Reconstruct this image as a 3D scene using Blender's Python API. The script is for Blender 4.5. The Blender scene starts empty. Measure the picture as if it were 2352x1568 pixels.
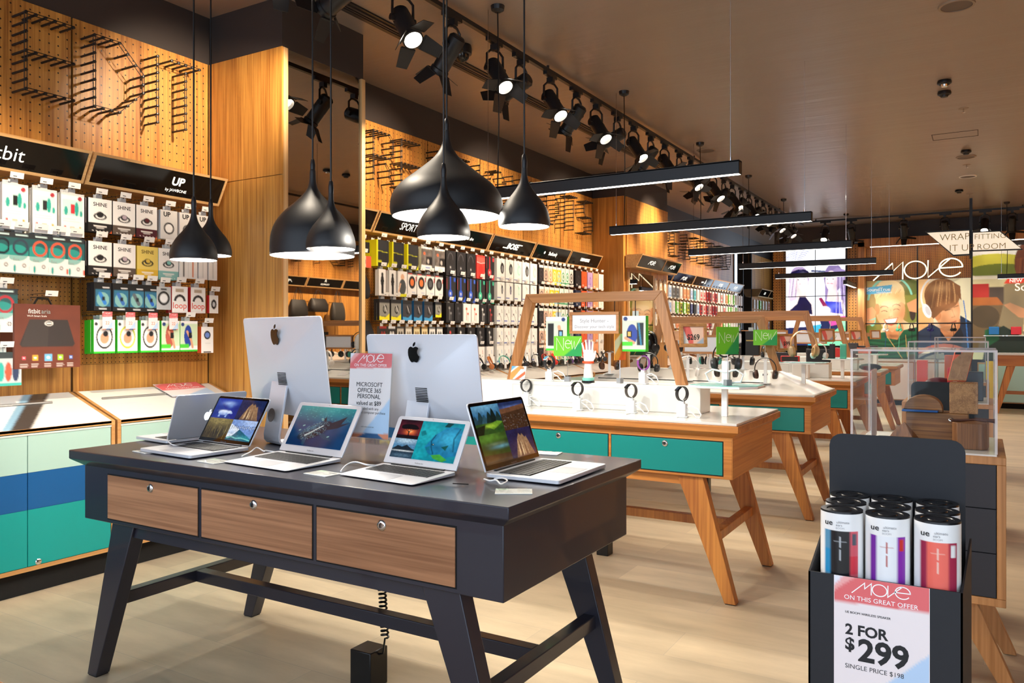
import bpy, math, random
import numpy as np
from mathutils import Vector, Matrix
R = random.Random(7)
S = bpy.context.scene
COL = S.collection
# ------------------------------------------------------------------ camera
PXF, CX, CY, EH = 1815.0, 1176.0, 767.0, 1.35      # focal length in px, principal column, horizon row, eye height
YAW = math.atan2(2259 - 1176, 1815.0)
FZ, CEIL = -0.05, 3.66                             # floor and ceiling heights
cam = bpy.data.cameras.new('camera')
camo = bpy.data.objects.new('camera', cam); COL.objects.link(camo)
camo.location = (0, 0, EH); camo.rotation_euler = (math.pi / 2, 0, YAW)
cam.sensor_width = 36; cam.lens = 36 * PXF / 2352; cam.shift_y = -(784 - CY) / 2352; cam.clip_start = .02
S.camera = camo
# ------------------------------------------------------------------ world, exposure
w = bpy.data.worlds.new('world'); S.world = w; w.use_nodes = True
wb = w.node_tree.nodes['Background']; wb.inputs[0].default_value = (.72, .84, 1, 1); wb.inputs[1].default_value = 1.7
S.view_settings.view_transform = 'Standard'; S.view_settings.look = 'None'
S.view_settings.exposure = .72; S.view_settings.gamma = 1; S.view_settings.use_curve_mapping = False
S.cycles.max_bounces = 8; S.cycles.transparent_max_bounces = 12
S.cycles.sample_clamp_indirect = 4; S.cycles.caustics_reflective = False; S.cycles.caustics_refractive = False
W_WALL, W_TABLE, W_BEAM, W_PEND, W_BACK = 150, 105, 17, 12.0, 42   # lamp powers
# ------------------------------------------------------------------ photo pixel -> point on a world plane
_s, _c = math.sin(YAW), math.cos(YAW)
def ray(u, v):
    a = (u - CX) / PXF
    return (-_s + a * _c, _c + a * _s, (CY - v) / PXF)
def onX(u, v, X): r = ray(u, v); k = X / r[0]; return Vector((X, r[1] * k, EH + r[2] * k))
def onY(u, v, Y): r = ray(u, v); k = Y / r[1]; return Vector((r[0] * k, Y, EH + r[2] * k))
def onZ(u, v, Z): r = ray(u, v); k = (Z - EH) / r[2]; return Vector((r[0] * k, r[1] * k, Z))
# ------------------------------------------------------------------ colours and materials
def lin(h):
    if not isinstance(h, str): return tuple(h)
    h = h.lstrip('#'); o = []
    for i in (0, 2, 4):
        c = int(h[i:i + 2], 16) / 255; o.append(c / 12.92 if c <= .04045 else ((c + .055) / 1.055) ** 2.4)
    return tuple(o)
MATS = {}
def mat(name, col=None, rough=.5, metal=0, emit=0, coat=0, spec=None, trans=0, ior=1.45, noise=0, nscale=30, alpha=1, attr=False):
    if name in MATS: return MATS[name]
    m = bpy.data.materials.new(name); m.use_nodes = True; MATS[name] = m
    nt = m.node_tree; b = nt.nodes['Principled BSDF']
    b.inputs['Roughness'].default_value = rough; b.inputs['Metallic'].default_value = metal
    b.inputs['Coat Weight'].default_value = coat; b.inputs['Transmission Weight'].default_value = trans; b.inputs['IOR'].default_value = ior
    b.inputs['Alpha'].default_value = alpha
    if spec is not None: b.inputs['Specular IOR Level'].default_value = spec
    if attr:
        a = nt.nodes.new('ShaderNodeVertexColor'); a.layer_name = 'Col'
        if emit < .3: nt.links.new(a.outputs[0], b.inputs['Base Color'])
        else: b.inputs['Base Color'].default_value = (.004, .004, .005, 1)
        if emit: nt.links.new(a.outputs[0], b.inputs['Emission Color']); b.inputs['Emission Strength'].default_value = emit
        return m
    c = lin(col) + (1,); b.inputs['Base Color'].default_value = c
    if emit: b.inputs['Emission Color'].default_value = c; b.inputs['Emission Strength'].default_value = emit
    if noise:
        tc = nt.nodes.new('ShaderNodeTexCoord'); n = nt.nodes.new('ShaderNodeTexNoise'); n.inputs['Scale'].default_value = nscale; n.inputs['Detail'].default_value = 6
        nt.links.new(tc.outputs['Object'], n.inputs['Vector'])
        r = nt.nodes.new('ShaderNodeMapRange'); r.inputs['To Min'].default_value = 1 - noise; r.inputs['To Max'].default_value = 1 + noise
        nt.links.new(n.outputs['Fac'], r.inputs['Value'])
        x = nt.nodes.new('ShaderNodeVectorMath'); x.operation = 'SCALE'; x.inputs[0].default_value = c[:3]
        nt.links.new(r.outputs[0], x.inputs['Scale']); nt.links.new(x.outputs[0], b.inputs['Base Color'])
    return m
def wood(name, c1, c2, axis='X', rough=.42, scale=1, holes=None, fine=70, coat=0):
    """grain running along `axis`; holes = (spacing, radius) punched as dark dots on the plane y-z or x-z"""
    if name in MATS: return MATS[name]
    m = bpy.data.materials.new(name); m.use_nodes = True; MATS[name] = m
    nt = m.node_tree; L = nt.links; N = nt.nodes.new; b = nt.nodes['Principled BSDF']; b.inputs['Roughness'].default_value = rough
    b.inputs['Coat Weight'].default_value = coat; b.inputs['Coat Roughness'].default_value = .2
    tc = N('ShaderNodeTexCoord')
    def nz(sc, det, dist=0):
        mp = N('ShaderNodeMapping'); v = [sc[1]] * 3; v['XYZ'.index(axis)] = sc[0]; mp.inputs['Scale'].default_value = v
        L.new(tc.outputs['Object'], mp.inputs['Vector'])
        n = N('ShaderNodeTexNoise'); n.inputs['Scale'].default_value = scale; n.inputs['Detail'].default_value = det; n.inputs['Distortion'].default_value = dist
        L.new(mp.outputs[0], n.inputs['Vector']); return n.outputs['Fac']
    a = nz((.5, 9), 5, .6); f = nz((1.6, fine), 3)
    mx = N('ShaderNodeMath'); mx.operation = 'MULTIPLY_ADD'; L.new(f, mx.inputs[0]); mx.inputs[1].default_value = .55
    m2 = N('ShaderNodeMath'); m2.operation = 'MULTIPLY'; L.new(a, m2.inputs[0]); m2.inputs[1].default_value = .45; L.new(m2.outputs[0], mx.inputs[2])
    cr = N('ShaderNodeValToRGB'); L.new(mx.outputs[0], cr.inputs[0]); cr.color_ramp.elements[0].position = .36; cr.color_ramp.elements[1].position = .64
    cr.color_ramp.elements[0].color = lin(c1) + (1,); cr.color_ramp.elements[1].color = lin(c2) + (1,)
    out = cr.outputs[0]
    if holes:
        sp, rad, pl = holes
        sx = N('ShaderNodeSeparateXYZ'); L.new(tc.outputs['Object'], sx.inputs[0])
        ds = []
        for k in pl:
            d = N('ShaderNodeMath'); d.operation = 'DIVIDE'; L.new(sx.outputs[k], d.inputs[0]); d.inputs[1].default_value = sp
            fr = N('ShaderNodeMath'); fr.operation = 'FRACT'; L.new(d.outputs[0], fr.inputs[0])
            sb = N('ShaderNodeMath'); sb.operation = 'SUBTRACT'; L.new(fr.outputs[0], sb.inputs[0]); sb.inputs[1].default_value = .5
            p = N('ShaderNodeMath'); p.operation = 'MULTIPLY'; L.new(sb.outputs[0], p.inputs[0]); L.new(sb.outputs[0], p.inputs[1]); ds.append(p.outputs[0])
        sm = N('ShaderNodeMath'); sm.operation = 'ADD'; L.new(ds[0], sm.inputs[0]); L.new(ds[1], sm.inputs[1])
        lt = N('ShaderNodeMath'); lt.operation = 'LESS_THAN'; L.new(sm.outputs[0], lt.inputs[0]); lt.inputs[1].default_value = (rad / sp) ** 2
        mi = N('ShaderNodeMix'); mi.data_type = 'RGBA'; L.new(lt.outputs[0], mi.inputs[0]); L.new(out, mi.inputs[6]); mi.inputs[7].default_value = (.012, .006, .003, 1)
        out = mi.outputs[2]
    L.new(out, b.inputs['Base Color'])
    return m
# ------------------------------------------------------------------ mesh builder
class MB:
    def __init__(s): s.v = []; s.f = []; s.c = []; s.m = []
    def add(s, vs, fs, col=None, mi=0, M=None):
        n = len(s.v)
        s.v += [tuple(M @ Vector(p)) for p in vs] if M is not None else [tuple(p) for p in vs]
        c = lin(col) if isinstance(col, str) else col
        for f in fs: s.f.append([i + n for i in f]); s.c.append(c); s.m.append(mi)
        return s
    def box(s, x0, x1, y0, y1, z0, z1, col=None, mi=0, M=None):
        return s.hexa([(x0, y0, z0), (x1, y0, z0), (x1, y1, z0), (x0, y1, z0), (x0, y0, z1), (x1, y0, z1), (x1, y1, z1), (x0, y1, z1)], col, mi, M)
    def hexa(s, p, col=None, mi=0, M=None):
        return s.add(p, [(0, 3, 2, 1), (4, 5, 6, 7), (0, 1, 5, 4), (1, 2, 6, 5), (2, 3, 7, 6), (3, 0, 4, 7)], col, mi, M)
    def ext(s, pts, z0, z1, col=None, mi=0, M=None):
        """extrude 2-d outline (x,y) from z0 to z1"""
        n = len(pts)
        return s.add([(x, y, z0) for x, y in pts] + [(x, y, z1) for x, y in pts],
                     [tuple(range(n))[::-1], tuple(range(n, 2 * n))] + [(i, (i + 1) % n, n + (i + 1) % n, n + i) for i in range(n)], col, mi, M)
    def lathe(s, pr, n=24, col=None, mi=0, M=None, cap=False):
        vs = [(r * math.cos(2 * math.pi * k / n), r * math.sin(2 * math.pi * k / n), z) for r, z in pr for k in range(n)]
        fs = [(j * n + k, j * n + (k + 1) % n, (j + 1) * n + (k + 1) % n, (j + 1) * n + k) for j in range(len(pr) - 1) for k in range(n)]
        if cap: fs += [tuple(range(n))[::-1], tuple(range((len(pr) - 1) * n, len(pr) * n))]
        return s.add(vs, fs, col, mi, M)
    def cyl(s, a, b, r, n=12, col=None, mi=0, r2=None):
        a, b = Vector(a), Vector(b); q = (b - a).to_track_quat('Z', 'Y').to_matrix().to_4x4()
        return s.lathe([(r, 0), (r if r2 is None else r2, (b - a).length)], n, col, mi, Matrix.Translation(a) @ q, True)
    def tube(s, pts, r, n=8, col=None, mi=0, closed=False, flat=None):
        pts = [Vector(p) for p in pts]; N = len(pts); vs = []; u = None
        for i, p in enumerate(pts):
            if closed: t = pts[(i + 1) % N] - pts[i - 1]
            else: t = pts[min(i + 1, N - 1)] - pts[max(i - 1, 0)]
            t.normalize()
            if u is None: u = t.orthogonal().normalized() if flat is None else Vector(flat)
            u = (u - t * u.dot(t)).normalized(); w_ = t.cross(u)
            rr = r(i / (N - 1)) if callable(r) else r
            ru, rv = rr if isinstance(rr, tuple) else (rr, rr)
            vs += [p + u * ru * math.cos(2 * math.pi * k / n) + w_ * rv * math.sin(2 * math.pi * k / n) for k in range(n)]
        J = N if closed else N - 1
        fs = [(j * n + k, j * n + (k + 1) % n, (j + 1) % N * n + (k + 1) % n, (j + 1) % N * n + k) for j in range(J) for k in range(n)]
        if not closed: fs += [tuple(range(n))[::-1], tuple(range((N - 1) * n, N * n))]
        return s.add(vs, fs, col, mi)
    def ball(s, c, r, n=14, col=None, mi=0):
        r = r if isinstance(r, tuple) else (r, r, r)
        pr = [(max(math.sin(math.pi * j / n), 1e-3), -math.cos(math.pi * j / n)) for j in range(n + 1)]
        return s.lathe(pr, n + 4, col, mi, Matrix.Translation(Vector(c)) @ Matrix.Diagonal((r[0], r[1], r[2], 1)))
    def grid(s, P0, U, V, W, mi=0):
        """painted rectangle: W is an (h+1, w+1, 3) array of linear colours, U across, V down"""
        h, w_ = W.shape[0] - 1, W.shape[1] - 1; n = len(s.v); P0, U, V = Vector(P0), Vector(U), Vector(V)
        s.v += [tuple(P0 + U * (i / w_) + V * (j / h)) for j in range(h + 1) for i in range(w_ + 1)]
        q = W + 0.0
        for j in range(h):
            for i in range(w_):
                a = n + j * (w_ + 1) + i
                s.f.append([a, a + w_ + 1, a + w_ + 2, a + 1]); s.m.append(mi)
                s.c.append((tuple(q[j, i]), tuple(q[j + 1, i]), tuple(q[j + 1, i + 1]), tuple(q[j, i + 1])))
        return s
    def text(s, t, M, size=1, bold=0, col=None, mi=0, align='C', sx=1, shear=0, valign='M'):
        if bold > .003 and 'M' in t:       # widening an M breaks its corners: overlay two copies instead
            for d in (-1, 1): s.text(t, M @ Matrix.Translation((d * bold * size * .8, 0, d * .00005)), size, 0, col, mi, align, sx, shear, valign)
            return s
        vs, fs = text_geo(t, bold, shear)
        if not vs: return s
        xs = [p[0] for p in vs]; ys = [p[1] for p in vs]
        ox = {'C': (min(xs) + max(xs)) / 2, 'L': min(xs), 'R': max(xs)}[align]; oy = .35 if valign == 'M' else 0
        return s.add([((x - ox) * size * sx, (y - oy) * size, 0) for x, y in vs], fs, col, mi, M)
    def ribbon(s, strokes, wd, M, col=None, mi=0, closed=False):
        for st in strokes:
            n = len(st); vs = []; cl = len(st) > 3 and st[0] == st[-1]
            if cl: st = st[:-1]; n -= 1
            for i, p in enumerate(st):
                a = Vector(st[i - 1] if (i or cl) else st[0]); b_ = Vector(st[(i + 1) % n] if (i < n - 1 or cl) else st[-1])
                p = Vector(p); d1 = (p - a).normalized() if (p - a).length > 1e-9 else (b_ - p).normalized(); d2 = (b_ - p).normalized() if (b_ - p).length > 1e-9 else d1
                n1 = Vector((-d1.y, d1.x)); n2 = Vector((-d2.y, d2.x)); nn = (n1 + n2)
                if nn.length < 1e-6: nn = n1
                nn.normalize(); k = min(1 / max(nn.dot(n1), .3), 2.2) * wd / 2
                vs += [(p.x + nn.x * k, p.y + nn.y * k, 0), (p.x - nn.x * k, p.y - nn.y * k, 0)]
            J = n if cl else n - 1
            s.add(vs, [(2 * i, 2 * i + 1, (2 * i + 3) % (2 * n), (2 * i + 2) % (2 * n)) for i in range(J)], col, mi, M)
        return s
    def mesh(s, name, mats, smooth=False):
        me = bpy.data.meshes.new(name); me.from_pydata(s.v, [], s.f)
        for m in (mats if isinstance(mats, (list, tuple)) else [mats]): me.materials.append(m)
        if any(s.m): me.polygons.foreach_set('material_index', s.m)
        if any(c is not None for c in s.c):
            at = me.color_attributes.new('Col', 'FLOAT_COLOR', 'CORNER'); buf = []
            for f, c in zip(s.f, s.c):
                if c is None: c = (.5, .5, .5)
                if isinstance(c[0], tuple):
                    for q in c: buf += [float(q[0]), float(q[1]), float(q[2]), 1.]
                else: buf += [float(c[0]), float(c[1]), float(c[2]), 1.] * len(f)
            at.data.foreach_set('color', buf)
        if smooth:
            me.polygons.foreach_set('use_smooth', [True] * len(s.f)); me.set_sharp_from_angle(angle=math.radians(40))
        me.update(); return me
    def build(s, name, mats, parent=None, smooth=False, bevel=0, seg=2):
        o = bpy.data.objects.new(name, s.mesh(name, mats, smooth or bevel > 0)); COL.objects.link(o); o.parent = parent
        if bevel:
            b = o.modifiers.new('bevel', 'BEVEL'); b.width = bevel; b.segments = seg; b.limit_method = 'ANGLE'; b.angle_limit = math.radians(35); b.harden_normals = False
        return o
_tg = {}
def text_geo(t, bold=0, shear=0):
    k = (t, bold, shear)
    if k not in _tg:
        cu = bpy.data.curves.new('t', 'FONT'); cu.body = t; cu.size = 1; cu.resolution_u = 3; cu.offset = bold; cu.shear = shear; cu.fill_mode = 'FRONT'
        o = bpy.data.objects.new('t', cu); me = o.to_mesh()
        _tg[k] = ([(v.co.x, v.co.y) for v in me.vertices], [tuple(p.vertices) for p in me.polygons])
        o.to_mesh_clear(); bpy.data.objects.remove(o); bpy.data.curves.remove(cu)
    return _tg[k]
def tag(o, label=None, cat=None, group=None, kind=None):
    for k, v in (('label', label), ('category', cat), ('group', group), ('kind', kind)):
        if v: o[k] = v
    return o
def thing(name, label, cat, loc=(0, 0, 0), rz=0, group=None):
    o = bpy.data.objects.new(name, None); COL.objects.link(o); o.empty_display_size = .05
    o.location = loc; o.rotation_euler = (0, 0, rz); return tag(o, label, cat, group)
def struct(name, mb, m, **k): return tag(mb.build(name, m, **k), kind='structure')
def copy_tree(o, parent=None):
    c = o.copy(); COL.objects.link(c); c.parent = parent
    for ch in o.children: copy_tree(ch, c)
    return c
def basis(O, X, Y):
    X, Y = Vector(X).normalized(), Vector(Y).normalized(); Z = X.cross(Y)
    M = Matrix.Identity(4)
    for i in range(3): M[i][0], M[i][1], M[i][2], M[i][3] = X[i], Y[i], Z[i], O[i]
    return M
ORD = ['first', 'second', 'third', 'fourth', 'fifth', 'sixth', 'seventh', 'eighth', 'ninth', 'tenth', 'eleventh', 'twelfth', 'thirteenth', 'fourteenth', 'fifteenth', 'sixteenth', 'seventeenth', 'eighteenth', 'nineteenth', 'twentieth'] + ['twenty-' + k for k in 'first second third fourth fifth sixth seventh eighth ninth'.split()] + ['thirtieth'] + ['thirty-' + k for k in 'first second third fourth fifth sixth seventh eighth ninth'.split()]
# ------------------------------------------------------------------ painter for printed pictures
class Cv:
    def __init__(s, w_, h_, bg, ss=2):
        s.w, s.h, s.ss = w_, h_, ss; s.H, s.W = (h_ + 1) * ss, (w_ + 1) * ss
        s.a = np.zeros((s.H, s.W, 3), np.float32); s.a[:] = lin(bg)
        yy, xx = np.mgrid[0:s.H, 0:s.W]; s.x = (xx + .5) / s.W; s.y = (yy + .5) / s.H
    def put(s, m, c, al=1):
        c = np.array(lin(c), np.float32); s.a[m] = s.a[m] * (1 - al) + c * al; return s
    def rect(s, x0, y0, x1, y1, c, al=1): return s.put((s.x >= x0) & (s.x < x1) & (s.y >= y0) & (s.y < y1), c, al)
    def ell(s, cx, cy, rx, ry, c, al=1, rot=0, hole=0):
        dx, dy = s.x - cx, s.y - cy; k = s.h / s.w; dy = dy * k; ry_ = ry * k
        ca, sa = math.cos(rot), math.sin(rot); u, v = (dx * ca + dy * sa) / rx, (-dx * sa + dy * ca) / ry_
        q = u * u + v * v; return s.put((q < 1) & (q >= hole * hole), c, al)
    def poly(s, pts, c, al=1):
        m = np.zeros(s.x.shape, bool); n = len(pts)
        for i in range(n):
            (x1, y1), (x2, y2) = pts[i], pts[(i + 1) % n]
            if y1 == y2: continue
            cond = (s.y >= min(y1, y2)) & (s.y < max(y1, y2)); m ^= cond & (s.x < (s.y - y1) * (x2 - x1) / (y2 - y1) + x1)
        return s.put(m, c, al)
    def line(s, pts, wd, c, al=1):
        k = s.h / s.w; m = np.zeros(s.x.shape, bool)
        for (x1, y1), (x2, y2) in zip(pts, pts[1:]):
            dx, dy = x2 - x1, (y2 - y1) * k; L2 = dx * dx + dy * dy + 1e-12
            t = np.clip(((s.x - x1) * dx + (s.y - y1) * k * dy) / L2, 0, 1)
            m |= (s.x - x1 - t * dx) ** 2 + ((s.y - y1) * k - t * dy) ** 2 < (wd / 2) ** 2
        return s.put(m, c, al)
    def arc(s, cx, cy, rx, ry, a0, a1, wd, c, n=16):
        return s.line([(cx + rx * math.cos(math.radians(a0 + (a1 - a0) * i / n)), cy + ry * math.sin(math.radians(a0 + (a1 - a0) * i / n))) for i in range(n + 1)], wd, c)
    def soft(s, cx, cy, rx, ry, c, al=.6, rot=0):
        dx, dy = s.x - cx, (s.y - cy) * s.h / s.w; ca, sa = math.cos(rot), math.sin(rot); u, v = (dx * ca + dy * sa) / rx, (-dx * sa + dy * ca) / (ry * s.h / s.w)
        k = (np.exp(-(u * u + v * v)) * al)[..., None]; s.a = s.a * (1 - k) + np.array(lin(c), np.float32) * k; return s
    def noise(s, amt, sc=6, seed=1, mask=None):
        g = np.random.RandomState(seed).rand(sc + 2, sc + 2); X, Y = s.x * sc, s.y * sc; xi, yi = X.astype(int), Y.astype(int); fx, fy = X - xi, Y - yi
        n = (g[yi, xi] * (1 - fx) + g[yi, xi + 1] * fx) * (1 - fy) + (g[yi + 1, xi] * (1 - fx) + g[yi + 1, xi + 1] * fx) * fy
        f = (1 + amt * (2 * n - 1))[..., None]
        s.a = s.a * f if mask is None else np.where(mask[..., None], s.a * f, s.a); return s
    def lines(s, x0, y0, x1, n, dy, c, wd=.012, r=None):
        for i in range(n): s.line([(x0, y0 + i * dy), (x1 - (r or R).random() * .3 * (x1 - x0), y0 + i * dy)], wd, c)
        return s
    def done(s):
        a = s.a.reshape(s.h + 1, s.ss, s.w + 1, s.ss, 3).mean(axis=(1, 3)); return np.clip(a, 0, 1)
# common materials
M_INK = mat('printed', attr=True, rough=.55); M_GLOSSINK = mat('glossy_printed', attr=True, rough=.18)
M_SCREEN = mat('lit_screen', attr=True, rough=.06, emit=.62)
M_BIGSCREEN = mat('video_screen', attr=True, rough=.2, emit=.95)
M_BACKLIT = mat('backlit_print', attr=True, rough=.4, emit=.16)
M_BLACK = mat('black_metal', '#17171a', .38, noise=.15); M_BLACKP = mat('black_plastic', '#101012', .3)
M_WHITE = mat('white_gloss', '#d9d6cf', .12); M_WHITEM = mat('white_matt', '#eceae6', .5)
M_CHROME = mat('chrome', '#d8d8da', .12, 1); M_ALU = mat('aluminium', '#c3c6cc', .32, .9)
M_DARK = mat('dark_paint', '#37302e', .45, noise=.1, nscale=3)
def clear(name, col, rf=.06, edge=.5):
    m = bpy.data.materials.new(name); m.use_nodes = True; MATS[name] = m; nt = m.node_tree; nt.nodes.clear(); N = nt.nodes.new
    o = N('ShaderNodeOutputMaterial'); t = N('ShaderNodeBsdfTransparent'); t.inputs[0].default_value = lin(col) + (1,); g = N('ShaderNodeBsdfGlossy'); g.inputs['Roughness'].default_value = .03
    f = N('ShaderNodeLayerWeight'); f.inputs['Blend'].default_value = .5; pw = N('ShaderNodeMath'); pw.operation = 'POWER'; pw.inputs[1].default_value = 4; nt.links.new(f.outputs['Facing'], pw.inputs[0]); ml = N('ShaderNodeMath'); ml.operation = 'MULTIPLY_ADD'; ml.inputs[1].default_value = .35; ml.inputs[2].default_value = .006; nt.links.new(pw.outputs[0], ml.inputs[0]); mx = N('ShaderNodeMixShader'); nt.links.new(ml.outputs[0], mx.inputs[0]); nt.links.new(t.outputs[0], mx.inputs[1]); nt.links.new(g.outputs[0], mx.inputs[2]); nt.links.new(mx.outputs[0], o.inputs[0])
    return m
M_ACRY = clear('clear_acrylic', '#fbfdfd')
M_RUBBER = mat('rubber', '#0b0b0b', .6)
M_WW = wood('honey_wood', '#8f5a2c', '#c48a4e', 'X', .4)
M_WWZ = wood('honey_wood_upright', '#8f5a2c', '#c48a4e', 'Z', .4)
M_WWY = wood('honey_wood_deep', '#8f5a2c', '#c48a4e', 'Y', .4)
# ================================================================== THE SETTING
def floor_mat():
    m = bpy.data.materials.new('floor_tiles'); m.use_nodes = True; nt = m.node_tree; N = nt.nodes.new; L = nt.links; b = nt.nodes['Principled BSDF']
    tc = N('ShaderNodeTexCoord'); br = N('ShaderNodeTexBrick'); br.offset = .5; br.inputs['Scale'].default_value = 1
    br.inputs['Brick Width'].default_value = 1.2; br.inputs['Row Height'].default_value = .3; br.inputs['Mortar Size'].default_value = .0015; br.inputs['Mortar Smooth'].default_value = .4
    br.inputs['Color1'].default_value = lin('#b2a187') + (1,); br.inputs['Color2'].default_value = lin('#c6b496') + (1,); br.inputs['Mortar'].default_value = lin('#a79b89') + (1,)
    L.new(tc.outputs['Object'], br.inputs['Vector'])
    mp = N('ShaderNodeMapping'); mp.inputs['Scale'].default_value = (.9, 3.5, 1); L.new(tc.outputs['Object'], mp.inputs[0])
    n = N('ShaderNodeTexNoise'); n.inputs['Scale'].default_value = 2.2; n.inputs['Detail'].default_value = 8; n.inputs['Roughness'].default_value = .6; L.new(mp.outputs[0], n.inputs['Vector'])
    r = N('ShaderNodeMapRange'); r.inputs['From Min'].default_value = .3; r.inputs['From Max'].default_value = .7; r.inputs['To Min'].default_value = .82; r.inputs['To Max'].default_value = 1.1; L.new(n.outputs['Fac'], r.inputs[0])
    x = N('ShaderNodeVectorMath'); x.operation = 'SCALE'; L.new(br.outputs['Color'], x.inputs[0]); L.new(r.outputs[0], x.inputs['Scale']); L.new(x.outputs[0], b.inputs['Base Color'])
    b.inputs['Roughness'].default_value = .42; b.inputs['Specular IOR Level'].default_value = .4
    return m
struct('floor', MB().box(-5.2, 3.4, -4, 22, FZ - .1, FZ), floor_mat())
struct('trim_1', MB().box(-4.87, -4.45, -1, 17.9, FZ, FZ + .003), mat('dark_floor_border', '#4b4540', .35, noise=.2, nscale=4))
def ceil_mat():
    m = mat('ceiling_paint', '#8b7a6e', .33, noise=.06, nscale=1.2); nt = m.node_tree; N = nt.nodes.new; b = nt.nodes['Principled BSDF']
    tc = N('ShaderNodeTexCoord'); mp = N('ShaderNodeMapping'); mp.inputs['Scale'].default_value = (.5, 3, 1); nt.links.new(tc.outputs['Object'], mp.inputs[0])
    n = N('ShaderNodeTexNoise'); n.inputs['Scale'].default_value = 2; n.inputs['Detail'].default_value = 5; nt.links.new(mp.outputs[0], n.inputs['Vector'])
    bp = N('ShaderNodeBump'); bp.inputs['Strength'].default_value = .25; bp.inputs['Distance'].default_value = .03; nt.links.new(n.outputs['Fac'], bp.inputs['Height']); nt.links.new(bp.outputs[0], b.inputs['Normal'])
    return m
struct('ceiling', MB().box(-5.2, 3.4, -1.2, 22, CEIL, CEIL + .1), ceil_mat())
struct('wall_left', MB().box(-5.1, -4.87, -1.2, 22, FZ, CEIL), M_DARK)
struct('wall_right', MB().box(3.15, 3.35, -.5, 22, FZ, CEIL), M_DARK)
struct('wall_back', MB().box(-3.98, 3.15, 18.02, 18.3, FZ, CEIL), M_DARK)
struct('wall_far', MB().box(-4.87, -3.9, 21.7, 21.9, FZ, CEIL), M_DARK)
# soffit over the back display and recessed slot in the ceiling
PW1, PW2 = '#8f5722', '#cf9546'
PEG_BIG = wood('pegboard_wide', PW1, PW2, 'Z', .4, holes=(.055, .0052, (1, 2)))
PEG_FINE = wood('pegboard_fine', PW1, PW2, 'Z', .4, holes=(.0275, .0036, (1, 2)))
PEG_BACK = wood('pegboard_back', PW1, PW2, 'Z', .4, holes=(.06, .010, (0, 2)))
PANEL = wood('veneer', PW1, PW2, 'Z', .38, coat=.25)
OAK = wood('oak_edge', '#b98a54', '#d9b27c', 'Y', .4)
OAKZ = wood('oak_edge_upright', '#c0925c', '#dcb784', 'Z', .4)
tn = [1]
def trim(mb, m, **k): tn[0] += 1; return struct('trim_%d' % tn[0], mb, m, **k)
BAYS = [(.81, 1.803), (1.815, 2.8), (2.815, 3.805), (4.675, 5.482), (5.497, 6.45), (6.465, 7.42), (7.435, 8.39), (8.405, 9.38), (9.395, 10.39),
        (12.21, 13.28), (13.295, 14.42), (14.435, 15.58), (15.595, 16.72), (16.735, 17.88), (19.48, 20.5), (20.52, 21.65)]
def bay_panel(x, y0, y1, s=1, top=3.31):
    a, b = (x - .02, x) if s > 0 else (x, x + .02)
    mb = MB().box(a, b, y0, y1, 2.44, top, mi=0).box(a, b, y0, y1, 1.16, 2.438, mi=1).box(a, b, y0, y1, .0, 1.158, mi=2)
    return trim(mb, [PEG_BIG, PEG_FINE, PANEL])
for a, b in BAYS: bay_panel(-4.85, a, b)
for k in range(13): bay_panel(3.13, 4.0 + k * 1.0, 4.988 + k * 1.0, -1)
# wooden column with the mirror
struct('wall_column', MB().box(-4.86, -4.14, 3.83, 4.655, FZ, 3.31), PANEL)
trim(MB().box(-4.86, -4.115, 3.832, 4.653, 3.31, CEIL), M_DARK)
trim(MB().box(-4.855, -4.1, 3.815, 3.83, FZ, 2.435).box(-4.855, -4.1, 3.815, 3.83, 2.44, 3.31), PANEL)
trim(MB().box(-4.14, -4.1, 3.83, 3.872, FZ, 3.31).box(-4.14, -4.1, 4.62, 4.66, FZ, 3.31), OAKZ)
trim(MB().box(-4.14, -4.115, 3.875, 4.617, FZ, 3.31), mat('mirror_glass', '#b9b4ae', .015, 1))
# second column, pegboard face
struct('wall_column', MB().box(-4.86, -4.38, 10.42, 12.19, FZ, 3.31), PANEL)
trim(MB().box(-4.38, -4.36, 10.5, 12.19, 2.44, 3.31, mi=0).box(-4.38, -4.36, 10.5, 12.19, 1.2, 2.437, mi=1).box(-4.38, -4.36, 10.5, 12.19, FZ, 1.197, mi=2), [PEG_BIG, PEG_FINE, PANEL])
trim(MB().box(-4.86, -4.37, 10.42, 12.19, 3.312, CEIL), M_DARK)
# tall mirror beyond the phone accessories
trim(MB().box(-4.87, -4.84, 17.92, 19.44, FZ, 3.31), mat('mirror_glass'))
trim(MB().box(-4.87, -4.83, 17.885, 17.92, FZ, 3.31).box(-4.87, -4.83, 18.66, 18.68, FZ, 3.31).box(-4.87, -4.83, 19.44, 19.475, FZ, 3.31), M_BLACK)
# ceiling slot and the lighting track
trim(MB().box(-3.915, -3.775, -1, 17.8, CEIL - .012, CEIL).box(-3.885, -3.865, -1, 17.8, CEIL - .02, CEIL - .012, mi=1).box(-3.85, -3.84, -1, 17.8, CEIL - .02, CEIL - .012, mi=1).box(-3.825, -3.805, -1, 17.8, CEIL - .02, CEIL - .012, mi=1), [M_BLACK, M_DARK])
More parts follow.
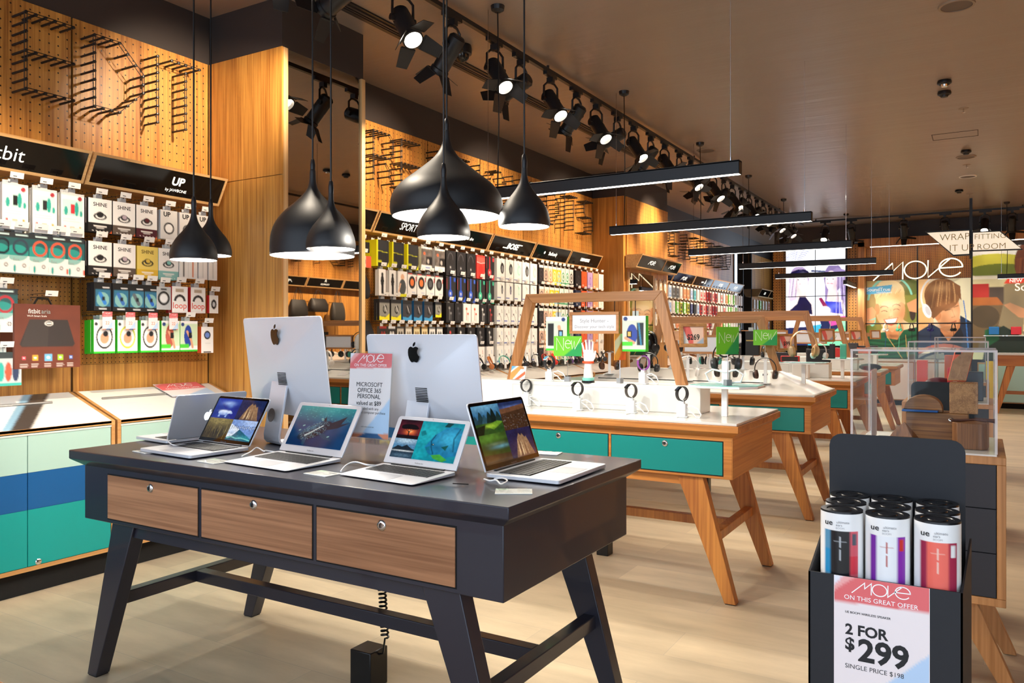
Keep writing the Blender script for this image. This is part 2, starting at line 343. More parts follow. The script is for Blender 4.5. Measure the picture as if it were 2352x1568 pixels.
# back wall linings: pegboard at both sides of the video wall, pegboard behind the big neon word
trim(MB().box(-4.0, -3.73, 17.98, 18.02, FZ, 3.235).box(-2.47, -2.22, 17.98, 18.02, FZ, 3.235), PEG_BACK)
PEG_NEON = wood('pegboard_neon', '#8a5326', '#b8813f', 'Z', .4, holes=(.034, .007, (0, 2)))
trim(MB().box(-2.1, -1.155, 17.97, 18.02, .2, 3.235).box(-1.14, -.205, 17.97, 18.02, .2, 3.235), PEG_NEON)
trim(MB().box(-2.22, -2.1, 17.62, 18.02, FZ, 3.235).box(-2.22, .75, 17.62, 18.02, 3.14, 3.3), M_WWZ)
trim(MB().box(-2.108, -2.098, 17.95, 18.0, .2, 3.12).box(-1.156, -1.139, 17.94, 17.98, .2, 3.12).box(-.206, -.19, 17.94, 17.98, .2, 3.12), M_BLACK)
LED = mat('led_strip', '#fff6e6', .4, emit=4)
o = trim(MB().box(-2.0, .7, 17.70, 17.76, 3.132, 3.14), LED)
# ================================================================== LAMPS
def spot(name, parent, loc, rot, e, ang, blend, col, r=.04):
    l = bpy.data.lights.new(name, 'SPOT'); l.energy = e; l.spot_size = math.radians(ang); l.spot_blend = blend; l.color = col; l.shadow_soft_size = r
    o = bpy.data.objects.new(name, l); COL.objects.link(o); o.parent = parent; o.location = loc; o.rotation_euler = rot; return o
LENS = mat('lamp_lens', '#fff1dc', .3, emit=18); LENSDIM = mat('dark_lens', '#2a2a2e', .1)
def lightmeshes():
    d = {}
    d['adapter'] = MB().box(-.018, .018, -.11, .09, -.03, 0).box(-.03, .03, -.02, .02, -.075, -.03).mesh('adapter', M_BLACK)
    y = MB(); y.tube([(0, 0, 0), (-.035, 0, -.005), (-.062, 0, -.03), (-.064, 0, -.13)], .008, 6); y.tube([(0, 0, 0), (.035, 0, -.005), (.062, 0, -.03), (.064, 0, -.13)], .008, 6)
    y.cyl((-.074, 0, -.12), (-.05, 0, -.12), .018, 10); y.cyl((.05, 0, -.12), (.074, 0, -.12), .018, 10)
    d['yoke'] = y.mesh('yoke', M_BLACK, True)
    # housing along -Z of its own frame, pivot at origin
    h = MB().lathe([(.001, .07), (.035, .07), (.05, .055), (.052, -.05), (.05, -.055), (.05, -.14), (.056, -.145), (.056, -.175), (.048, -.178), (.047, -.150)], 20)
    d['housing'] = h.mesh('housing', M_BLACK, True)
    d['lens'] = MB().lathe([(.001, -.156), (.047, -.152)], 20).mesh('lens', LENS, True)
    fl = MB(); fl.hexa([(-.045, .0, 0), (.045, 0, 0), (.045, .003, 0), (-.045, .003, 0), (-.032, .045, -.10), (.032, .045, -.10), (.032, .048, -.10), (-.032, .048, -.10)])
    fl.tube([(-.04, 0, 0), (.04, 0, 0)], .005, 6)
    d['barn_door'] = fl.mesh('barn_door', M_BLACK)
    return d
LM = lightmeshes()
def part(name, me, parent, M=None):
    o = bpy.data.objects.new(name, me); COL.objects.link(o); o.parent = parent
    if M is not None: o.matrix_local = M
    return o
def track_light(loc, aim, label, group, e=60, ang=62, rz=0, col=(1, .80, .58), open_=(1, 1, 1, 1)):
    t = thing('track_spotlight', label, 'spotlight', loc, rz, group); Rz = Matrix.Rotation(-rz, 4, 'Z')
    part('adapter', LM['adapter'], t)
    K = 1.22; SC = Matrix.Scale(K, 4)
    a = (Rz @ Vector(aim)).normalized(); yaw = math.atan2(a.y, a.x) + math.pi / 2
    part('yoke', LM['yoke'], t, Matrix.Translation((0, 0, -.075)) @ Matrix.Rotation(yaw, 4, 'Z') @ SC)
    q = (-a).to_track_quat('Z', 'X').to_matrix().to_4x4(); P = Matrix.Translation((0, 0, -.075 - .12 * K)) @ q @ SC
    h = part('housing', LM['housing'], t, P); part('lens', LM['lens'], h)
    for k in range(4):
        if open_[k]: part('barn_door', LM['barn_door'], h, Matrix.Rotation(k * math.pi / 2, 4, 'Z') @ Matrix.Translation((0, .058, -.17)) @ Matrix.Rotation(math.radians(10 + 22 * ((k * 7 + int(loc[1] * 10)) % 3)), 4, 'X'))
    spot('lamp', h, (0, 0, -.16), (0, 0, 0), e, ang, .75, col)
    return t
tk = tag(MB().box(-3.237, -3.203, 1.0, 17.2, 3.60, 3.632).build('lighting_track', M_BLACK), 'long black lighting track running along the ceiling beside the left wall', 'lighting track')
for y in (2, 6, 10, 15): MB().cyl((-3.22, y, 3.63), (-3.22, y, CEIL), .012).build('track_hanger', M_BLACK, tk)
A_Y = [1.9, 2.95, 4.02, 5.14, 6.05, 6.99, 7.94] + [8.9 + .97 * k for k in range(8)]
B_Y = [1.35, 2.1, 3.5, 4.58, 5.54, 6.56, 7.5] + [8.45 + .97 * k for k in range(9)]
for i, y in enumerate(A_Y):
    track_light((-3.22, y, 3.6), (.72, -.28, -1), 'black spotlight on the left track aimed at the tables, %s of those from the camera' % ORD[i], 'spotlights on the left track', W_TABLE, 58, .04, (1, .86, .68))
for i, y in enumerate(B_Y):
    track_light((-3.22, y, 3.6), (-1.5, .12, -1.75) if i % 2 else (-1.6, .1, -.62), 'black spotlight on the left track turned to the wall, %s of those from the camera' % ORD[i], 'spotlights on the left track', W_WALL, 66, -.03)
# back track
bt = tag(MB().box(-3.1, 1.6, 16.78, 16.815, 3.6, 3.632).build('lighting_track', M_BLACK), 'black lighting track crossing the ceiling in front of the posters', 'lighting track')
MB().cyl((-2.9, 16.8, 3.63), (-2.9, 16.8, CEIL), .012).cyl((.6, 16.8, 3.63), (.6, 16.8, CEIL), .012).build('track_hanger', M_BLACK, bt)
for i, (u, aim) in enumerate([(1895, (0, -.8, -.9)), (1955, (.1, .5, -1)), (2076, (0, .55, -1)), (2170, (.1, .6, -1)), (2262, (-.05, -.8, -.9)), (2325, (0, .6, -1))]):
    x = onY(u, 500, 16.8).x
    track_light((x, 16.8, 3.6), aim, 'black spotlight on the back track before the posters, %s from the left' % ORD[i], 'spotlights on the back track', W_BACK, 60, math.pi / 2, (1, .88, .72))
# wall washers of the far right wall (its light is seen in the mirror)
rt = tag(MB().box(1.4, 1.434, 3, 17, 3.6, 3.632).build('lighting_track', M_BLACK), 'black lighting track along the right wall, seen only in the column mirror', 'lighting track')
MB().cyl((1.417, 5, 3.63), (1.417, 5, CEIL), .012).cyl((1.417, 12, 3.63), (1.417, 12, CEIL), .012).build('track_hanger', M_BLACK, rt)
for i, y in enumerate([5.0, 6.6, 8.2, 9.8, 11.4, 13.0, 14.6]):
    track_light((1.417, y, 3.6), (1.3, .1, -1.3), 'black track spotlight aimed at the handbag wall, %s along the right track' % ORD[i], 'spotlights on the right track', W_WALL * 2.6, 80)
# linear lights
def beam(x0, x1, y, z, label, group=None, along='X', feed=None):
    L = x1 - x0; t = thing('linear_light', label, 'ceiling light', ((x0 + x1) / 2 if along == 'X' else y, y if along == 'X' else (x0 + x1) / 2, z), 0 if along == 'X' else math.pi / 2, group)
    MB().box(-L / 2, L / 2, -.033, -.028, -.04, .04).box(-L / 2, L / 2, .028, .033, -.04, .04).box(-L / 2, L / 2, -.033, .033, .03, .042).box(-L / 2, -L / 2 + .005, -.033, .033, -.04, .04).box(L / 2 - .005, L / 2, -.033, .033, -.04, .04).build('housing', M_BLACK, t, bevel=.002)
    MB().box(-L / 2 + .005, L / 2 - .005, -.028, .028, -.038, -.032).build('diffuser', mat('beam_led', '#fff8ec', .4, emit=7), t)
    for sx in (-1, 1):
        X = sx * (L / 2 - .06)
        MB().cyl((X, 0, .04), (X, 0, .065), .008).cyl((X, 0, .065), (X, 0, CEIL - z), .0022, 6).build('suspension_wire', M_CHROME, t)
    MB().tube([(-L / 2 + .14, 0, .04), (-L / 2 + .15, 0, .5), (-L / 2 + .14, 0, CEIL - z)], .005, 6).build('power_cord', M_BLACKP, t)
    MB().lathe([(.001, 0), (.05, 0), (.045, -.03), (.02, -.045), (.001, -.045)], 16, M=Matrix.Translation((-L / 2 + .14, 0, CEIL - z))).build('ceiling_rose', M_BLACK, t)
    l = bpy.data.lights.new('lamp', 'AREA'); l.shape = 'RECTANGLE'; l.size = L - .02; l.size_y = .05; l.energy = W_BEAM; l.color = (1, .93, .82)
    o = bpy.data.objects.new('lamp', l); COL.objects.link(o); o.parent = t; o.location = (0, 0, -.043)
for i, y in enumerate([4.73, 7.01, 9.36, 11.65, 14.0]):
    beam(-3.08, -1.24, y, 2.34, 'black linear pendant light with glowing underside, %s one back over the tables' % ORD[i], 'linear lights over the tables')
beam(.21, 1.95, 16.3, 2.36, 'black linear pendant light hanging in front of the right-hand poster')
beam(16.2, 17.6, -2.27, 2.34, 'short black linear light end-on beside the video wall', along='Y')
# spun pendants
SMALL = [(.009, .262), (.0115, .25), (.014, .215), (.026, .178), (.051, .141), (.080, .105), (.101, .068), (.110, .035), (.1115, .015), (.109, 0)]
MED = [(.009, .42), (.014, .41), (.018, .35), (.035, .31), (.08, .26), (.13, .215), (.17, .165), (.193, .11), (.2, .05), (.2, 0)]
BIG = [(.009, .40), (.014, .385), (.018, .345), (.031, .31), (.054, .275), (.092, .24), (.152, .192), (.212, .145), (.245, .10), (.256, .06), (.255, .02), (.247, 0)]
SHADE = mat('black_shade', '#1a1a1c', .5, noise=.1, nscale=60); SHADEIN = mat('white_shade_lining', '#fbfaf6', .5)
def smooth_prof(p, n=3):
    out = []
    for i in range(len(p) - 1):
        p0, p1, p2, p3 = p[max(i - 1, 0)], p[i], p[i + 1], p[min(i + 2, len(p) - 1)]
        for k in range(n):
            t = k / n; out.append(tuple(.5 * (2 * b + (c - a) * t + (2 * a - 5 * b + 4 * c - d) * t * t + (3 * b - a - 3 * c + d) * t ** 3) for a, b, c, d in zip(p0, p1, p2, p3)))
    return out + [p[-1]]
def pendant(u, v, diam_px, prof, label, D):
    d = D * PXF / diam_px; r = ray(u, v); P = Vector((r[0] * d, r[1] * d, EH + r[2] * d))
    t = thing('pendant_lamp', label, 'pendant lamp', P, 0, 'spun pendant lamps over the dark table'); pr = smooth_prof(prof)
    top = prof[0][1]
    MB().lathe(pr, 48).build('lamp_shade', SHADE, t, smooth=True)
    MB().lathe([(max(r_ - .003, .001), z) for r_, z in pr if z < top * .82], 48).lathe([(prof[-1][0], 0), (prof[-1][0] - .003, 0)], 48).build('shade_lining', SHADEIN, t, smooth=True)
    MB().ball((0, 0, top * .25), .022).build('bulb', mat('bulb_glass', '#fff3e0', .3, emit=30), t, smooth=True)
    MB().lathe([(.012, top - .01), (.013, top + .02), (.009, top + .045), (.005, top + .05)], 12).build('cord_grip', M_BLACK, t, smooth=True)
    MB().cyl((0, 0, top + .03), (0, 0, CEIL - P.z), .0042, 8).build('power_cord', M_BLACKP, t)
    MB().lathe([(.001, -.03), (.05, -.03), (.055, 0)], 20, M=Matrix.Translation((0, 0, CEIL - P.z))).build('ceiling_rose', M_BLACK, t, smooth=True)
    l = bpy.data.lights.new('lamp', 'POINT'); l.energy = W_PEND * (prof[-1][0] / .11) ** 1.4; l.color = (1, .94, .84); l.shadow_soft_size = .03
    o = bpy.data.objects.new('lamp', l); COL.objects.link(o); o.parent = t; o.location = (0, 0, top * .12)
pendant(445, 597, 104, SMALL, 'small black spun pendant lamp, nearer of the two hanging before the fitness trackers', .222)
pendant(484, 587, 92, SMALL, 'small black spun pendant lamp, farther of the two hanging before the fitness trackers', .222)
pendant(718, 588, 190, MED, 'medium black spun pendant lamp hanging in front of the mirror column', .40)
pendant(760, 572, 112, SMALL, 'small black spun pendant lamp overlapping the medium one at the mirror column', .222)
pendant(1026, 498, 256, BIG, 'largest wide black spun pendant lamp in the middle', .508)
pendant(1019, 546, 122, SMALL, 'small black spun pendant lamp hanging in front of the widest one', .222)
pendant(1204, 521, 119, SMALL, 'small black spun pendant lamp, rightmost, before the linear light', .222)
# ceiling fittings
def cl(u, v): return onZ(u, v, CEIL)
for i, (u, v) in enumerate([(2197, 12), (2219, 360), (2223, 405), (1622, 345)]):
    MB().lathe([(.001, -.004), (.1, -.004), (.1, -.010), (.115, -.010), (.118, 0)], 28)
    t = thing('ceiling_speaker', 'round flush ceiling speaker, ' + ['nearest, at the top edge of the picture', 'third fitting beyond the access hatch', 'pale one in the far row', 'one left of the linear lights'][i], 'ceiling speaker', cl(u, v), 0, 'ceiling speakers')
    MB().lathe([(.1, -.004), (.1, -.010), (.115, -.010), (.118, 0)], 28).build('rim', M_WHITEM if i == 2 else mat('taupe_plastic', '#8a7868', .5), t, smooth=True); MB().lathe([(.001, -.005), (.1, -.005)], 28).build('grille', mat('taupe_grille', '#5f5148', .6), t)
for i, (u, v) in enumerate([(2169, 185), (2169, 210), (2219, 345), (2203, 436)]):
    t = thing('smoke_detector', 'black ceiling smoke detector, ' + ['upper of the near pair', 'lower of the near pair', 'one beyond the access hatch', 'farthest one near the track'][i], 'smoke detector', cl(u, v), 0, 'smoke detectors')
    MB().lathe([(.055, 0), (.06, -.015), (.058, -.03), (.04, -.04)], 20).build('base', M_BLACK, t, smooth=True); MB().lathe([(.035, -.038), (.03, -.055), (.001, -.058)], 20).build('sensor', M_CHROME if i == 0 else M_BLACK, t, smooth=True)
for i, (u, v) in enumerate([(2213, 249), (2220, 378), (2227, 445)]):
    t = thing('sprinkler', 'ceiling sprinkler head, %s of the row from the camera' % ORD[i], 'sprinkler', cl(u, v), 0, 'sprinkler heads')
    MB().lathe([(.001, -.002), (.045, -.004), (.048, 0)], 18).build('escutcheon', mat('taupe_plastic'), t); MB().cyl((0, 0, 0), (0, 0, -.04), .006).lathe([(.001, -.04), (.02, -.042)], 10).build('head', M_CHROME, t)
t = thing('cctv_dome', 'black ceiling camera dome beside the track', 'security camera', cl(1061, 105), 0)
MB().lathe([(.075, 0), (.08, -.03), (.078, -.07), (.06, -.075)], 24).build('housing', M_BLACK, t, smooth=True); MB().lathe([(.06, -.075), (.055, -.10), (.035, -.125), (.001, -.135)], 24).build('dome', mat('smoked_dome', '#33302e', .05, .6), t, smooth=True)
hx0, hx1, hy0, hy1 = -.52, -.05, 10.37, 10.68
hm = MB()
for e in [(hx0, hx1, hy0, hy0 + .008), (hx0, hx1, hy1 - .008, hy1), (hx0, hx0 + .008, hy0, hy1), (hx1 - .008, hx1, hy0, hy1)]: hm.box(*e, CEIL - .003, CEIL + .001)
tag(hm.build('access_hatch', mat('hatch_line', '#43352d', .6)), 'flush rectangular ceiling access hatch, thin outline', 'hatch')
# ================================================================== LOGOS AND LETTERING
def n2(x, y): return ((x - 720) / 1150, (555 - y) / 1150)
def ellp(cx, cy, rx, ry, a0, a1, n=28): return [n2(cx + rx * math.cos(math.radians(a0 + (a1 - a0) * i / n)), cy + ry * math.sin(math.radians(a0 + (a1 - a0) * i / n))) for i in range(n + 1)]
_o = ellp(702, 552, 143, 125, 0, 360)
MOVE = [[n2(145, 690), n2(405, 440), n2(408, 562), n2(540, 430), n2(537, 682)], _o[:-1] + [_o[0]],
        [n2(865, 420), n2(863, 668), n2(1140, 412)], [n2(1005, 540), n2(1295, 532)] + ellp(1150, 535, 145, 127, -2, -325)]
NEW = [[(-.48, -.25), (-.48, .25), (-.16, -.25), (-.16, .25)], [(-.08, .02), (.17, .02)] + [(.045 + .125 * math.cos(math.radians(a)), .0 + .16 * math.sin(math.radians(a))) for a in range(10, 320, 20)],
       [(.20, .15), (.24, -.2), (.34, .12), (.36, -.2), (.62, .25)]]
APPLE = [(0, .30), (.10, .345), (.22, .375), (.34, .34), (.41, .27), (.33, .20), (.285, .10), (.285, 0), (.34, -.10), (.43, -.165), (.38, -.30), (.29, -.43), (.19, -.50), (.09, -.475), (0, -.45), (-.09, -.475), (-.19, -.50), (-.29, -.43), (-.38, -.29), (-.43, -.12), (-.43, .05), (-.39, .22), (-.30, .33), (-.18, .375), (-.09, .345)]
LEAF = [(0, .38), (.02, .50), (.10, .59), (.19, .63), (.18, .52), (.10, .42)]
def T2(M, x, y, z=.0006, s=1): return M @ Matrix.Translation((x, y, z)) @ Matrix.Diagonal((s, s, s, 1))
def offer(mb, M, w_, h_, lines, band=.17, foot=True):
    """pale MOVE offer card centred on M (x right, y up, z out)"""
    c = Cv(40, int(40 * h_ / w_), '#efe3e2'); c.poly([(0, 0), (1, 0), (1, band), (0, band + .02)], '#e26a6c'); c.poly([(0, 0), (.24, 0), (0, .14)], '#e9e9f2'); c.poly([(.24, 0), (.12, 0), (0, .09), (0, .14)], '#f0a9a6')
    c.poly([(1, .52), (1, 1), (.3, 1)], '#b7cfea'); c.poly([(0, .95), (1, .93), (1, 1), (0, 1)], '#e0855c' if foot else '#b7cfea')
    if foot: c.poly([(.25, 1), (.45, .94), (.75, .94), (.9, 1)], '#2f5a86')
    mb.grid(M @ Vector((-w_ / 2, h_ / 2, .0004)), M.to_3x3() @ Vector((w_, 0, 0)), M.to_3x3() @ Vector((0, -h_, 0)), c.done())
    mb.ribbon(MOVE, .018, T2(M, 0, h_ / 2 - h_ * band * .38, .001, w_ * .62), '#ffffff')
    mb.text('ON THIS GREAT OFFER', T2(M, 0, h_ / 2 - h_ * band * .83, .001), w_ * .075, 0, '#ffffff')
    for (t, y, sz, b, col, al) in lines:
        mb.text(t, T2(M, (0 if al == 'C' else -w_ * .38 if al == 'L' else al * w_), h_ / 2 - y * h_, .001), sz * w_, b, col, align='C' if al == 'C' else 'L')
# ================================================================== TABLES
M_CHAR = mat('charcoal_metal', '#2a2a35', .33, noise=.06, nscale=4, coat=.2)
M_WAL = wood('walnut_drawer', '#8a5c3c', '#bd8860', 'X', .5, fine=90)
M_TEAL = mat('teal_laminate', '#0c7d78', .4); M_MINT = mat('mint_laminate', '#a6c4b8', .38); M_BLUE = mat('blue_laminate', '#0a5088', .38); M_AQUA = mat('aqua_laminate', '#0c918b', .38)
M_GREYC = mat('charcoal_laminate', '#2b282c', .45)
CH = wood('cherry_table', '#9c5c28', '#cc8840', 'X', .4); CHZ = wood('cherry_legs', '#9c5c28', '#cc8840', 'Z', .4); CHY = wood('cherry_end', '#ac6c30', '#d2924a', 'Y', .42)
GAP = mat('gap', '#060606', .8)
def lock(parent, x, y, z, nx=0):
    d = thing('lock', None, None, (x, y, z)); d.parent = parent
    o = MB(); R90 = Matrix.Translation((x, y, z)) @ Matrix.Rotation(math.pi / 2, 4, 'X')
    bpy.data.objects.remove(d)
    o.lathe([(.001, .008), (.007, .008), (.008, .006), (.012, .006), (.0165, .003), (.0175, 0)], 20, M=R90); o.box(x - .0015, x + .0015, y - .0095, y - .007, z - .006, z + .006, mi=1)
    return o.build('lock', [M_CHROME, GAP], parent, smooth=True)
def table(label, xr, y0, top, body, end, legm, drawer, nd, dw, white=False, drs=True):
    t = thing('display_table', label, 'table', (xr - 1.0015, y0, FZ)); W_ = 1.0015
    b = MB(); b.box(-W_, W_, 0, .884, .65, .87); b.build('body', [body], t, bevel=.003)
    if end:
        MB().box(W_ - .001, W_ + .0015, .002, .882, .652, .868).build('end_panel', end, t); MB().box(-W_ - .0015, -W_ + .001, .002, .882, .652, .868).build('end_panel', end, t)
    s = MB(); rs = [(.0, .865), (.042, .895), (.042, .93)]
    vs = []
    for o_, z in rs: vs += [(-W_ - o_, -o_, z), (W_ + o_, -o_, z), (W_ + o_, .884 + o_, z), (-W_ - o_, .884 + o_, z)]
    s.add(vs, [(3, 2, 1, 0), (8, 9, 10, 11)] + [(j * 4 + k, j * 4 + (k + 1) % 4, j * 4 + 4 + (k + 1) % 4, j * 4 + 4 + k) for j in range(2) for k in range(4)])
    s.build('tabletop', top, t, bevel=.003)
    if white: MB().box(-W_ - .032, W_ + .032, -.032, .916, .93, .944).build('white_top', M_WHITE, t, bevel=.003)
    g = .022; tot = nd * dw + (nd - 1) * g
    for k in range(nd):
        x = -tot / 2 + k * (dw + g)
        MB().box(x - .004, x + dw + .004, -.0012, .01, .664, .846).build('drawer_gap', GAP, t)
        d = MB().box(x, x + dw, -.004, .01, .669, .841).build('drawer', drawer, t, bevel=.0012); lock(d, x + dw / 2, -.004, .815)
    MB().box(-.84, .84, .03, .07, .60, .65).box(-.84, .84, .81, .85, .60, .65).build('under_rail', body, t)
    for sx in (-1, 1):
        for y in (.018, .815):
            q = [(sx * .955, 0, 0), (sx * 1.015, 0, 0), (sx * 1.015, .06, 0), (sx * .955, .06, 0), (sx * .70, 0, .65), (sx * .84, 0, .65), (sx * .84, .06, .65), (sx * .70, .06, .65)]
            if sx < 0: q = [q[i] for i in (1, 0, 3, 2, 5, 4, 7, 6)]
            l = MB().hexa([(a, b_ + y, c + .004) for a, b_, c in q]).build('leg', legm, t, bevel=.003)
            MB().box(sx * .985 - .026, sx * .985 + .026, y + .004, y + .056, 0, .006).build('foot_pad', M_RUBBER, l)
        MB().box(sx * .88 - .025, sx * .88 + .025, .075, .82, .30, .35).build('side_stretcher', legm, t, bevel=.003)
    MB().box(-.856, .856, .42, .47, .30, .35).build('long_stretcher', legm, t, bevel=.003)
    return t
table('charcoal metal display table with three walnut drawers, carrying laptops', -1.147, 1.876, M_CHAR, M_CHAR, None, M_CHAR, M_WAL, 3, .545)
TY = [4.06, 6.21, 8.40, 10.55, 12.70]
for i, y in enumerate(TY):
    table('cherry table with white top and teal drawers, ' + ['nearest, carrying the smartwatches', 'second back, top sloping', 'third from the camera', 'fourth from the camera', 'farthest from the camera'][i], -1.107, y, CH, CH, CHY, CHZ, M_TEAL, 3, .62, True)
# wood counter whose corner shows at the lower left
t = table('honey wood display counter, only its corner shows at the lower left edge of the picture', -.93, -.36, M_WW, M_WW, None, M_WWZ, M_TEAL, 3, .62)

# ================================================================== POWER CORDS UNDER TABLES
def coil_box(x, y, top, label, sz=.105):
    t = thing('power_box', label, 'power box', (x, y, FZ)); MB().box(-sz / 2, sz / 2, -sz / 2, sz / 2, 0, .15).build('housing', M_BLACKP, t, bevel=.004)
    pts = [(sz / 2 - .005, 0, .13), (sz / 2 + .02, 0, .14), (sz / 2 + .03, 0, .2)]; n = int((top - .22) * 640)
    for i in range(n): a = i * .62; pts.append((sz / 2 + .03 - i * .00012 + .014 * math.cos(a), .014 * math.sin(a), .205 + (top - .22) * i / n))
    pts.append((.07, 0, top)); MB().tube(pts, .0042, 5).build('coiled_cord', M_BLACKP, t, smooth=True)
coil_box(-2.11, 2.42, .648, 'black floor power box with coiled cord under the charcoal table')
coil_box(-2.07, 4.62, .648, 'small black floor power box with coiled cord under the nearest cherry table', .08)
coil_box(-2.12, 6.9, .648, 'small black floor power box with coiled cord under the second cherry table', .08)
# ================================================================== SCREEN PICTURES
def quad_img(fs):
    """2 x 2 of pictures"""
    A = np.zeros((92, 140, 3), np.float32)
    for k, f in enumerate(fs):
        a = f().done(); j, i = divmod(k, 2); A[j * 46:j * 46 + 46, i * 70:i * 70 + 70] = a[:46, :70]
    return A
def im(bg, w_=70, h_=46): return Cv(w_, h_, bg)
def bears():
    c = im('#122a86'); c.noise(.35, 4, 3); c.soft(.5, .15, .5, .2, '#2b4fc0', .7); c.soft(.52, .24, .22, .09, '#a9c4ee', .8); c.soft(.62, .34, .10, .10, '#7fa4e4', .6)
    c.ell(.45, .70, .22, .12, '#b9cbee'); c.ell(.68, .66, .09, .07, '#c9d8f2'); c.ell(.76, .70, .05, .04, '#a9c0ea'); c.poly([(.28, .72), (.36, .72), (.34, .92), (.27, .92)], '#9db6e6'); c.poly([(.55, .72), (.63, .72), (.62, .92), (.55, .92)], '#8faae0'); c.soft(.45, .62, .16, .05, '#eef3fd', .8); c.soft(.42, .80, .18, .06, '#3c5cb0', .6); return c.noise(.12, 18, 4)
def rocks(bg='#16244e'):
    c = im(bg); c.noise(.35, 5, 5); c.soft(.3, .6, .4, .2, '#3a3350', .5); c.poly([(.18, .98), (.30, .55), (.38, .30), (.46, .16), (.52, .26), (.58, .18), (.66, .34), (.72, .30), (.80, .62), (.92, .98)], '#8a6a4e')
    for k in range(7): c.poly([(.30 + k * .075, .95), (.36 + k * .055, .30 + .05 * (k % 3)), (.385 + k * .06, .90)], ['#c9a67c', '#5c4234', '#e0c49a'][k % 3])
    c.soft(.5, 1., .5, .12, '#1c1c34', .8); return c.noise(.3, 26, 6)
def grass():
    c = im('#3d3016'); c.soft(.5, .1, .6, .25, '#94834a', .9); c.noise(.45, 30, 7); c.soft(.45, .7, .3, .25, '#1c150a', .8)
    r = random.Random(5)
    for i in range(40): x = r.random(); c.line([(x, .5 + .5 * r.random()), (x + r.uniform(-.04, .04), .2 + .3 * r.random())], .012, r.choice(['#7a6a38', '#57461f', '#a08f55']), .6)
    return c.noise(.25, 12, 8)
def peaks():
    c = im('#6f92cf'); c.soft(.8, .1, .4, .2, '#b8cdef', .8); c.poly([(0, .24), (.2, .32), (.5, .5), (1, .86), (1, 1), (0, 1)], '#0d5670'); c.poly([(0, .2), (.4, .44), (.22, .75), (0, .85)], '#dfe8f4'); c.soft(.15, .6, .14, .1, '#8fb0d8', .7)
    for i in range(12): c.ell(.08 + i * .08, .36 - .02 * (i % 3), .016, .085, '#0a1420'); c.ell(.085 + i * .08, .37 - .02 * (i % 3), .008, .05, '#dfe4ea')
    c.soft(.7, .8, .3, .1, '#2f9aa8', .8); c.line([(.05, .88), (.2, .80), (.4, .86), (.6, .82), (.95, .9)], .03, '#7fd8d0', .8); return c.noise(.3, 22, 9)
def karst():
    c = im('#2c5f86'); c.soft(.4, .05, .6, .2, '#6fa6c4', .8); c.poly([(0, .5), (1, .52), (1, 1), (0, 1)], '#24451a')
    for x, h_, cc in ((.05, .30, '#23404c'), (.24, .42, '#1c3438'), (.38, .30, '#2a4a55'), (.55, .40, '#142420'), (.70, .50, '#101c18'), (.88, .36, '#1a2e2a')): c.poly([(x - .13, .62), (x - .06, .62 - h_ * .7), (x - .01, .62 - h_), (x + .04, .62 - h_ * .8), (x + .14, .62)], cc)
    c.poly([(.35, .70), (.8, .58), (1, .64), (.6, .86)], '#5f8a24'); c.soft(.5, .72, .2, .06, '#a9cc3a', .7); c.poly([(0, .72), (.35, .66), (.2, 1), (0, 1)], '#0f1c0e'); return c.noise(.28, 20, 10)
def dunes():
    c = im('#3f2818'); c.rect(0, 0, 1, .2, '#1c2a52'); c.soft(.5, .2, .5, .06, '#5a6fa8', .8); c.poly([(0, .24), (1, .14), (1, .3), (0, .4)], '#66422c'); r = random.Random(2)
    for i in range(90): c.ell(r.random(), .45 + .52 * r.random(), .010, .009, r.choice(['#9a8f84', '#120c08', '#6f6a7c']))
    return c.noise(.3, 16, 11)
def meadow():
    c = im('#2c3f18'); c.soft(.3, .12, .5, .16, '#55802a', .9); c.soft(.7, .45, .3, .06, '#5f93a0', .8); c.soft(.5, .35, .3, .05, '#7a8a6a', .6); c.poly([(0, .66), (1, .72), (1, 1), (0, 1)], '#3a2c1c'); c.soft(.3, .85, .3, .1, '#5f4c30', .7); return c.noise(.3, 11, 12)
def icecastle(): return rocks('#1c1d40')
def sunset():
    c = Cv(50, 46, '#5c1a26'); c.soft(.5, .0, .8, .3, '#1a0c16', 1); c.soft(.55, .62, .22, .14, '#ff7a3a', .95); c.soft(.55, .60, .08, .05, '#ffd08a', .9); c.rect(0, .80, 1, 1, '#140a10'); c.ell(.48, .36, .36, .13, '#10080c'); c.ell(.30, .42, .18, .08, '#10080c'); c.ell(.7, .42, .2, .08, '#10080c')
    for a in (.28, .40, .58, .72): c.line([(.50, .66), (a, .42)], .02, '#10080c')
    c.line([(.52, .86), (.50, .62)], .045, '#10080c'); return c.noise(.2, 14, 13)
def lake():
    c = Cv(50, 46, '#4c7ea4'); c.soft(.5, .1, .5, .15, '#b4cddd', .9); c.poly([(0, .56), (.22, .36), (.42, .42), (.60, .30), (.85, .48), (1, .52), (1, .62), (0, .62)], '#16232e'); c.rect(0, .60, 1, 1, '#22384a'); c.soft(.5, .62, .5, .03, '#dfe8ec', .9); c.soft(.5, .85, .4, .08, '#5f7f96', .6); return c.noise(.35, 24, 14)
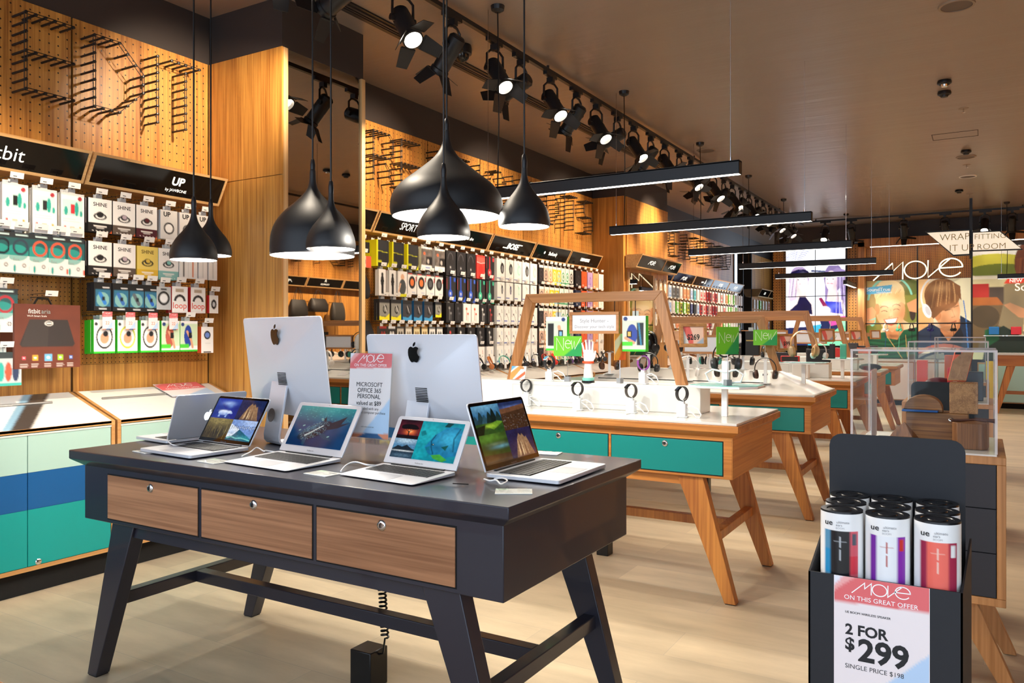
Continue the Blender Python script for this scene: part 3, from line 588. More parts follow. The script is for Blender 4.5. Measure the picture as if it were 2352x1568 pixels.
def fish():
    c = Cv(90, 92, '#0c8496'); c.soft(.2, .3, .3, .3, '#25b4bc', .7); c.poly([(.22, .66), (.38, .34), (.62, .12), (.86, .10), (1, .22), (1, .80), (.78, .86), (.5, .88), (.34, .80)], '#1572a0'); c.soft(.72, .42, .28, .22, '#3fb4d8', .8, -.6); c.soft(.55, .62, .18, .12, '#0c4c74', .6)
    c.poly([(.54, .12), (.60, .0), (.74, .02), (.66, .12)], '#0a3c40'); c.line([(.40, .34), (.34, .50), (.38, .66), (.46, .80)], .03, '#0a4258', .8); c.line([(.92, .14), (.84, .40), (.90, .70)], .035, '#0a4860', .7); c.poly([(.24, .66), (.34, .62), (.36, .72), (.28, .74)], '#0f6a80'); c.ell(.40, .58, .028, .024, '#062a30'); c.ell(.405, .575, .01, .009, '#cfe8ea')
    c.poly([(.42, .84), (.62, .80), (.82, .92), (.72, .98), (.5, .92)], '#3f9f3c'); c.poly([(.60, .62), (.76, .56), (.72, .70)], '#0a5450'); c.soft(.12, .85, .15, .1, '#1cbac4', .6); c.poly([(.02, .28), (.12, .24), (.18, .34), (.08, .40)], '#117a84'); return c.noise(.22, 22, 15)
def fishscreen():
    A = np.zeros((92, 140, 3), np.float32); A[:46, :50] = sunset().done()[:46, :50]; A[46:, :50] = lake().done()[:46, :50]; A[:, 50:] = fish().done()[:92, :90]; return A
def whale():
    c = Cv(139, 91, '#083c68'); c.soft(.5, -.05, .8, .3, '#1c9a9a', .9); c.soft(.3, .9, .6, .3, '#041c44', .8); c.noise(.2, 9, 16); r = random.Random(3)
    for i in range(60): c.ell(r.random(), r.random() * .35, .014, .006, '#57b4b4', .5, r.uniform(-.6, .2))
    c.ell(.42, .60, .29, .155, '#0a2338', 1, -.50); c.soft(.36, .54, .2, .05, '#2f6f8c', .6, -.5); c.soft(.46, .72, .2, .05, '#03101f', .8, -.5)
    c.poly([(.60, .44), (.78, .30), (.90, .20), (.84, .40), (.98, .34), (.80, .50), (.64, .56)], '#0a2034'); c.poly([(.50, .66), (.62, .66), (.80, .82), (.62, .78)], '#123c58'); c.poly([(.26, .78), (.34, .80), (.33, .98), (.29, .96)], '#123c58'); c.poly([(.5, .34), (.54, .24), (.58, .40)], '#0a2034')
    for i in range(230):
        a, q = r.random() * 6.28, math.sqrt(r.random()) * .92; x, y = .28 * q * math.cos(a), .14 * q * math.sin(a); ca, sa = math.cos(-.50), math.sin(-.50)
        c.ell(.42 + x * ca - y * sa * .65, .60 + (x * sa + y * ca) * 1.5, .0038, .005, '#8fb8c8', .8)
    c.line([(.28, .74), (.42, .60), (.54, .47)], .010, '#e4ecec'); c.line([(.30, .75), (.42, .63)], .006, '#9cc0b8')
    for x, y in ((.48, .30), (.50, .33), (.2, .5), (.16, .62), (.7, .72)): c.ell(x, y, .022, .012, '#9ad0c4', .7, -.4)
    return c.done()
# ================================================================== LAPTOPS AND DESKTOPS
M_KEY = mat('black_keys', '#121214', .45); M_LAP = mat('laptop_aluminium', '#dfe0e4', .34, .3); M_GLASSBEZ = mat('black_bezel', '#08080a', .08); M_LOGOW = mat('lit_logo', '#f4f8ff', .3, emit=1.2)
def laptop(label, hc, rz, w_, d, L, tilt, img, air=False, z=.882):
    t = thing('laptop', label, 'laptop', (hc[0], hc[1], z), math.radians(rz), 'laptops on the charcoal table')
    th = .012 if not air else .011
    b = MB(); r = .012; out = []
    for cx_, cy_, a0 in ((w_ / 2 - r, -r, 0), (-w_ / 2 + r, -r, 90), (-w_ / 2 + r, -d + r, 180), (w_ / 2 - r, -d + r, 270)):
        out += [(cx_ + r * math.cos(math.radians(a0 + k * 30)), cy_ + r * math.sin(math.radians(a0 + k * 30))) for k in range(4)]
    if air:
        n = len(out); zz = lambda y: .004 + .009 * (y + d) / d
        b.add([(x, y, .002) for x, y in out] + [(x, y, zz(y)) for x, y in out], [tuple(range(n))[::-1], tuple(range(n, 2 * n))] + [(i, (i + 1) % n, n + (i + 1) % n, n + i) for i in range(n)])
    else: b.ext(out, .002, .002 + th)
    sl = .009 / d if air else 0; zt = (lambda y: .004 + .009 * (y + d) / d) if air else (lambda y: .002 + th)
    base = b.build('base', M_LAP, t, bevel=.0012)
    tl = math.atan(sl); F = Matrix.Translation((0, -d, zt(-d))) @ Matrix.Rotation(tl, 4, 'X')
    kb = MB().box(-w_ * .42, w_ * .42, d * .44, d * .88, .0003, .0007, mi=1, M=F); kw = w_ * .84 / 14
    for rr in range(6):
        kh = d * .44 / 6.2
        for k in range(14):
            if rr == 0 and 4 <= k <= 8:
                if k > 4: continue
                x0, x1 = -w_ * .42 + 4 * kw, -w_ * .42 + 9 * kw
            else: x0, x1 = -w_ * .42 + k * kw, -w_ * .42 + (k + 1) * kw
            y0 = d * .45 + rr * kh; kb.box(x0 + .0012, x1 - .0012, y0 + .001, y0 + kh - .0015, .0007, .0022, M=F)
    kb.build('keyboard', [M_KEY, M_LAP if air else M_GLASSBEZ], base)
    MB().box(-w_ * .15, w_ * .15, d * .05, d * .38, .0002, .0006, M=F).build('trackpad', mat('trackpad', '#bfc1c6', .35, .4), base)
    MB().box(-w_ * .36, w_ * .36, -.012, -.002, zt(0) - .003, zt(0) + .004).build('hinge', M_KEY, t)
    H = Matrix.Translation((0, -.004, zt(0) + .002)) @ Matrix.Rotation(-math.radians(tilt), 4, 'X')    # lid frame: z up the lid, -y is the screen side
    o2 = []; r = .012
    for cx_, cy_, a0 in ((w_ / 2 - r, L - r, 0), (-w_ / 2 + r, L - r, 90)): o2 += [(cx_ + r * math.cos(math.radians(a0 + k * 30)), cy_ + r * math.sin(math.radians(a0 + k * 30))) for k in range(4)]
    o2 += [(-w_ / 2, .002), (w_ / 2, .002)]
    LM_ = H @ Matrix.Rotation(math.pi / 2, 4, 'X')     # x right, y up lid, z toward screen side (-y)
    lid = MB().ext(o2, -.006, 0, M=LM_).build('lid', M_LAP, t, bevel=.001)
    if not air: MB().ext([(x * .985, y * .985 + .002) for x, y in o2], .0002, .0008, M=LM_).build('bezel', M_GLASSBEZ, lid)
    mx, m0, m1 = (w_ * .062, .135, .07) if air else (w_ * .035, .085, .055)
    sx0, sy1, sy0 = w_ / 2 - mx, L * (1 - m1), L * m0
    s = MB(); s.grid(LM_ @ Vector((-sx0, sy1, .0012)), LM_.to_3x3() @ Vector((2 * sx0, 0, 0)), LM_.to_3x3() @ Vector((0, sy0 - sy1, 0)), img); s.build('screen', M_SCREEN, lid)
    MB().lathe([(.001, .0012), (.0018, .0012)], 8, M=T2(LM_, 0, L * (1 - m1 * .45))).text('MacBook Air' if air else 'MacBook Pro', T2(LM_, 0, L * m0 * .45, .0012), .007, 0).build('camera_dot_and_lettering', mat('grey_print', '#6a6c72', .5), lid)
    B2 = LM_ @ Matrix.Rotation(math.pi, 4, 'Y')
    MB().ext([(x * .045, y * .045) for x, y in APPLE], .0062, .0068, M=T2(B2, 0, L * .5, 0)).ext([(x * .045, y * .045) for x, y in LEAF], .0062, .0068, M=T2(B2, 0, L * .5, 0)).build('logo', M_LOGOW, lid)
    return t
laptop('silver laptop turned away so its grey lid and lit logo show, leftmost', (-2.967, 2.304), -96, .34, .262, .21, 22, quad_img([grass, rocks, bears, peaks]))
laptop('silver laptop with black bezel and four blue and brown pictures, left of centre', (-2.70, 2.196), -4, .345, .265, .212, 30, quad_img([bears, rocks, grass, peaks]))
laptop('thin white-framed laptop showing a spotted whale shark', (-2.19, 2.177), -4, .35, .255, .21, 30.5, whale(), True)
laptop('smallest white-framed laptop showing teal fish and a red sunset', (-1.66, 2.16), -4, .33, .215, .178, 28, fishscreen(), True)
laptop('large silver laptop with dark screen of landscapes, rightmost on the table corner', (-1.399, 2.356), 91, .375, .268, .234, 19, quad_img([karst, dunes, meadow, icecastle]))
M_IMAC = mat('desktop_aluminium', '#e0e3ea', .34, .25)
def imac(label, c, rz, k, tilt, img):
    t = thing('desktop_computer', label, 'computer', (c[0], c[1], .8805), math.radians(rz), 'desktop computers seen from behind')
    W_, z0, z1 = .345 * k, .12 * k, .545 * k; H = Matrix.Translation((0, 0, z0)) @ Matrix.Rotation(math.radians(tilt), 4, 'X'); h_ = z1 - z0
    def rr(x0, x1, y0, y1, r, n=5):
        o = []
        for cx_, cy_, a0 in ((x1 - r, y1 - r, 0), (x0 + r, y1 - r, 90), (x0 + r, y0 + r, 180), (x1 - r, y0 + r, 270)): o += [(cx_ + r * math.cos(math.radians(a0 + 90 * q / n)), cy_ + r * math.sin(math.radians(a0 + 90 * q / n))) for q in range(n + 1)]
        return o
    # shell: layered outlines shrinking towards the back (-y), centre bulge
    vs = []; rings = [0, 1, 1, .985, .96, .92, .87, .81, .74, .66, .57, .47, .36, .24, .12, .03]
    base_ = rr(-W_, W_, 0, h_, .018 * k)
    for j, f in enumerate(rings):
        f = f or 1
        for x, z in base_:
            X, Z = x * f, h_ / 2 + (z - h_ / 2) * f; q = (1 - (X / W_) ** 2) * (1 - ((Z - h_ / 2) / (h_ / 2)) ** 2)
            vs.append((X, 0 if j == 0 else -.005 - (.037 * max(q, 0) ** .8 if j > 1 else 0), Z))
    n = len(base_); fs = [tuple(range(n)), tuple(range((len(rings) - 1) * n, len(rings) * n))[::-1]] + [(j * n + i, j * n + n + i, j * n + n + (i + 1) % n, j * n + (i + 1) % n) for j in range(len(rings) - 1) for i in range(n)]
    sh = MB().add(vs, fs, M=H).build('shell', M_IMAC, t, smooth=True)
    F = H @ Matrix.Translation((0, .0006, 0)) @ Matrix.Rotation(-math.pi / 2, 4, 'X') @ Matrix.Rotation(math.pi, 4, 'Z')
    fr = H @ basis((0, .0006, 0), (-1, 0, 0), (0, 0, 1))
    MB().ext(rr(-W_ * .995, W_ * .995, h_ * .17, h_ * .995, .015 * k), 0, .001, M=fr).build('bezel', M_GLASSBEZ, sh)
    MB().grid(fr @ Vector((-W_ * .94, h_ * .96, .0014)), fr.to_3x3() @ Vector((W_ * 1.88, 0, 0)), fr.to_3x3() @ Vector((0, -h_ * .74, 0)), img).build('screen', M_SCREEN, sh)
    Bk = H @ basis((0, 0, 0), (1, 0, 0), (0, 0, 1)); a = .078 * k; zl = h_ * .845
    MB().ext([(x * a, y * a) for x, y in APPLE], .0335, .036, M=T2(Bk, 0, zl - .01, 0)).ext([(x * a, y * a) for x, y in LEAF], .0325, .036, M=T2(Bk, 0, zl - .01, 0)).build('logo', mat('black_logo', '#0c0c0f', .15), sh)
    v = MB()
    for i in range(9): v.box(-.035 * k, .035 * k, -.0425, -.038, h_ * .33 + i * .0062, h_ * .33 + i * .0062 + .003, M=H @ Matrix.Translation((.035 * k, 0, 0)))
    v.build('vent', GAP, sh)
    # stand: bent plate
    pr = [(.11 * k, .0), (-.055 * k, .0), (-.080 * k, .004), (-.092 * k, .018), (-.094 * k, .04), (-.050 * k, .300 * k), (-.042 * k, .312 * k), (-.02 * k, .312 * k)]
    th_ = .009; vs = []; sw = .0675 * k
    for i, (y, z) in enumerate(pr):
        a_, b_ = pr[max(i - 1, 0)], pr[min(i + 1, len(pr) - 1)]; t_ = Vector((b_[0] - a_[0], b_[1] - a_[1])).normalized(); nx, nz = (t_.y, -t_.x)
        vs += [(-sw, y, z), (sw, y, z), (sw, y + nx * th_, z + nz * th_ if i else z + th_), (-sw, y + nx * th_, z + nz * th_ if i else z + th_)]
    # offset must point to the inside (front/up)
    vs2 = []
    for i, (y, z) in enumerate(pr):
        yi, zi = (y, z + th_) if i < 2 else ((y + th_ * .5, z + th_ * .9) if i == 2 else ((y + th_, z + th_ * .4) if i < 5 else ((y + th_, z - .002) if i == 5 else (y + .003, z - th_))))
        vs2 += [(-sw, y, z), (sw, y, z), (sw, yi, zi), (-sw, yi, zi)]
    m = len(pr); fs = [(0, 1, 2, 3), ((m - 1) * 4 + 3, (m - 1) * 4 + 2, (m - 1) * 4 + 1, (m - 1) * 4)] + [(j * 4 + q, j * 4 + 4 + q, j * 4 + 4 + (q + 1) % 4, j * 4 + (q + 1) % 4) for j in range(m - 1) for q in range(4)]
    st = MB().add(vs2, fs).build('stand', M_IMAC, t, bevel=.001)
    hq = basis((0, -.0855 * k, .125 * k), (1, 0, 0), (0, .166, .986))
    MB().lathe([(.001, .0085), (.029 * k, .0085), (.029 * k, .006)], 24, M=hq).build('cable_hole', mat('dark_hole', '#5c5148', .3), st)
imac('large silver desktop computer seen from behind, taller one at left', (-2.573, 2.447), -15.3, 1.0, 7, whale())
imac('smaller silver desktop computer seen from behind, behind the printed offer stand', (-1.80, 2.395), -9.5, .865, 7, whale())
# ------------------------------------------------------------------ offer stand, price cards, cables on the dark table
t = thing('offer_stand', 'clear acrylic stand with a pink and white software offer card', 'sign stand', (-1.985, 2.30, .881))
MB().box(-.15, .15, -.05, .05, .060, .064).box(-.15, -.146, -.05, .05, 0, .060).box(.146, .15, -.05, .05, 0, .060).build('riser', M_ACRY, t)
Sg = Matrix.Translation((-.02, 0, .236)) @ basis((0, 0, 0), (1, 0, 0), (0, .08, 1))
MB().box(-.108, .108, -.168, .165, -.004, -.0022, M=Sg).box(-.108, .108, -.168, .165, .0025, .0035, M=Sg).build('acrylic_sleeve', M_ACRY, t)
mb = MB().box(-.103, .103, -.16, .16, -.002, -.0001, '#efe3e2', M=Sg)
offer(mb, Sg, .206, .32, [('MICROSOFT', .37, .115, .006, '#141414', 'C'), ('OFFICE 365', .44, .115, .006, '#141414', 'C'), ('PERSONAL', .51, .115, .006, '#141414', 'C'), ('valued at $89', .59, .11, .01, '#141414', 'C'), ('included with any', .655, .07, 0, '#2a2a2a', 'C'), ('Apple Mac computer purchase', .70, .066, 0, '#2a2a2a', 'C'), ('valid while stocks last', .87, .035, 0, '#555555', 'C')])
mb.build('printed_card', M_INK, t)
def price_card(x, y, rz, label, w_=.11, d=.075, z=.8805):
    c = Cv(26, 18, '#ece8e2'); c.rect(0, 0, .35, .3, '#dff0d8'); c.lines(.06, .45, .5, 4, .12, '#8f8a86', .015); c.line([(.62, .3), (.9, .3)], .05, '#5b5755'); c.line([(.6, .6), (.93, .6)], .03, '#9c9894')
    t = thing('price_card', label, 'price card', (x, y, z), math.radians(rz), 'price cards lying on the charcoal table')
    MB().box(-w_ / 2, w_ / 2, -d / 2, d / 2, .003, .0048).build('acrylic_cover', M_ACRY, t)
    MB().box(-w_ / 2, w_ / 2, -d / 2, d / 2, 0, .0022, '#ece8e2').grid((-w_ / 2, d / 2, .0024), (w_, 0, 0), (0, -d, 0), c.done()).build('paper', M_INK, t); return t
for u, v, rz, lb in [(340, 1036, -8, 'price card at the left end of the charcoal table'), (492, 1059, -6, 'price card before the laptop with the blue and brown pictures'), (742, 1087, -5, 'price card before the whale shark laptop'), (1180, 1128, 30, 'price card at the table edge before the rightmost laptop'), (1255, 1040, 10, 'white price card near the back edge of the charcoal table')]:
    p = onZ(u, v, .882); price_card(p.x, p.y, rz, lb)
M_CABLE = mat('white_cable', '#eeeeee', .4)
def cable(pix, label, z=.884, r=.0026, lift=0, name='charging_cable', m=None):
    pts = [onZ(u, v, z + r) for u, v in pix]; P = []
    for i in range(len(pts) - 1):
        p0, p1, p2, p3 = pts[max(i - 1, 0)], pts[i], pts[i + 1], pts[min(i + 2, len(pts) - 1)]
        for k in range(6): q = k / 6; P.append(.5 * (2 * p1 + (p2 - p0) * q + (2 * p0 - 5 * p1 + 4 * p2 - p3) * q * q + (3 * p1 - p0 - 3 * p2 + p3) * q ** 3))
    P.append(pts[-1]); n = len(P)
    P = [p + Vector((0, 0, lift * math.sin(math.pi * i / (n - 1)))) for i, p in enumerate(P)]
    return tag(MB().tube(P, r, 6).build(name, m or M_CABLE, smooth=True), label, 'cable')
cable([(470, 1024), (425, 1026), (400, 1032), (386, 1024), (388, 1014), (398, 1008), (404, 1014)], 'white charging cable curled between the two left laptops', lift=.02)
cable([(555, 1048), (575, 1043), (590, 1036), (605, 1044), (612, 1040), (640, 1040)], 'white charging cable from the whale shark laptop', lift=.015)
cable([(783, 1082), (795, 1074), (815, 1070), (840, 1076), (858, 1074), (882, 1070)], 'white charging cable beside the fish laptop', lift=.015)
cable([(1112, 1100), (1125, 1108), (1140, 1110), (1150, 1120), (1165, 1112), (1155, 1102), (1135, 1100)], 'white charging cable curled at the rightmost laptop', lift=.012)
cable([(1040, 1110), (1060, 1111), (1076, 1112)], 'thin black strap lying by the fish laptop', r=.002, name='strap', m=M_BLACKP)
# ================================================================== PEG LETTERS ON THE WALL
G = .055
LET = {
 'E': [[(0, 8), (0, 0)], [(0, 8), (5, 8)], [(0, 4), (5, 4)], [(0, 0), (5, 0)]],
 'D': [[(0, 8), (0, 0)], [(0, 8), (3, 8), (4, 7), (5, 6), (6, 5), (6, 3), (5, 2), (3, 0), (0, 0)]],
 'I': [[(0, 8), (0, 0)]], 'T': [[(0, 8), (4, 8)], [(2, 7), (2, 0)]],
 'C': [[(5, 8), (2, 8), (0, 6), (0, 2), (2, 0), (5, 0)]], 'R': [[(0, 8), (0, 0)], [(0, 8), (3, 8), (5, 7), (5, 5), (3, 4), (0, 4)], [(3, 3), (5, 0)]],
 'A': [[(0, 0), (2, 8)], [(2, 8), (5, 0)], [(1, 3), (4, 3)]], 'O': [[(2, 8), (4, 8), (6, 6), (6, 2), (4, 0), (2, 0), (0, 2), (0, 6), (2, 8)]],
 'N': [[(0, 0), (0, 8)], [(0, 8), (4, 0)], [(4, 0), (4, 8)]], 'S': [[(5, 8), (1, 8), (0, 7), (0, 5), (1, 4), (4, 4), (5, 3), (5, 1), (4, 0), (0, 0)]]}
def pegme(s=1):
    return MB().lathe([(.007, 0), (.0075, .135), (.0095, .137), (.0095, .148), (.001, .150)], 8, M=Matrix.Rotation(math.pi / 2 * s, 4, 'Y')).mesh('peg', M_BLACK, True)
PEG = {1: pegme(1), -1: pegme(-1)}
def peg_letter(ch, x, y, z, label, s=1, w_=1):
    t = thing('peg_letter', label, 'peg letter', (x, y, z), 0, 'letters made of black pegs on the pegboard'); seen = set()
    for st in LET[ch]:
        pts = []
        for (a, b), (c, d) in zip(st, st[1:]):
            n = max(abs(c - a), abs(d - b))
            for k in range(n + 1): q = (a + (c - a) * k / n, b + (d - b) * k / n); pts.append(q) if not pts or pts[-1] != q else None
        for q in pts:
            q2 = (round(q[0]), round(q[1]))
            if q2 in seen: continue
            seen.add(q2); part('peg', PEG[s], t, Matrix.Translation((0, s * q2[0] * G * w_, q2[1] * G)))
        X = s * .140
        P = [(X, s * round(a) * G * w_ + .008, round(b) * G + .008) for a, b in pts]; Q = [(X, s * round(a) * G * w_ - .008, round(b) * G - .008) for a, b in pts][::-1]
        MB().tube(P + Q, .0024, 5, closed=True).build('rubber_band', M_RUBBER, t)
    return t
for ch, y in (('E', 2.459), ('D', 2.866), ('I', 3.30), ('T', 3.405)):
    peg_letter(ch, -4.85, y, 2.755, 'black peg letter %s on the pegboard left of the column' % ch)
for i, (ch, y) in enumerate([('C', 4.98), ('R', 5.46), ('E', 5.86), ('A', 6.32), ('T', 6.78), ('I', 7.20), ('O', 7.42), ('N', 7.9), ('E', 8.32), ('D', 8.74), ('I', 9.24), ('T', 9.38), ('S', 9.82)]):
    peg_letter(ch, -4.85, y, 2.745, 'black peg letter %s, %s letter on the pegboard right of the mirror column' % (ch, ORD[i]))
for i, (ch, y) in enumerate([('C', 12.5), ('R', 13.0), ('E', 13.5), ('A', 14.1), ('T', 14.7), ('E', 15.2), ('D', 15.75), ('S', 16.3), ('O', 16.8)]):
    peg_letter(ch, -4.85, y, 2.745, 'black peg letter %s, %s letter on the far pegboard above the phone cases' % (ch, ORD[i]))
for i, (ch, y) in enumerate([('A', 13.6), ('N', 12.9), ('I', 12.35), ('D', 12.1), ('T', 11.5), ('O', 11.0)]):
    peg_letter(ch, 3.11, y, 2.745, 'black peg letter %s, %s letter over the handbags seen in the mirror' % (ch, ORD[i]), -1)
# ================================================================== BLACK SIGN BOXES
M_SIGNBLK = mat('black_sign_glass', '#0d0b0b', .08); M_LITW = mat('lit_lettering', '#fffdf0', .4, emit=.8)
def sign_box(x, y0, y1, z0, z1, draw, label, s=1, out0=.15, out1=.25, grp='black sign boxes over the shelves'):
    """box leaning out from the wall: bottom stands out0, top out1"""
    t = thing('sign_box', label, 'sign', (x, (y0 + y1) / 2, z0), 0, grp); h_ = z1 - z0; L = (y1 - y0) / 2; e = .016
    def pan(o, L0, L1, q0, q1, a0, a1):  # slanted slab on the face: y from L0..L1, heights q0..q1, thickness a0..a1
        f = lambda q: out0 + (out1 - out0) * q / h_
        return [(s * (f(q0) + a0), L0, q0), (s * (f(q0) + a1), L0, q0), (s * (f(q0) + a1), L1, q0), (s * (f(q0) + a0), L1, q0), (s * (f(q1) + a0), L0, q1), (s * (f(q1) + a1), L0, q1), (s * (f(q1) + a1), L1, q1), (s * (f(q1) + a0), L1, q1)]
    c = MB().hexa([(0, -L, 0), (s * out0, -L, 0), (s * out0, L, 0), (0, L, 0), (0, -L, h_), (s * out1, -L, h_), (s * out1, L, h_), (0, L, h_)]); c.build('cabinet', OAK, t)
    fr = MB()
    for a, b, c_, d in ((-L, L, 0, e), (-L, L, h_ - e, h_), (-L, -L + e, e, h_ - e), (L - e, L, e, h_ - e)): fr.hexa(pan(0, a, b, c_, d, 0, .008))
    fr.build('frame', OAK, t); MB().hexa(pan(0, -L + e, L - e, e, h_ - e, .001, .003)).build('panel', M_SIGNBLK, t)
    F = basis((s * (out0 + (out1 - out0) * .5 + .0045), 0, h_ / 2), (0, s, 0), (s * (out1 - out0), 0, h_))
    m = MB(); draw(m, F, h_); 
    if m.v: m.build('lettering', M_LITW, t)
    return t
def dtext(t, sz=.4, b=.01, dx=0, dy=0, sx=1, shear=0): return lambda m, F, h_: m.text(t, T2(F, dx, dy, 0), h_ * sz, b, sx=sx, shear=shear)
def dmove(k=.30, dx=0): return lambda m, F, h_: m.ribbon(MOVE, .03, T2(F, dx, 0, 0, k))
def d2(*fs): return lambda m, F, h_: [f(m, F, h_) for f in fs]
def blank(m, F, h_): pass
ZS0, ZS1 = 2.262, 2.447
sign_box(-4.85, .81, 1.795, ZS0, ZS1, blank, 'black sign box at the very left edge of the wall')
sign_box(-4.85, 1.81, 2.785, ZS0, ZS1, dtext('fitbit', .62, -.004, .02), 'black sign box cut by the left edge, rounded white lettering', out1=.25)
sign_box(-4.85, 2.80, 3.775, ZS0, ZS1, d2(dtext('UP', .42, .03, .12, .018), dtext('by JAWBONE', .15, 0, .12, -.045)), 'black sign box with two bold white letters, touching the wooden column')
sign_box(-4.85, 4.68, 5.41, ZS0, ZS1, blank, 'blank black sign box just right of the mirror column')
sign_box(-4.85, 5.43, 6.36, ZS0, ZS1, dtext('SPORT', .55, -.002, 0, 0, .8, .2), 'black sign box with slanted white word about sport')
sign_box(-4.85, 6.38, 7.31, ZS0, ZS1, dtext('beats by dr.dre', .26, .01), 'black sign box partly hidden by the pendant, small white words')
sign_box(-4.85, 7.33, 8.28, ZS0, ZS1, d2(dtext('BOSE', .5, .04, .01, 0, 1.15, .25), lambda m, F, h_: m.ribbon([[(-.20, -.028), (-.12, -.028)], [(.10, .03), (.20, .03)]], .012, F)), 'black sign box with heavy slanted white capitals')
sign_box(-4.85, 8.30, 9.23, ZS0, ZS1, d2(dtext('Skullcandy', .36, .015, .03, 0, .8), lambda m, F, h_: m.lathe([(.001, 0), (.018, 0)], 10, M=T2(F, -.19, 0, 0))), 'black sign box, second from the second column')
sign_box(-4.85, 9.25, 10.2, ZS0, ZS1, dtext('URBANEARS', .34, .035, 0, 0, .8), 'black sign box with blocky white capitals, beside the second column')
sign_box(-4.36, 10.45, 11.46, ZS0 + .03, ZS1 + .03, dmove(.26), 'left black sign box on the second column', grp='sign boxes further back'); sign_box(-4.36, 11.47, 12.17, ZS0 + .03, ZS1 + .03, dmove(.26), 'right black sign box on the second column', grp='sign boxes further back')
for i, (a, b) in enumerate([(12.4, 13.28), (13.30, 14.42), (14.44, 15.58), (15.60, 16.72), (16.74, 17.85)]):
    sign_box(-4.85, a, b, ZS0, ZS1, [dtext('CASES', .4, .02), dmove(.28), d2(dtext('cygnett', .25, .03, -.05), lambda m, F, h_: m.ribbon([[(.08, -.04), (.12, .05), (.15, -.02), (.11, -.03)]], .014, F)), dmove(.28), dmove(.28)][i], 'black sign box above the phone cases, %s past the second column' % ORD[i], grp='sign boxes further back')
sign_box(-4.85, 19.5, 20.5, ZS0, ZS1, dtext('-50%', .5, 0), 'far black discount sign box, left one', grp='sign boxes further back'); sign_box(-4.85, 20.52, 21.6, ZS0, ZS1, dtext('-50%', .5, 0), 'far black discount sign box, right one', grp='sign boxes further back')
for i in range(9):
    a = 6.0 + i * 1.0
    sign_box(3.11, a, a + .98, ZS0, ZS1, [dmove(.26), blank, blank, dtext('ALFIE', .5, .0), dmove(.26), d2(dtext('CRUMPLER', .26, .03, 0, -.03), lambda m, F, h_: m.ribbon([[(-.01, .02), (.01, .06), (.03, .03), (.02, .09)]], .014, F)), blank, dmove(.26), blank][i], 'black sign box on the right wall, %s along it, seen in the mirror' % ORD[i], -1, grp='sign boxes on the right wall')
# ================================================================== LOW CABINETS
CAB = wood('cabinet_edge', '#b07b45', '#cf9c62', 'Y', .4)
def cabinet(y0, y1, art, label, x0=-4.37, s=1, cols=(M_MINT, M_BLUE, M_AQUA)):
    L = y1 - y0; t = thing('base_cabinet', label, 'cabinet', (x0, y0, FZ), 0, 'low cabinets along the left wall'); e = .022
    pr = [(-.475 * s, .135), (0, .135), (0, .895), (-.44 * s, 1.045), (-.475 * s, 1.045)]
    b = MB()
    for a, c in ((0, e), (L - e, L)): b.add([(x, a, z) for x, z in pr] + [(x, c, z) for x, z in pr], [(0, 1, 2, 3, 4)[::-1], (5, 6, 7, 8, 9)] + [(i, (i + 1) % 5, 5 + (i + 1) % 5, 5 + i) for i in range(5)])
    b.box(-.47, 0, e, L - e, .135, .157).box(-.05, 0, e, L - e, .873, .895).box(-.47, -.44, e, L - e, .157, 1.04); b.build('carcass', CAB, t)
    MB().box(-.46, -.06, .01, L - .01, 0, .135).build('plinth', GAP, t)
    W_ = (L - 2 * e - .012) / 2
    for k in range(2):
        a = e + .004 + k * (W_ + .004); d = MB()
        for m_, (z0, z1) in enumerate(((.661, .869), (.464, .659), (.160, .462))): d.box(-.02, -.003, a, a + W_, z0, z1, mi=m_)
        for z in (.462, .659): d.box(-.02, -.0045, a, a + W_, z, z + .002, mi=1)
        dd = d.build('door', list(cols), t)
        if k: MB().lathe([(.001, .006), (.008, .006), (.017, 0)], 16, M=basis((-.003, a + .055, .174), (0, 1, 0), (0, 0, 1))).build('lock', M_CHROME, dd, smooth=True)
    c = Cv(90, 44, '#e9e6e0'); f = lambda u, v, X=-4.38: (onX(u, v, X).y - y0) / L; art(c, f)
    n = Vector((.15, 0, .44)).normalized() * .002
    MB().box(-.44, 0, e, L - e, .86, .868).add([(0, e, .893), (0, L - e, .893), (-.44, L - e, 1.043), (-.44, e, 1.043), (0, e, .88), (0, L - e, .88), (-.44, L - e, 1.03), (-.44, e, 1.03)], [(0, 1, 2, 3), (7, 6, 5, 4), (0, 4, 5, 1), (1, 5, 6, 2), (2, 6, 7, 3), (3, 7, 4, 0)], '#e9e6e0').build('sloped_top', M_WHITE, t)
    MB().grid(Vector((-.44, e, 1.043)) + n, (0, L - 2 * e, 0), (.44, 0, -.15), c.done()).build('printed_strip', M_GLOSSINK, t)
    MB().tube([Vector((-.30, .09, .998)) + n * 2, Vector((-.30, L - .2, .998)) + n * 2], .008, 8).build('grip_rail', mat('satin_rail', '#8d8a86', .4, .5), t)
    return t
def art1(c, f):
    a, b, c_, d = f(18, 985), f(68, 980), f(133, 905, -4.75), f(90, 905, -4.75)
    c.poly([(a - .22, 1), (a - .02, 1), (d - .02, 0), (d - .22, 0)], '#f8f7f4'); c.poly([(a - .05, 1), (a, 1), (d, 0), (d - .05, 0)], '#8fb6cf'); c.poly([(a, 1), (b, 1), (c_, 0), (d, 0)], '#4b443f')
def art2(c, f):
    a, b, c_, d = .74, .84, .93, .86
    c.poly([(a - .2, 1), (a - .03, 1), (d - .03, 0), (d - .2, 0)], '#f8f7f4'); c.poly([(a - .05, 1), (a, 1), (d, 0), (d - .05, 0)], '#7fa6cf'); c.poly([(a, 1), (b, 1), (c_, 0), (d, 0)], '#332d2a')
    c.lines(.08, .5, .34, 3, .1, '#c9d3df', .012)
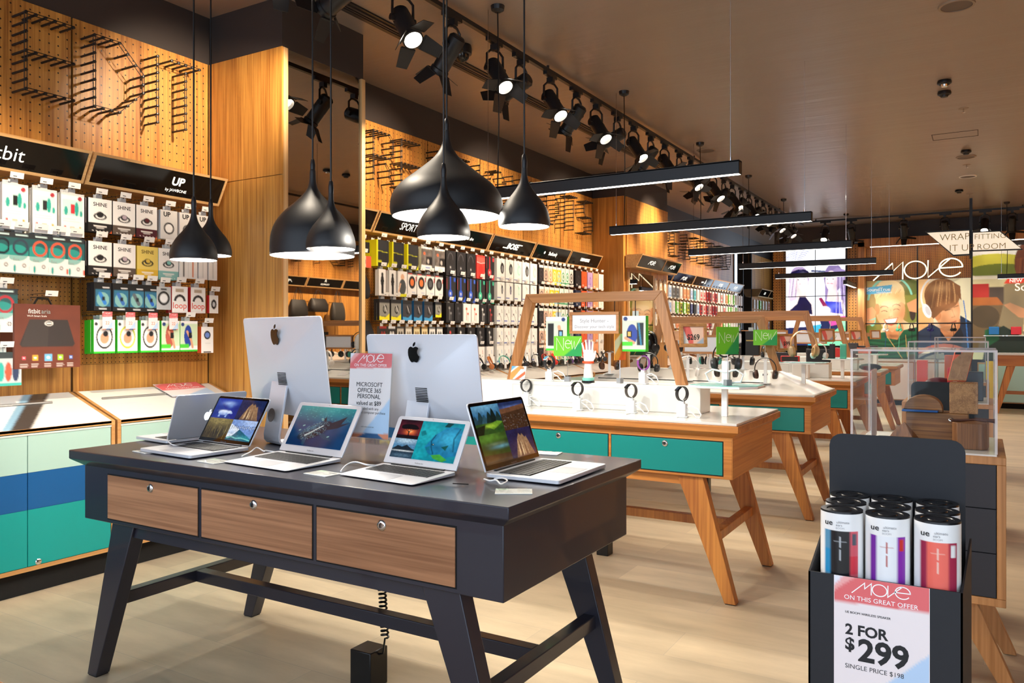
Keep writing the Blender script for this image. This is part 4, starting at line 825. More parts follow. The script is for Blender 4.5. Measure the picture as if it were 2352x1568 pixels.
def art0(c, f): c.poly([(.1, 1), (.2, 1), (.3, 0), (.2, 0)], '#d9d6d0')
cabinet(.80, 1.785, art1, 'low cabinet at the left, out of sight before the one with striped doors')
cabinet(1.80, 2.785, art1, 'low striped cabinet at the left edge with a dark leaflet on its top')
cabinet(2.80, 3.80, art2, 'low striped cabinet behind the charcoal table, against the column')
for i, y in enumerate([4.68, 5.63, 6.58, 7.53, 8.48, 9.43]): cabinet(y, y + .94, art0, 'low cabinet under the headphone wall, %s past the mirror column' % ORD[i])
for i, y in enumerate([12.25, 13.4, 14.55, 15.7, 16.85]): cabinet(y, y + 1.02, art0, 'low cabinet under the phone cases, %s along' % ORD[i])
t = thing('offer_card', 'pink and white offer card lying on the cabinet beside the column', 'offer card', (-4.70, 3.50, .9605 + .0)); SM = basis((0, 0, 0), (0, 1, 0), (-.44, 0, .15))
mb = MB(); offer(mb, T2(SM, 0, 0, .002), .34, .22, [], .5, False); mb.box(-.17, .17, -.11, .11, -.0005, .0015, '#efe3e2', M=SM); mb.build('print', M_INK, t); t.location.z = .973
# ================================================================== PRODUCTS
SKIN = '#d9a07c'
def d_shine(c, ring='#8a8a90'):
    def f(k): k.rect(0, .72, 1, 1, c); k.poly([(1, .9), (1, 1), (.88, 1)], '#e8642c'); k.ell(.5, .52, .27, .10, '#1b1b1d', 1, 0, .72); k.ell(.5, .47, .15, .085, '#26262a'); k.ell(.52, .455, .10, .06, ring); k.line([(.25, .80), (.75, .80)], .045, '#f3efe8'); k.line([(.35, .86), (.65, .86)], .035, '#f3efe8'); [k.ell(.2 + q * .15, .94, .025, .014, '#f3efe8') for q in range(5)]
    return f
def d_track(c):
    def f(k):
        k.rect(.06, .16, .92, .52, '#bfe6de'); k.ell(.22, .42, .07, .10, '#2ea596'); k.ell(.66, .36, .08, .16, '#2ea596'); k.ell(.85, .46, .05, .07, '#2ea596'); k.rect(.42, .26, .58, .47, c); k.ell(.8, .12, .09, .05, '#a8323e'); k.rect(.15, .76, .22, .81, '#d9484c'); k.rect(.38, .77, .58, .81, '#e8c3a8'); k.rect(.78, .76, .85, .80, '#e9a64a'); k.rect(0, 0, 1, .06, '#cfcfcd'); k.lines(.1, .60, .8, 2, .05, '#c5c5c5', .01)
    return f
def d_flex(c):
    def f(k): k.rect(0, 0, 1, .14, '#2a2f33'); k.rect(0, .14, 1, .56, '#26595c'); k.ell(.35, .5, .5, .2, '#2aa79c', .7); k.line([(.3, .07), (.8, .07)], .05, '#cfe9e6'); k.ell(.5, .36, .34, .20, c, 1, .2, .72); k.ell(.66, .80, .08, .05, '#55585b', 1, 0, .6); k.ell(.25, .88, .05, .1, '#2fa29a'); k.rect(.9, .82, 1, .95, '#e0583c')
    return f
def d_vivo(c):
    def f(k): k.rect(.1, .26, .92, .84, '#2b6f8f'); k.ell(.5, .6, .35, .25, '#9fd6c4', .6); k.line([(.35, .4), (.62, .72)], .2, c); k.rect(.46, .5, .62, .64, '#101820'); k.line([(.5, .18), (.85, .18)], .05, '#d9d9d9'); k.line([(.3, .92), (.7, .92)], .06, '#e8e8e8')
    return f
def d_polar(k): k.rect(0, 0, 1, 1, '#b9bcbe'); k.ell(.5, .5, .4, .3, '#141416', 1, 0, .7); k.ell(.5, .5, .24, .17, '#e9eaec'); k.rect(.3, .08, .7, .16, '#3a3a3c')
def d_loop(k): k.rect(.25, .1, .75, .22, '#b9a893'); k.ell(.5, .55, .36, .24, '#262224', 1, 0, .62); k.rect(0, .56, 1, .92, '#f5f3f0'); k.rect(0, .92, 1, 1, '#efe9e6')
def d_belkin(v):
    def f(k):
        k.rect(0, .93, 1, 1, '#35c42c')
        if v < 3: k.ell(.5, .52, .38, .34, ['#16181b', '#c9d32c', '#16181b'][v], 1, 0, .84); k.rect(.30, .3, .72, .74, '#f2ede8'); k.ell(.5, .55, .20, .16, SKIN); k.ell(.55, .42, .12, .08, '#1c1d20'); k.ell(.12, .14, .07, .05, '#2a2d31')
        else: k.rect(.0, .1, 1, .8, '#cfe3bd'); k.ell(.45, .5, .22, .36, ['#b95b49', '#1c3f9c'][v - 3]); k.line([(.4, .35), (.62, .62), (.7, .85)], .12, SKIN); k.rect(.48, .38, .66, .56, '#111316'); k.rect(.0, .75, .5, .88, '#4fd23a'); k.ell(.15, .12, .09, .06, '#25407c')
    return f
def d_orange(k): k.ell(.5, .32, .26, .16, '#1d1e22', 1, 0, .0); k.ell(.5, .32, .18, .10, '#6d8bd0'); k.line([(.35, .62), (.75, .62)], .03, '#c5c2bf'); k.rect(.2, .93, .8, .98, '#55504c')
def d_yellow(k): k.rect(0, 0, .1, 1, '#e9e21a'); k.poly([(1, .78), (1, 1), (.8, 1)], '#e9e21a'); k.rect(.1, .06, .85, .40, '#2b2d31'); k.line([(.1, .42), (.9, .46)], .03, '#cfd21e'); k.line([(.4, .42), (.35, .7), (.5, .85)], .02, '#0c0c0c'); k.line([(.7, .42), (.75, .7), (.6, .85)], .02, '#0c0c0c'); k.rect(.12, .76, .42, .84, '#c9c92a')
def d_phil(k): k.rect(0, .1, 1, .78, '#6a625e'); k.noise(.5, 9, 2); k.rect(.45, .42, 1, .78, '#161315'); k.ell(.3, .3, .1, .06, '#e0663a'); k.ell(.65, .62, .1, .1, '#dcd5cf', .7); k.rect(0, .8, 1, 1, '#efefed'); k.line([(.4, .89), (.8, .89)], .05, '#6d86c9')
def d_man(k): k.ell(.5, .2, .14, .07, '#1d1716'); k.ell(.5, .45, .22, .22, '#1b1a1c'); k.line([(.45, .6), (.45, .9)], .14, '#17161a'); k.line([(.58, .6), (.6, .9)], .14, '#17161a')
def d_woman(k): k.ell(.5, .24, .18, .12, '#e2b594'); k.ell(.5, .62, .36, .3, '#454b4e'); k.line([(.3, .5), (.1, .8)], .12, '#e2b594'); k.poly([(0, .9), (1, .86), (1, 1), (0, 1)], '#e2dd2b')
def d_sportph(c):
    def f(k): k.rect(0, 0, 1, .12, '#2a2526'); k.line([(.1, .08), (.5, .08)], .05, '#d93a38'); k.ell(.5, .46, .36, .28, '#1c1c1f'); k.ell(.5, .46, .2, .16, c); k.rect(.88, .2, 1, .4, '#c9383a'); k.line([(.5, .9), (.85, .9)], .04, '#8fa3c9')
    return f
def d_clip(c):
    def f(k): k.rect(0, 0, 1, .2, '#1c1d20'); k.rect(0, .2, 1, .8, '#8f8f87' if c == '#f0e51f' else '#3a3a40'); k.ell(.55, .48, .2, .2, '#17171a', 1, 0, .6); k.line([(.5, .3), (.7, .6)], .05, '#dcdcdc'); k.poly([(0, .8), (.6, .84), (1, .66), (1, 1), (0, 1)], c)
    return f
def d_small(c, d='#1a1a1c'):
    def f(k): k.rect(0, 0, 1, .16, d); k.ell(.35, .5, .14, .2, d); k.ell(.68, .5, .14, .2, d); k.rect(.2, .76, .8, .86, '#b03a30')
    return f
def d_beats(c, tri=None):
    def f(k): k.noise(.3, 5, 3); k.line([(.45, .02), (.45, .6)], .12, c); k.ell(.45, .68, .2, .16, c); k.ell(.45, .68, .08, .06, '#f0f0f0', .6); k.poly([(1, .72), (1, 1), (.62, 1)], tri or c); k.rect(.78, .06, .96, .2, tri or c); k.line([(.1, .1), (.1, .5)], .03, '#b02a2a')
    return f
def d_beats0(k): k.noise(.3, 5, 3); k.arc(.45, .35, .25, .25, 180, 360, .05, '#5a5a60'); k.ell(.45, .66, .14, .1, '#3a3a40'); k.ell(.45, .66, .05, .04, '#bdbdbd'); k.poly([(1, .72), (1, 1), (.62, 1)], '#8c8a86')
def d_beatsred(k): k.rect(0, .1, 1, .3, '#e8635a'); k.line([(0, .3), (.5, .34), (1, .3)], .04, '#f0d3d0'); k.ell(.5, .6, .25, .2, '#cf302c'); k.poly([(1, .7), (1, 1), (.6, 1)], '#f3dad6')
def d_earb(c):
    def f(k): k.line([(.42, .3), (.42, .85)], .03, c); k.ell(.42, .27, .11, .07, c); k.line([(.6, .55), (.6, .9)], .03, c); k.ell(.6, .52, .1, .06, c)
    return f
def d_bose(c, small=False):
    def f(k): k.line([(.5, .1), (.62, .3)], .03, '#222222'); k.ell(.66, .42, .22 if not small else .12, .24, c); k.ell(.68, .45, .12, .14, '#8f9396' if c[1] < '8' else '#dff0ea', .8); k.rect(0, .84, .5, .88, '#2a4fae'); k.line([(.08, .86), (.45, .86)], .03, '#1c3f9c')
    return f
def d_bosein(c): 
    def f(k): k.line([(.7, .2), (.75, .4)], .04, c); k.line([(.4, .45), (.6, .62), (.75, .85)], .035, '#2b2b2b'); k.ell(.38, .45, .08, .05, '#444444'); k.rect(0, .78, .5, .83, '#2a4fae'); k.rect(.05, .2, .25, .6, '#d9dada')
    return f
def d_skull(c, p):
    def f(k): 
        k.rect(0, 0, 1, .15, '#efece4'); k.ell(.5, .5, .34, .26, p, 1, 0, .7); k.ell(.5, .5, .12, .1, p); k.rect(.0, .8, 1, .9, p); k.noise(.35, 10, 5)
    return f
def d_urban(c): 
    def f(k): k.ell(.55, .55, .16, .24, c, 1, 0, .75); k.rect(.2, .82, .35, .88, '#f0ece8')
    return f
def d_case(c, p):
    def f(k): k.rect(0, 0, 1, .14, '#f2f2ee'); k.rect(.14, .2, .86, .9, p); k.ell(.5, .35, .12, .05, c); k.rect(.25, .62, .75, .70, c)
    return f
_pm = {}
def product_mesh(key, w_, h_, t_, bg, side, draw, res, texts=(), s=1):
    k = (key, round(w_, 3), h_, t_, s)
    if k not in _pm:
        c = Cv(res, max(6, int(res * h_ / w_)), bg); draw(c)
        m = MB(); m.box(-t_ if s > 0 else 0, 0 if s > 0 else t_, -w_ / 2, w_ / 2, -h_, 0, side); 
        m.grid((s * .0008, -s * w_ / 2, 0), (0, s * w_, 0), (0, 0, -h_), c.done())
        m.box(-s * t_ * .6 - .001, -s * t_ * .6 + .001, -.02, .02, -.002, .03, '#c9cbcb')
        F = basis((s * .0016, 0, 0), (0, s, 0), (0, 0, 1))
        for (tx, x, y, sz, b, col) in texts: m.text(tx, T2(F, x * w_, -y * h_, 0), sz * w_, b, col)
        _pm[k] = m.mesh('product_box', M_INK)
    return _pm[k]
M_TAG = mat('tag_white', '#f2f0ec', .5)
_hk = {}
def hook_mesh(L, s=1):
    k = (round(L, 2), s)
    if k not in _hk:
        _hk[k] = (MB().tube([(0, 0, -.008), (0, 0, .012), (s * L, 0, .012), (s * (L + .012), 0, .022)], .0028, 5).tube([(0, 0, .03), (s * (L + .02), 0, .034)], .002, 5).mesh('hook_rod', mat('hook_steel', '#77706a', .3, .8)),
                  MB().hexa([(s * (L + .02), -.036, .014), (s * (L + .0215), -.036, .014), (s * (L + .0215), .036, .014), (s * (L + .02), .036, .014), (s * (L + .028), -.036, .046), (s * (L + .0295), -.036, .046), (s * (L + .0295), .036, .046), (s * (L + .028), .036, .046)], '#f4f2ee').box(s * (L + .0225), s * (L + .0245), -.02, 0, .022, .026, '#3a3a3a').mesh('price_tag', M_INK))
    return _hk[k]
MOVETAG = None
def movetag():
    global MOVETAG
    if MOVETAG is None:
        m = MB(); F = basis((.0, 0, 0), (0, 1, 0), (0, 0, 1)); m.box(-.001, -.0002, -.032, .032, -.055, .055, '#f0c8bb')
        offer(m, F, .064, .11, [('22', .62, .42, 0, '#e0805a', 'C')], .28, True); MOVETAG = m.mesh('offer_tag', M_INK)
    return MOVETAG
def hang(y, ztop, spec, row, i, bay, wall=-4.85, s=1, front=.235, stack=1, gap=.0, group='', hooks=True, tagk=None, name='boxed_product', cat='product'):
    """spec = (key, desc, w, h, t, bg, side, draw, res, texts)"""
    key, desc, w_, h_, t_, bg, side, draw, res = spec[:9]; texts = spec[9] if len(spec) > 9 else ()
    me = product_mesh(key, w_, h_, t_, bg, side, draw, res, texts, s); where = '%s in the %s row %s' % (ORD[i], row, bay)
    for k in range(stack):
        o = bpy.data.objects.new(name, me); COL.objects.link(o)
        o.location = (wall + s * (front - k * (t_ + .004 + gap)), y + (.004 * ((k * 7 + i * 3) % 3 - 1) if k else 0), ztop - .002 * (k % 3)); o.rotation_euler = (0, 0, R.uniform(-.02, .02))
        tag(o, ('%s, %s' % (desc, where)) if k == 0 else '%s hanging behind, %s' % (desc.split(' with ')[0], where) if k == 1 else '%s %s from front, %s' % (desc.split(' with ')[0], ORD[k], where), cat, group)
    if hooks:
        hm, tm = hook_mesh(front - .005, s); h = bpy.data.objects.new('peg_hook', hm); COL.objects.link(h); h.location = (wall, y, ztop + .014)
        tag(h, 'hook with price tag, %s' % where, 'hook', 'peg hooks ' + bay)
        if tagk: part('offer_tag', movetag(), h, Matrix.Translation((s * (front + .03), .0, -.02)))
        else: part('price_tag', tm, h)
K = '#17171a'; WH = '#f3f2ee'
SHI = lambda c, n, r='#8a8a90': ('shine' + c, '%s boxed tracker' % n, .148, .205, .022, WH, '#1f1e20', d_shine(c, r), 30, [('SHINE', 0, .17, .22, .012, '#151515')])
B1 = 'left of the column'
G1 = 'boxed fitness trackers left of the column'
def ycol(u, v=600, X=-4.615): return onX(u, v, X).y
row = [SHI('#1b1a1c', 'black-based white', '#1b1a1c'), SHI('#5a4d44', 'brown-based white', '#b9a8b4'), SHI('#4a1222', 'maroon-based white', '#5a1822')]
for i, u in enumerate((230, 285, 337)): hang(ycol(u), 2.172, row[i], 'top', i, B1, stack=2, group=G1)
UPK = ('upk', 'pale boxed wristband with black ring', .125, .19, .02, '#d9d7d3', '#e4e2de', lambda k: (k.ell(.5, .62, .3, .2, '#28282a', 1, 0, .74), k.ell(.5, .62, .2, .14, '#f4f3f0')), 26, [('UP', -.12, .14, .34, .03, '#1b1b1b')])
for i, u in enumerate((388, 431, 470)): hang(ycol(u), 2.165, UPK, 'top', i + 3, B1, stack=2, group=G1)
row = [SHI('#1b1a1c', 'black-based white', '#1b1a1c'), SHI('#5a4d44', 'brown-based white', '#b9a8b4'), ('shiy', 'yellow boxed tracker', .148, .205, .022, '#e8cf6a', '#c9a83c', d_shine('#e0b83a', '#d9b84a'), 30, [('SHINE', 0, .17, .22, .012, '#6a5520')]), ('shit', 'teal-based white boxed tracker', .148, .205, .022, WH, '#6aa8a4', d_shine('#86bdb8', '#7fc4be'), 30, [('SHINE', 0, .17, .22, .012, '#151515')])]
for i, u in enumerate((230, 286, 339, 387)): hang(ycol(u), 1.912, row[i], 'second', i, B1, stack=2, group=G1)
for i, (u, c) in enumerate(((422, '#1b1b1b'), (443, '#e0722c'), (466, '#d9d9d6'), (489, '#c9c9c6'))): hang(ycol(u), 1.895, ('wst' + c, 'slim white boxed wristband', .07, .17, .02, WH, '#e4e3df', lambda k, c=c: (k.ell(.5, .25, .18, .07, c, 1, 0, .5), k.line([(.5, .32), (.5, .9)], .16, c)), 14), 'second', i + 4, B1, group=G1)
for i, (u, c) in enumerate(((236, '#2f7fd0'), (278, '#3a6fb8'), (314, '#5f6a70'), (346, '#2468c8'))): hang(ycol(u), 1.665, ('viv' + c, 'black boxed activity band', .112, .172, .035, '#101114', '#15161a', d_vivo(c), 24), 'third', i, B1, stack=2, group=G1)
hang(ycol(376), 1.66, ('pol', 'clear boxed ring band', .105, .15, .03, '#b9bcbe', '#a9acae', d_polar, 24), 'third', 4, B1, group=G1)
for i, u in enumerate((413, 455)): hang(ycol(u), 1.668, ('loop', 'white and red boxed band', .118, .175, .03, '#f5f3f0', '#c9302c', d_loop, 24, [('loop', 0, .72, .5, .0, '#e0442c')]), 'third', i + 5, B1, stack=2, group=G1)
hang(ycol(491), 1.62, ('pwt', 'small white boxed watch', .075, .125, .03, WH, '#c9302c', lambda k: (k.ell(.5, .5, .28, .26, '#1c1d20'), k.ell(.5, .5, .14, .13, '#c9cdd2')), 16), 'third', 7, B1, group=G1)
for i, (u, v) in enumerate(((240, 0), (293, 1), (345, 2), (392, 3), (434, 4))): hang(ycol(u), 1.438, ('bel%d' % v, 'green-edged boxed armband', .135, .205, .032, WH, '#35c42c', d_belkin(v), 30), 'bottom', i, B1, stack=3 if i < 3 else 2, group=G1, tagk=i < 4)
hang(ycol(476), 1.40, ('orw', 'white boxed sports watch with orange side', .10, .18, .04, WH, '#e0582c', d_orange, 24), 'bottom', 5, B1, group=G1)
B0 = 'under the leftmost sign'; G0 = 'boxed trackers under the leftmost sign'
TR = lambda c, n: ('trk' + c, 'white boxed tracker with %s device' % n, .138, .255, .018, '#f2f1ee', '#c5c3be', d_track(c), 30)
for i, (u, c, n) in enumerate(((35, '#17171a', 'black'), (103, '#26262a', 'dark'), (167, '#c9303c', 'red'))): hang(ycol(u), 2.185 if i == 0 else 2.18, TR(c, n), 'top', i, B0, stack=4, gap=.004, group=G0)
for i, (u, c) in enumerate(((5, '#17202a'), (47, '#33404f'), (92, '#e0583c'), (133, '#e0583c'), (172, '#e0583c'))): hang(ycol(u), 1.915, ('flx' + c, 'clear-topped boxed wristband', .118, .225, .035, '#eceae6', '#4f6f6f', d_flex(c), 24, [('flex', -.2, .66, .2, 0, '#9a9a98')]), 'second', i, B0, stack=2, group=G0)
hang(ycol(12), 1.60, ('flxr', 'clear-topped boxed red wristband', .13, .24, .035, '#eceae6', '#6f7f7f', d_flex('#b8303c'), 24, [('flex', -.2, .66, .2, 0, '#9a9a98')]), 'third', 0, B0, group=G0)
def d_multi(k): k.rect(0, 0, 1, .2, '#2f3a3c'); [k.ell(.15 + q * .22, .58, .1, .28, c, 1, 0, .0) for q, c in enumerate(('#2a3a5c', '#2fb3a4', '#e0583c', '#2a3a5c'))]; k.rect(0, .9, 1, 1, '#3fb8a8')
hang(ycol(12, 820), 1.25, ('mlt', 'teal boxed set of bands', .17, .185, .05, '#c4cfce', '#2f9a90', d_multi, 28), 'bottom', 0, B0, group=G0)
# the large brown scale box
t = thing('scale_box', 'large brown box picturing a dark glass bathroom scale', 'product box', (-4.615, 2.53, 1.155))
c = Cv(90, 86, '#6b3220'); c.noise(.12, 8, 2); c.rect(0, 0, .03, 1, '#4a2015'); c.poly([(.24, .24), (.80, .24), (.91, .62), (.88, .66), (.13, .66), (.10, .62)], '#2e2624'); c.poly([(.24, .24), (.52, .24), (.50, .66), (.12, .65)], '#38302d'); c.ell(.52, .30, .065, .04, '#efe9e0', 1, 0, .75); c.line([(.49, .30), (.55, .30)], .02, '#efe9e0')
for x, col, r in ((.16, '#d9485a', .026), (.32, '#f0a838', .042), (.51, '#6fb8e8', .055), (.69, '#9fcf3a', .042), (.85, '#4f7fd0', .026)): c.rect(x - r, .83 - r, x + r, .83 + r, col); c.ell(x, .83, r * .5, r * .4, '#f3efe6'); c.lines(x - .055, .925, x + .06, 3, .02, '#e0cfc4', .008)
MB().box(-.13, 0, -.19, .19, 0, .365, '#5a2a1c').grid((.001, -.19, .365), (0, .38, 0), (0, 0, -.365), c.done()).text('fitbit', T2(basis((.0018, -.075, .325), (0, 1, 0), (0, 0, 1)), 0, 0, 0), .036, .008, '#f3efe6').text('aria', T2(basis((.0018, -.01, .325), (0, 1, 0), (0, 0, 1)), 0, 0, 0), .036, 0, '#8fa8a4').text('Wi-Fi Smart Scale', T2(basis((.0018, -.06, .298), (0, 1, 0), (0, 0, 1)), 0, 0, 0), .015, .006, '#f3efe6').build('carton', M_INK, t)
MB().tube([(-.05, -.05, .365), (-.05, -.03, .40), (-.05, .03, .40), (-.05, .05, .365)], .006, 6).build('carry_handle', M_BLACKP, t)
hm, tm = hook_mesh(.20); h = bpy.data.objects.new('peg_hook', hm); COL.objects.link(h); h.location = (-4.85, 2.56, 1.555); tag(h, 'steel hook with white price tag above the brown scale box', 'hook'); part('price_tag', tm, h)
# ------------------------------------------------------------------ headphone wall (right of the mirror column)
G2 = 'boxed headphones and earphones on the long wall'
ZT = [2.19, 1.93, 1.665, 1.42, 1.215]
Y_ = '#f0e51f'
def bayrow(y0, y1, r, specs, bay, stack=2):
    n = len(specs); rows = ['top', 'second', 'third', 'fourth', 'bottom']
    for i, sp in enumerate(specs):
        sp = list(sp); sp[2] = min(sp[2], (y1 - y0) / n * .93); hang(y0 + (y1 - y0) * (i + .5) / n, ZT[r], sp, rows[r], i, bay, stack=stack, group=G2)
Bsp, Bbt, Bbo, Bsk, Bur = 'under the sport sign', 'under the half-hidden sign', 'under the heavy slanted sign', 'second from the second column', 'beside the second column'
ylw = ('ylw', 'tall yellow boxed earphones', .165, .235, .07, '#232528', '#e9e21a', d_yellow, 22); phi = ('phi', 'grey photo boxed earphones', .165, .22, .03, '#e8e6e2', '#d5d3cf', d_phil, 22)
bayrow(5.37, 6.45, 0, [ylw, ylw, ylw, phi, phi], Bsp)
bayrow(5.40, 6.40, 1, [('man', 'white boxed sports shirt', .09, .235, .02, '#e9e7e4', '#d9d7d4', d_man, 14), ('man', 'white boxed sports shirt', .09, .235, .02, '#e9e7e4', '#d9d7d4', d_man, 14), ('wom', 'white boxed vest with woman', .13, .235, .02, '#efece8', '#dcd8d4', d_woman, 18), ('spo', 'white boxed orange sport earphones', .15, .205, .03, '#e8e6e3', '#c5c3c0', d_sportph('#e0793a'), 20), ('spo', 'white boxed orange sport earphones', .15, .205, .03, '#e8e6e3', '#c5c3c0', d_sportph('#e0793a'), 20), ('spg', 'white boxed grey sport earphones', .15, .205, .03, '#e8e6e3', '#c5c3c0', d_sportph('#55585c'), 20), ('spg', 'white boxed grey sport earphones', .15, .205, .03, '#e8e6e3', '#c5c3c0', d_sportph('#55585c'), 20)], Bsp)
yc = ('yc', 'yellow-based boxed earphones', .14, .19, .03, '#26272a', '#26272a', d_clip(Y_), 20); bc = ('bc', 'blue-based boxed earphones', .13, .19, .03, '#26272a', '#2d6f9c', d_clip('#3f9fd8'), 20)
bayrow(5.42, 6.40, 2, [yc, yc, bc, bc, bc, ('yk', 'narrow black and yellow packet', .10, .15, .02, '#26272a', '#26272a', d_clip(Y_), 14)], Bsp)
bayrow(5.42, 6.40, 3, [('s%d' % i, n + ' small boxed earphones', .095, .15, .03, c, '#55524c', d_small(c, d), 14) for i, (n, c, d) in enumerate([('black', '#1c1c1e', '#8f2a24'), ('black', '#1c1c1e', '#cfcfcf'), ('grey', '#b9b4a8', '#3a3632'), ('white', '#dcd8cc', '#8a7f6c'), ('cream', '#dccfa0', '#8a6a3c'), ('cream', '#dccfa0', '#8a6a3c'), ('white', '#dfe0dc', '#55585a'), ('white', '#dfe0dc', '#55585a')])], Bsp, 1)
bt0 = ('bt0', 'black boxed headphones', .165, .25, .09, '#26262a', '#141416', d_beats0, 24); btr = ('btr', 'red boxed headphones', .165, .25, .09, '#e04038', '#c42a26', d_beatsred, 24)
def btc(n, c): return ('bt' + c, 'black boxed %s headphones' % n, .165, .25, .09, '#26262a', '#141416', d_beats(c), 24)
bayrow(6.44, 7.36, 0, [bt0, bt0, bt0, btr, btc('red', '#d8333c')], Bbt, 1)
bayrow(6.44, 7.36, 1, [btc('blue', '#2a55c8'), btc('blue', '#2a55c8'), btc('blue', '#3a66d8'), btc('green', '#3fc09a'), btc('green', '#3fc09a')], Bbt, 1)
ear = lambda n, bg, c: ('ea' + bg + c, '%s boxed earphones' % n, .135, .20, .03, bg, bg, d_earb(c), 18)
bayrow(6.44, 7.36, 2, [ear('black', K, '#8a8a8c'), ear('black', K, '#55555a'), ear('white', WH, '#d8583c'), ear('white', WH, '#d8583c'), ear('black', K, '#d9d9d9'), ear('black', K, '#c94a4a')], Bbt)
bayrow(6.44, 7.36, 3, [ear('black', K, '#c94a4a'), ear('black', K, '#d9d9d9'), ear('black', K, '#8a8a8c'), ear('black', K, '#8a8a8c'), ear('black', K, '#d9d9d9')], Bbt)
bo = lambda n, c, sm=False: ('bo' + c + str(sm), 'white boxed %s headphones' % n, .185 if not sm else .15, .25 if not sm else .20, .06, WH, '#dcdad6', d_bose(c, sm), 22)
bayrow(7.40, 8.33, 0, [bo('black', '#26262a'), bo('black', '#2e3a40'), bo('mint', '#a8e0d0'), bo('black', '#26262a'), bo('white', '#cfcdc8')], Bbo)
bayrow(7.40, 8.33, 1, [bo('black', '#26262a', True), bo('blue', '#2a2f6c', True), bo('mint', '#a8e0d0', True), bo('white', '#cfcdc8', True), bo('white', '#d9d7d2', True)], Bbo)
bi = lambda c: ('bi' + c, 'white boxed in-ear earphones', .14, .205, .03, WH, '#dcdad6', d_bosein(c), 18)
bayrow(7.40, 8.33, 2, [bi('#1c1c1e'), bi('#1c1c1e'), bi('#55585a'), bi('#c9cbcb'), bi('#c9cbcb'), bi('#c9cbcb')], Bbo)
bayrow(7.40, 8.33, 3, [bi('#3f8fc8'), bi('#c94a3c'), bi('#3f8fc8'), bi('#d9a83c'), bi('#d9a83c'), bi('#c9cbcb')], Bbo); bayrow(7.40, 8.33, 4, [bi('#3f8fc8'), bi('#c94a3c'), bi('#3f8fc8'), bi('#d9a83c'), bi('#e0663a'), bi('#e0663a')], Bbo)
bayrow(6.44, 7.36, 4, [bi('#c94a3c'), ear('black', K, '#d9d9d9'), bi('#3f8fc8'), bi('#c94a3c'), bi('#3f8fc8')], Bbt)
sk = lambda n, c, p: ('sk' + c + p, '%s boxed headphones' % n, .15, .225, .05, c, p, d_skull(c, p), 18)
SKS = [sk('black', '#1c1a1c', '#3a3236'), sk('pink patterned', '#dcb8a4', '#5a4c48'), sk('pale orange', '#ecd0b4', '#c98f6a'), sk('yellow', '#f0c81f', '#e8e0b0'), sk('yellow', '#f0c81f', '#8fc4d8'), sk('green and white', '#e8ece4', '#2f8f5a'), sk('green and white', '#e8ece4', '#2f9f6a'), sk('black and white', '#dcdad4', '#2a2826')]
for r in range(5): bayrow(8.37, 9.30, r, SKS[r % 2:] if r else SKS, Bsk, 1)
ub = lambda n, c, d: ('ub' + c, '%s boxed headphones' % n, .165, .215, .07, c, c, d_urban(d), 16)
URB = [ub('black', '#1f1b1e', '#4a4448'), ub('orange red', '#e8602c', '#c44a1c'), ub('lilac', '#b99ac8', '#7a4fb0'), ub('peach', '#eca070', '#d07a48'), ub('white', '#eeeae2', '#c9c4ba')]
URN = [ub('navy', '#26304f', '#55608a')] + URB[1:]
for r in range(5): bayrow(9.36, 10.27, r, URN if r in (1, 3) else URB, Bur, 1)
# dark bags and small goods beside the mirror column
def soft_bag(loc, w_, h_, d, label, col='#17161a', face=1, name='pouch_bag'):
    t = thing(name, label, 'bag', loc); m = mat('bag_fabric' + col, col, .55, noise=.15, nscale=20); vs = []; n = 16
    for j, (q, a, b) in enumerate([(0, .9, .9), (.08, 1, 1), (.3, 1.02, 1.05), (.6, .98, .85), (.85, .88, .5), (1, .8, .2)]):
        for k in range(n):
            an = 2 * math.pi * k / n; ex = lambda c: math.copysign(abs(c) ** .55, c)
            vs.append((ex(math.cos(an)) * d / 2 * b + (math.sin(7 * an + j) * .004), ex(math.sin(an)) * w_ / 2 * a, q * h_))
    MB().add(vs, [tuple(range(n))[::-1], tuple(range(5 * n, 6 * n))] + [(j * n + k, j * n + (k + 1) % n, j * n + n + (k + 1) % n, j * n + n + k) for j in range(5) for k in range(n)]).build('bag_body', m, t, smooth=True)
    for sx in (-1, 1): MB().tube([(sx * d * .12, -w_ * .22, h_ * .96), (sx * d * .12, -w_ * .18, h_ * 1.3), (0, -w_ * .08, h_ * 1.62), (0, w_ * .08, h_ * 1.62), (sx * d * .12, w_ * .18, h_ * 1.3), (sx * d * .12, w_ * .22, h_ * .96)], .006, 6).build('handle', m, t, smooth=True)
    return t
soft_bag((-4.68, 5.16, 1.66), .34, .24, .16, 'black pouch hanging beside the mirror column, upper one')
soft_bag((-4.68, 5.22, 1.20), .36, .27, .16, 'black padded case hanging beside the mirror column, lower one')
hang(5.20, 2.15, ('blk', 'black hanging camera case', .20, .09, .05, '#141416', '#141416', lambda k: k.line([(.2, .85), (.8, .85)], .04, '#8fb8d8'), 16), 'top', 0, 'right beside the mirror column', group='small goods beside the mirror column')
hang(5.22, 2.03, ('mic', 'clear earphone packet with orange card', .20, .10, .02, '#d9d4cc', '#d9d4cc', lambda k: (k.rect(.65, 0, 1, 1, '#e0583c'), k.ell(.3, .5, .12, .3, '#26262a', 1, 0, .6), k.ell(.5, .5, .12, .3, '#26262a', 1, 0, .6)), 16), 'second', 1, 'right beside the mirror column', group='small goods beside the mirror column')
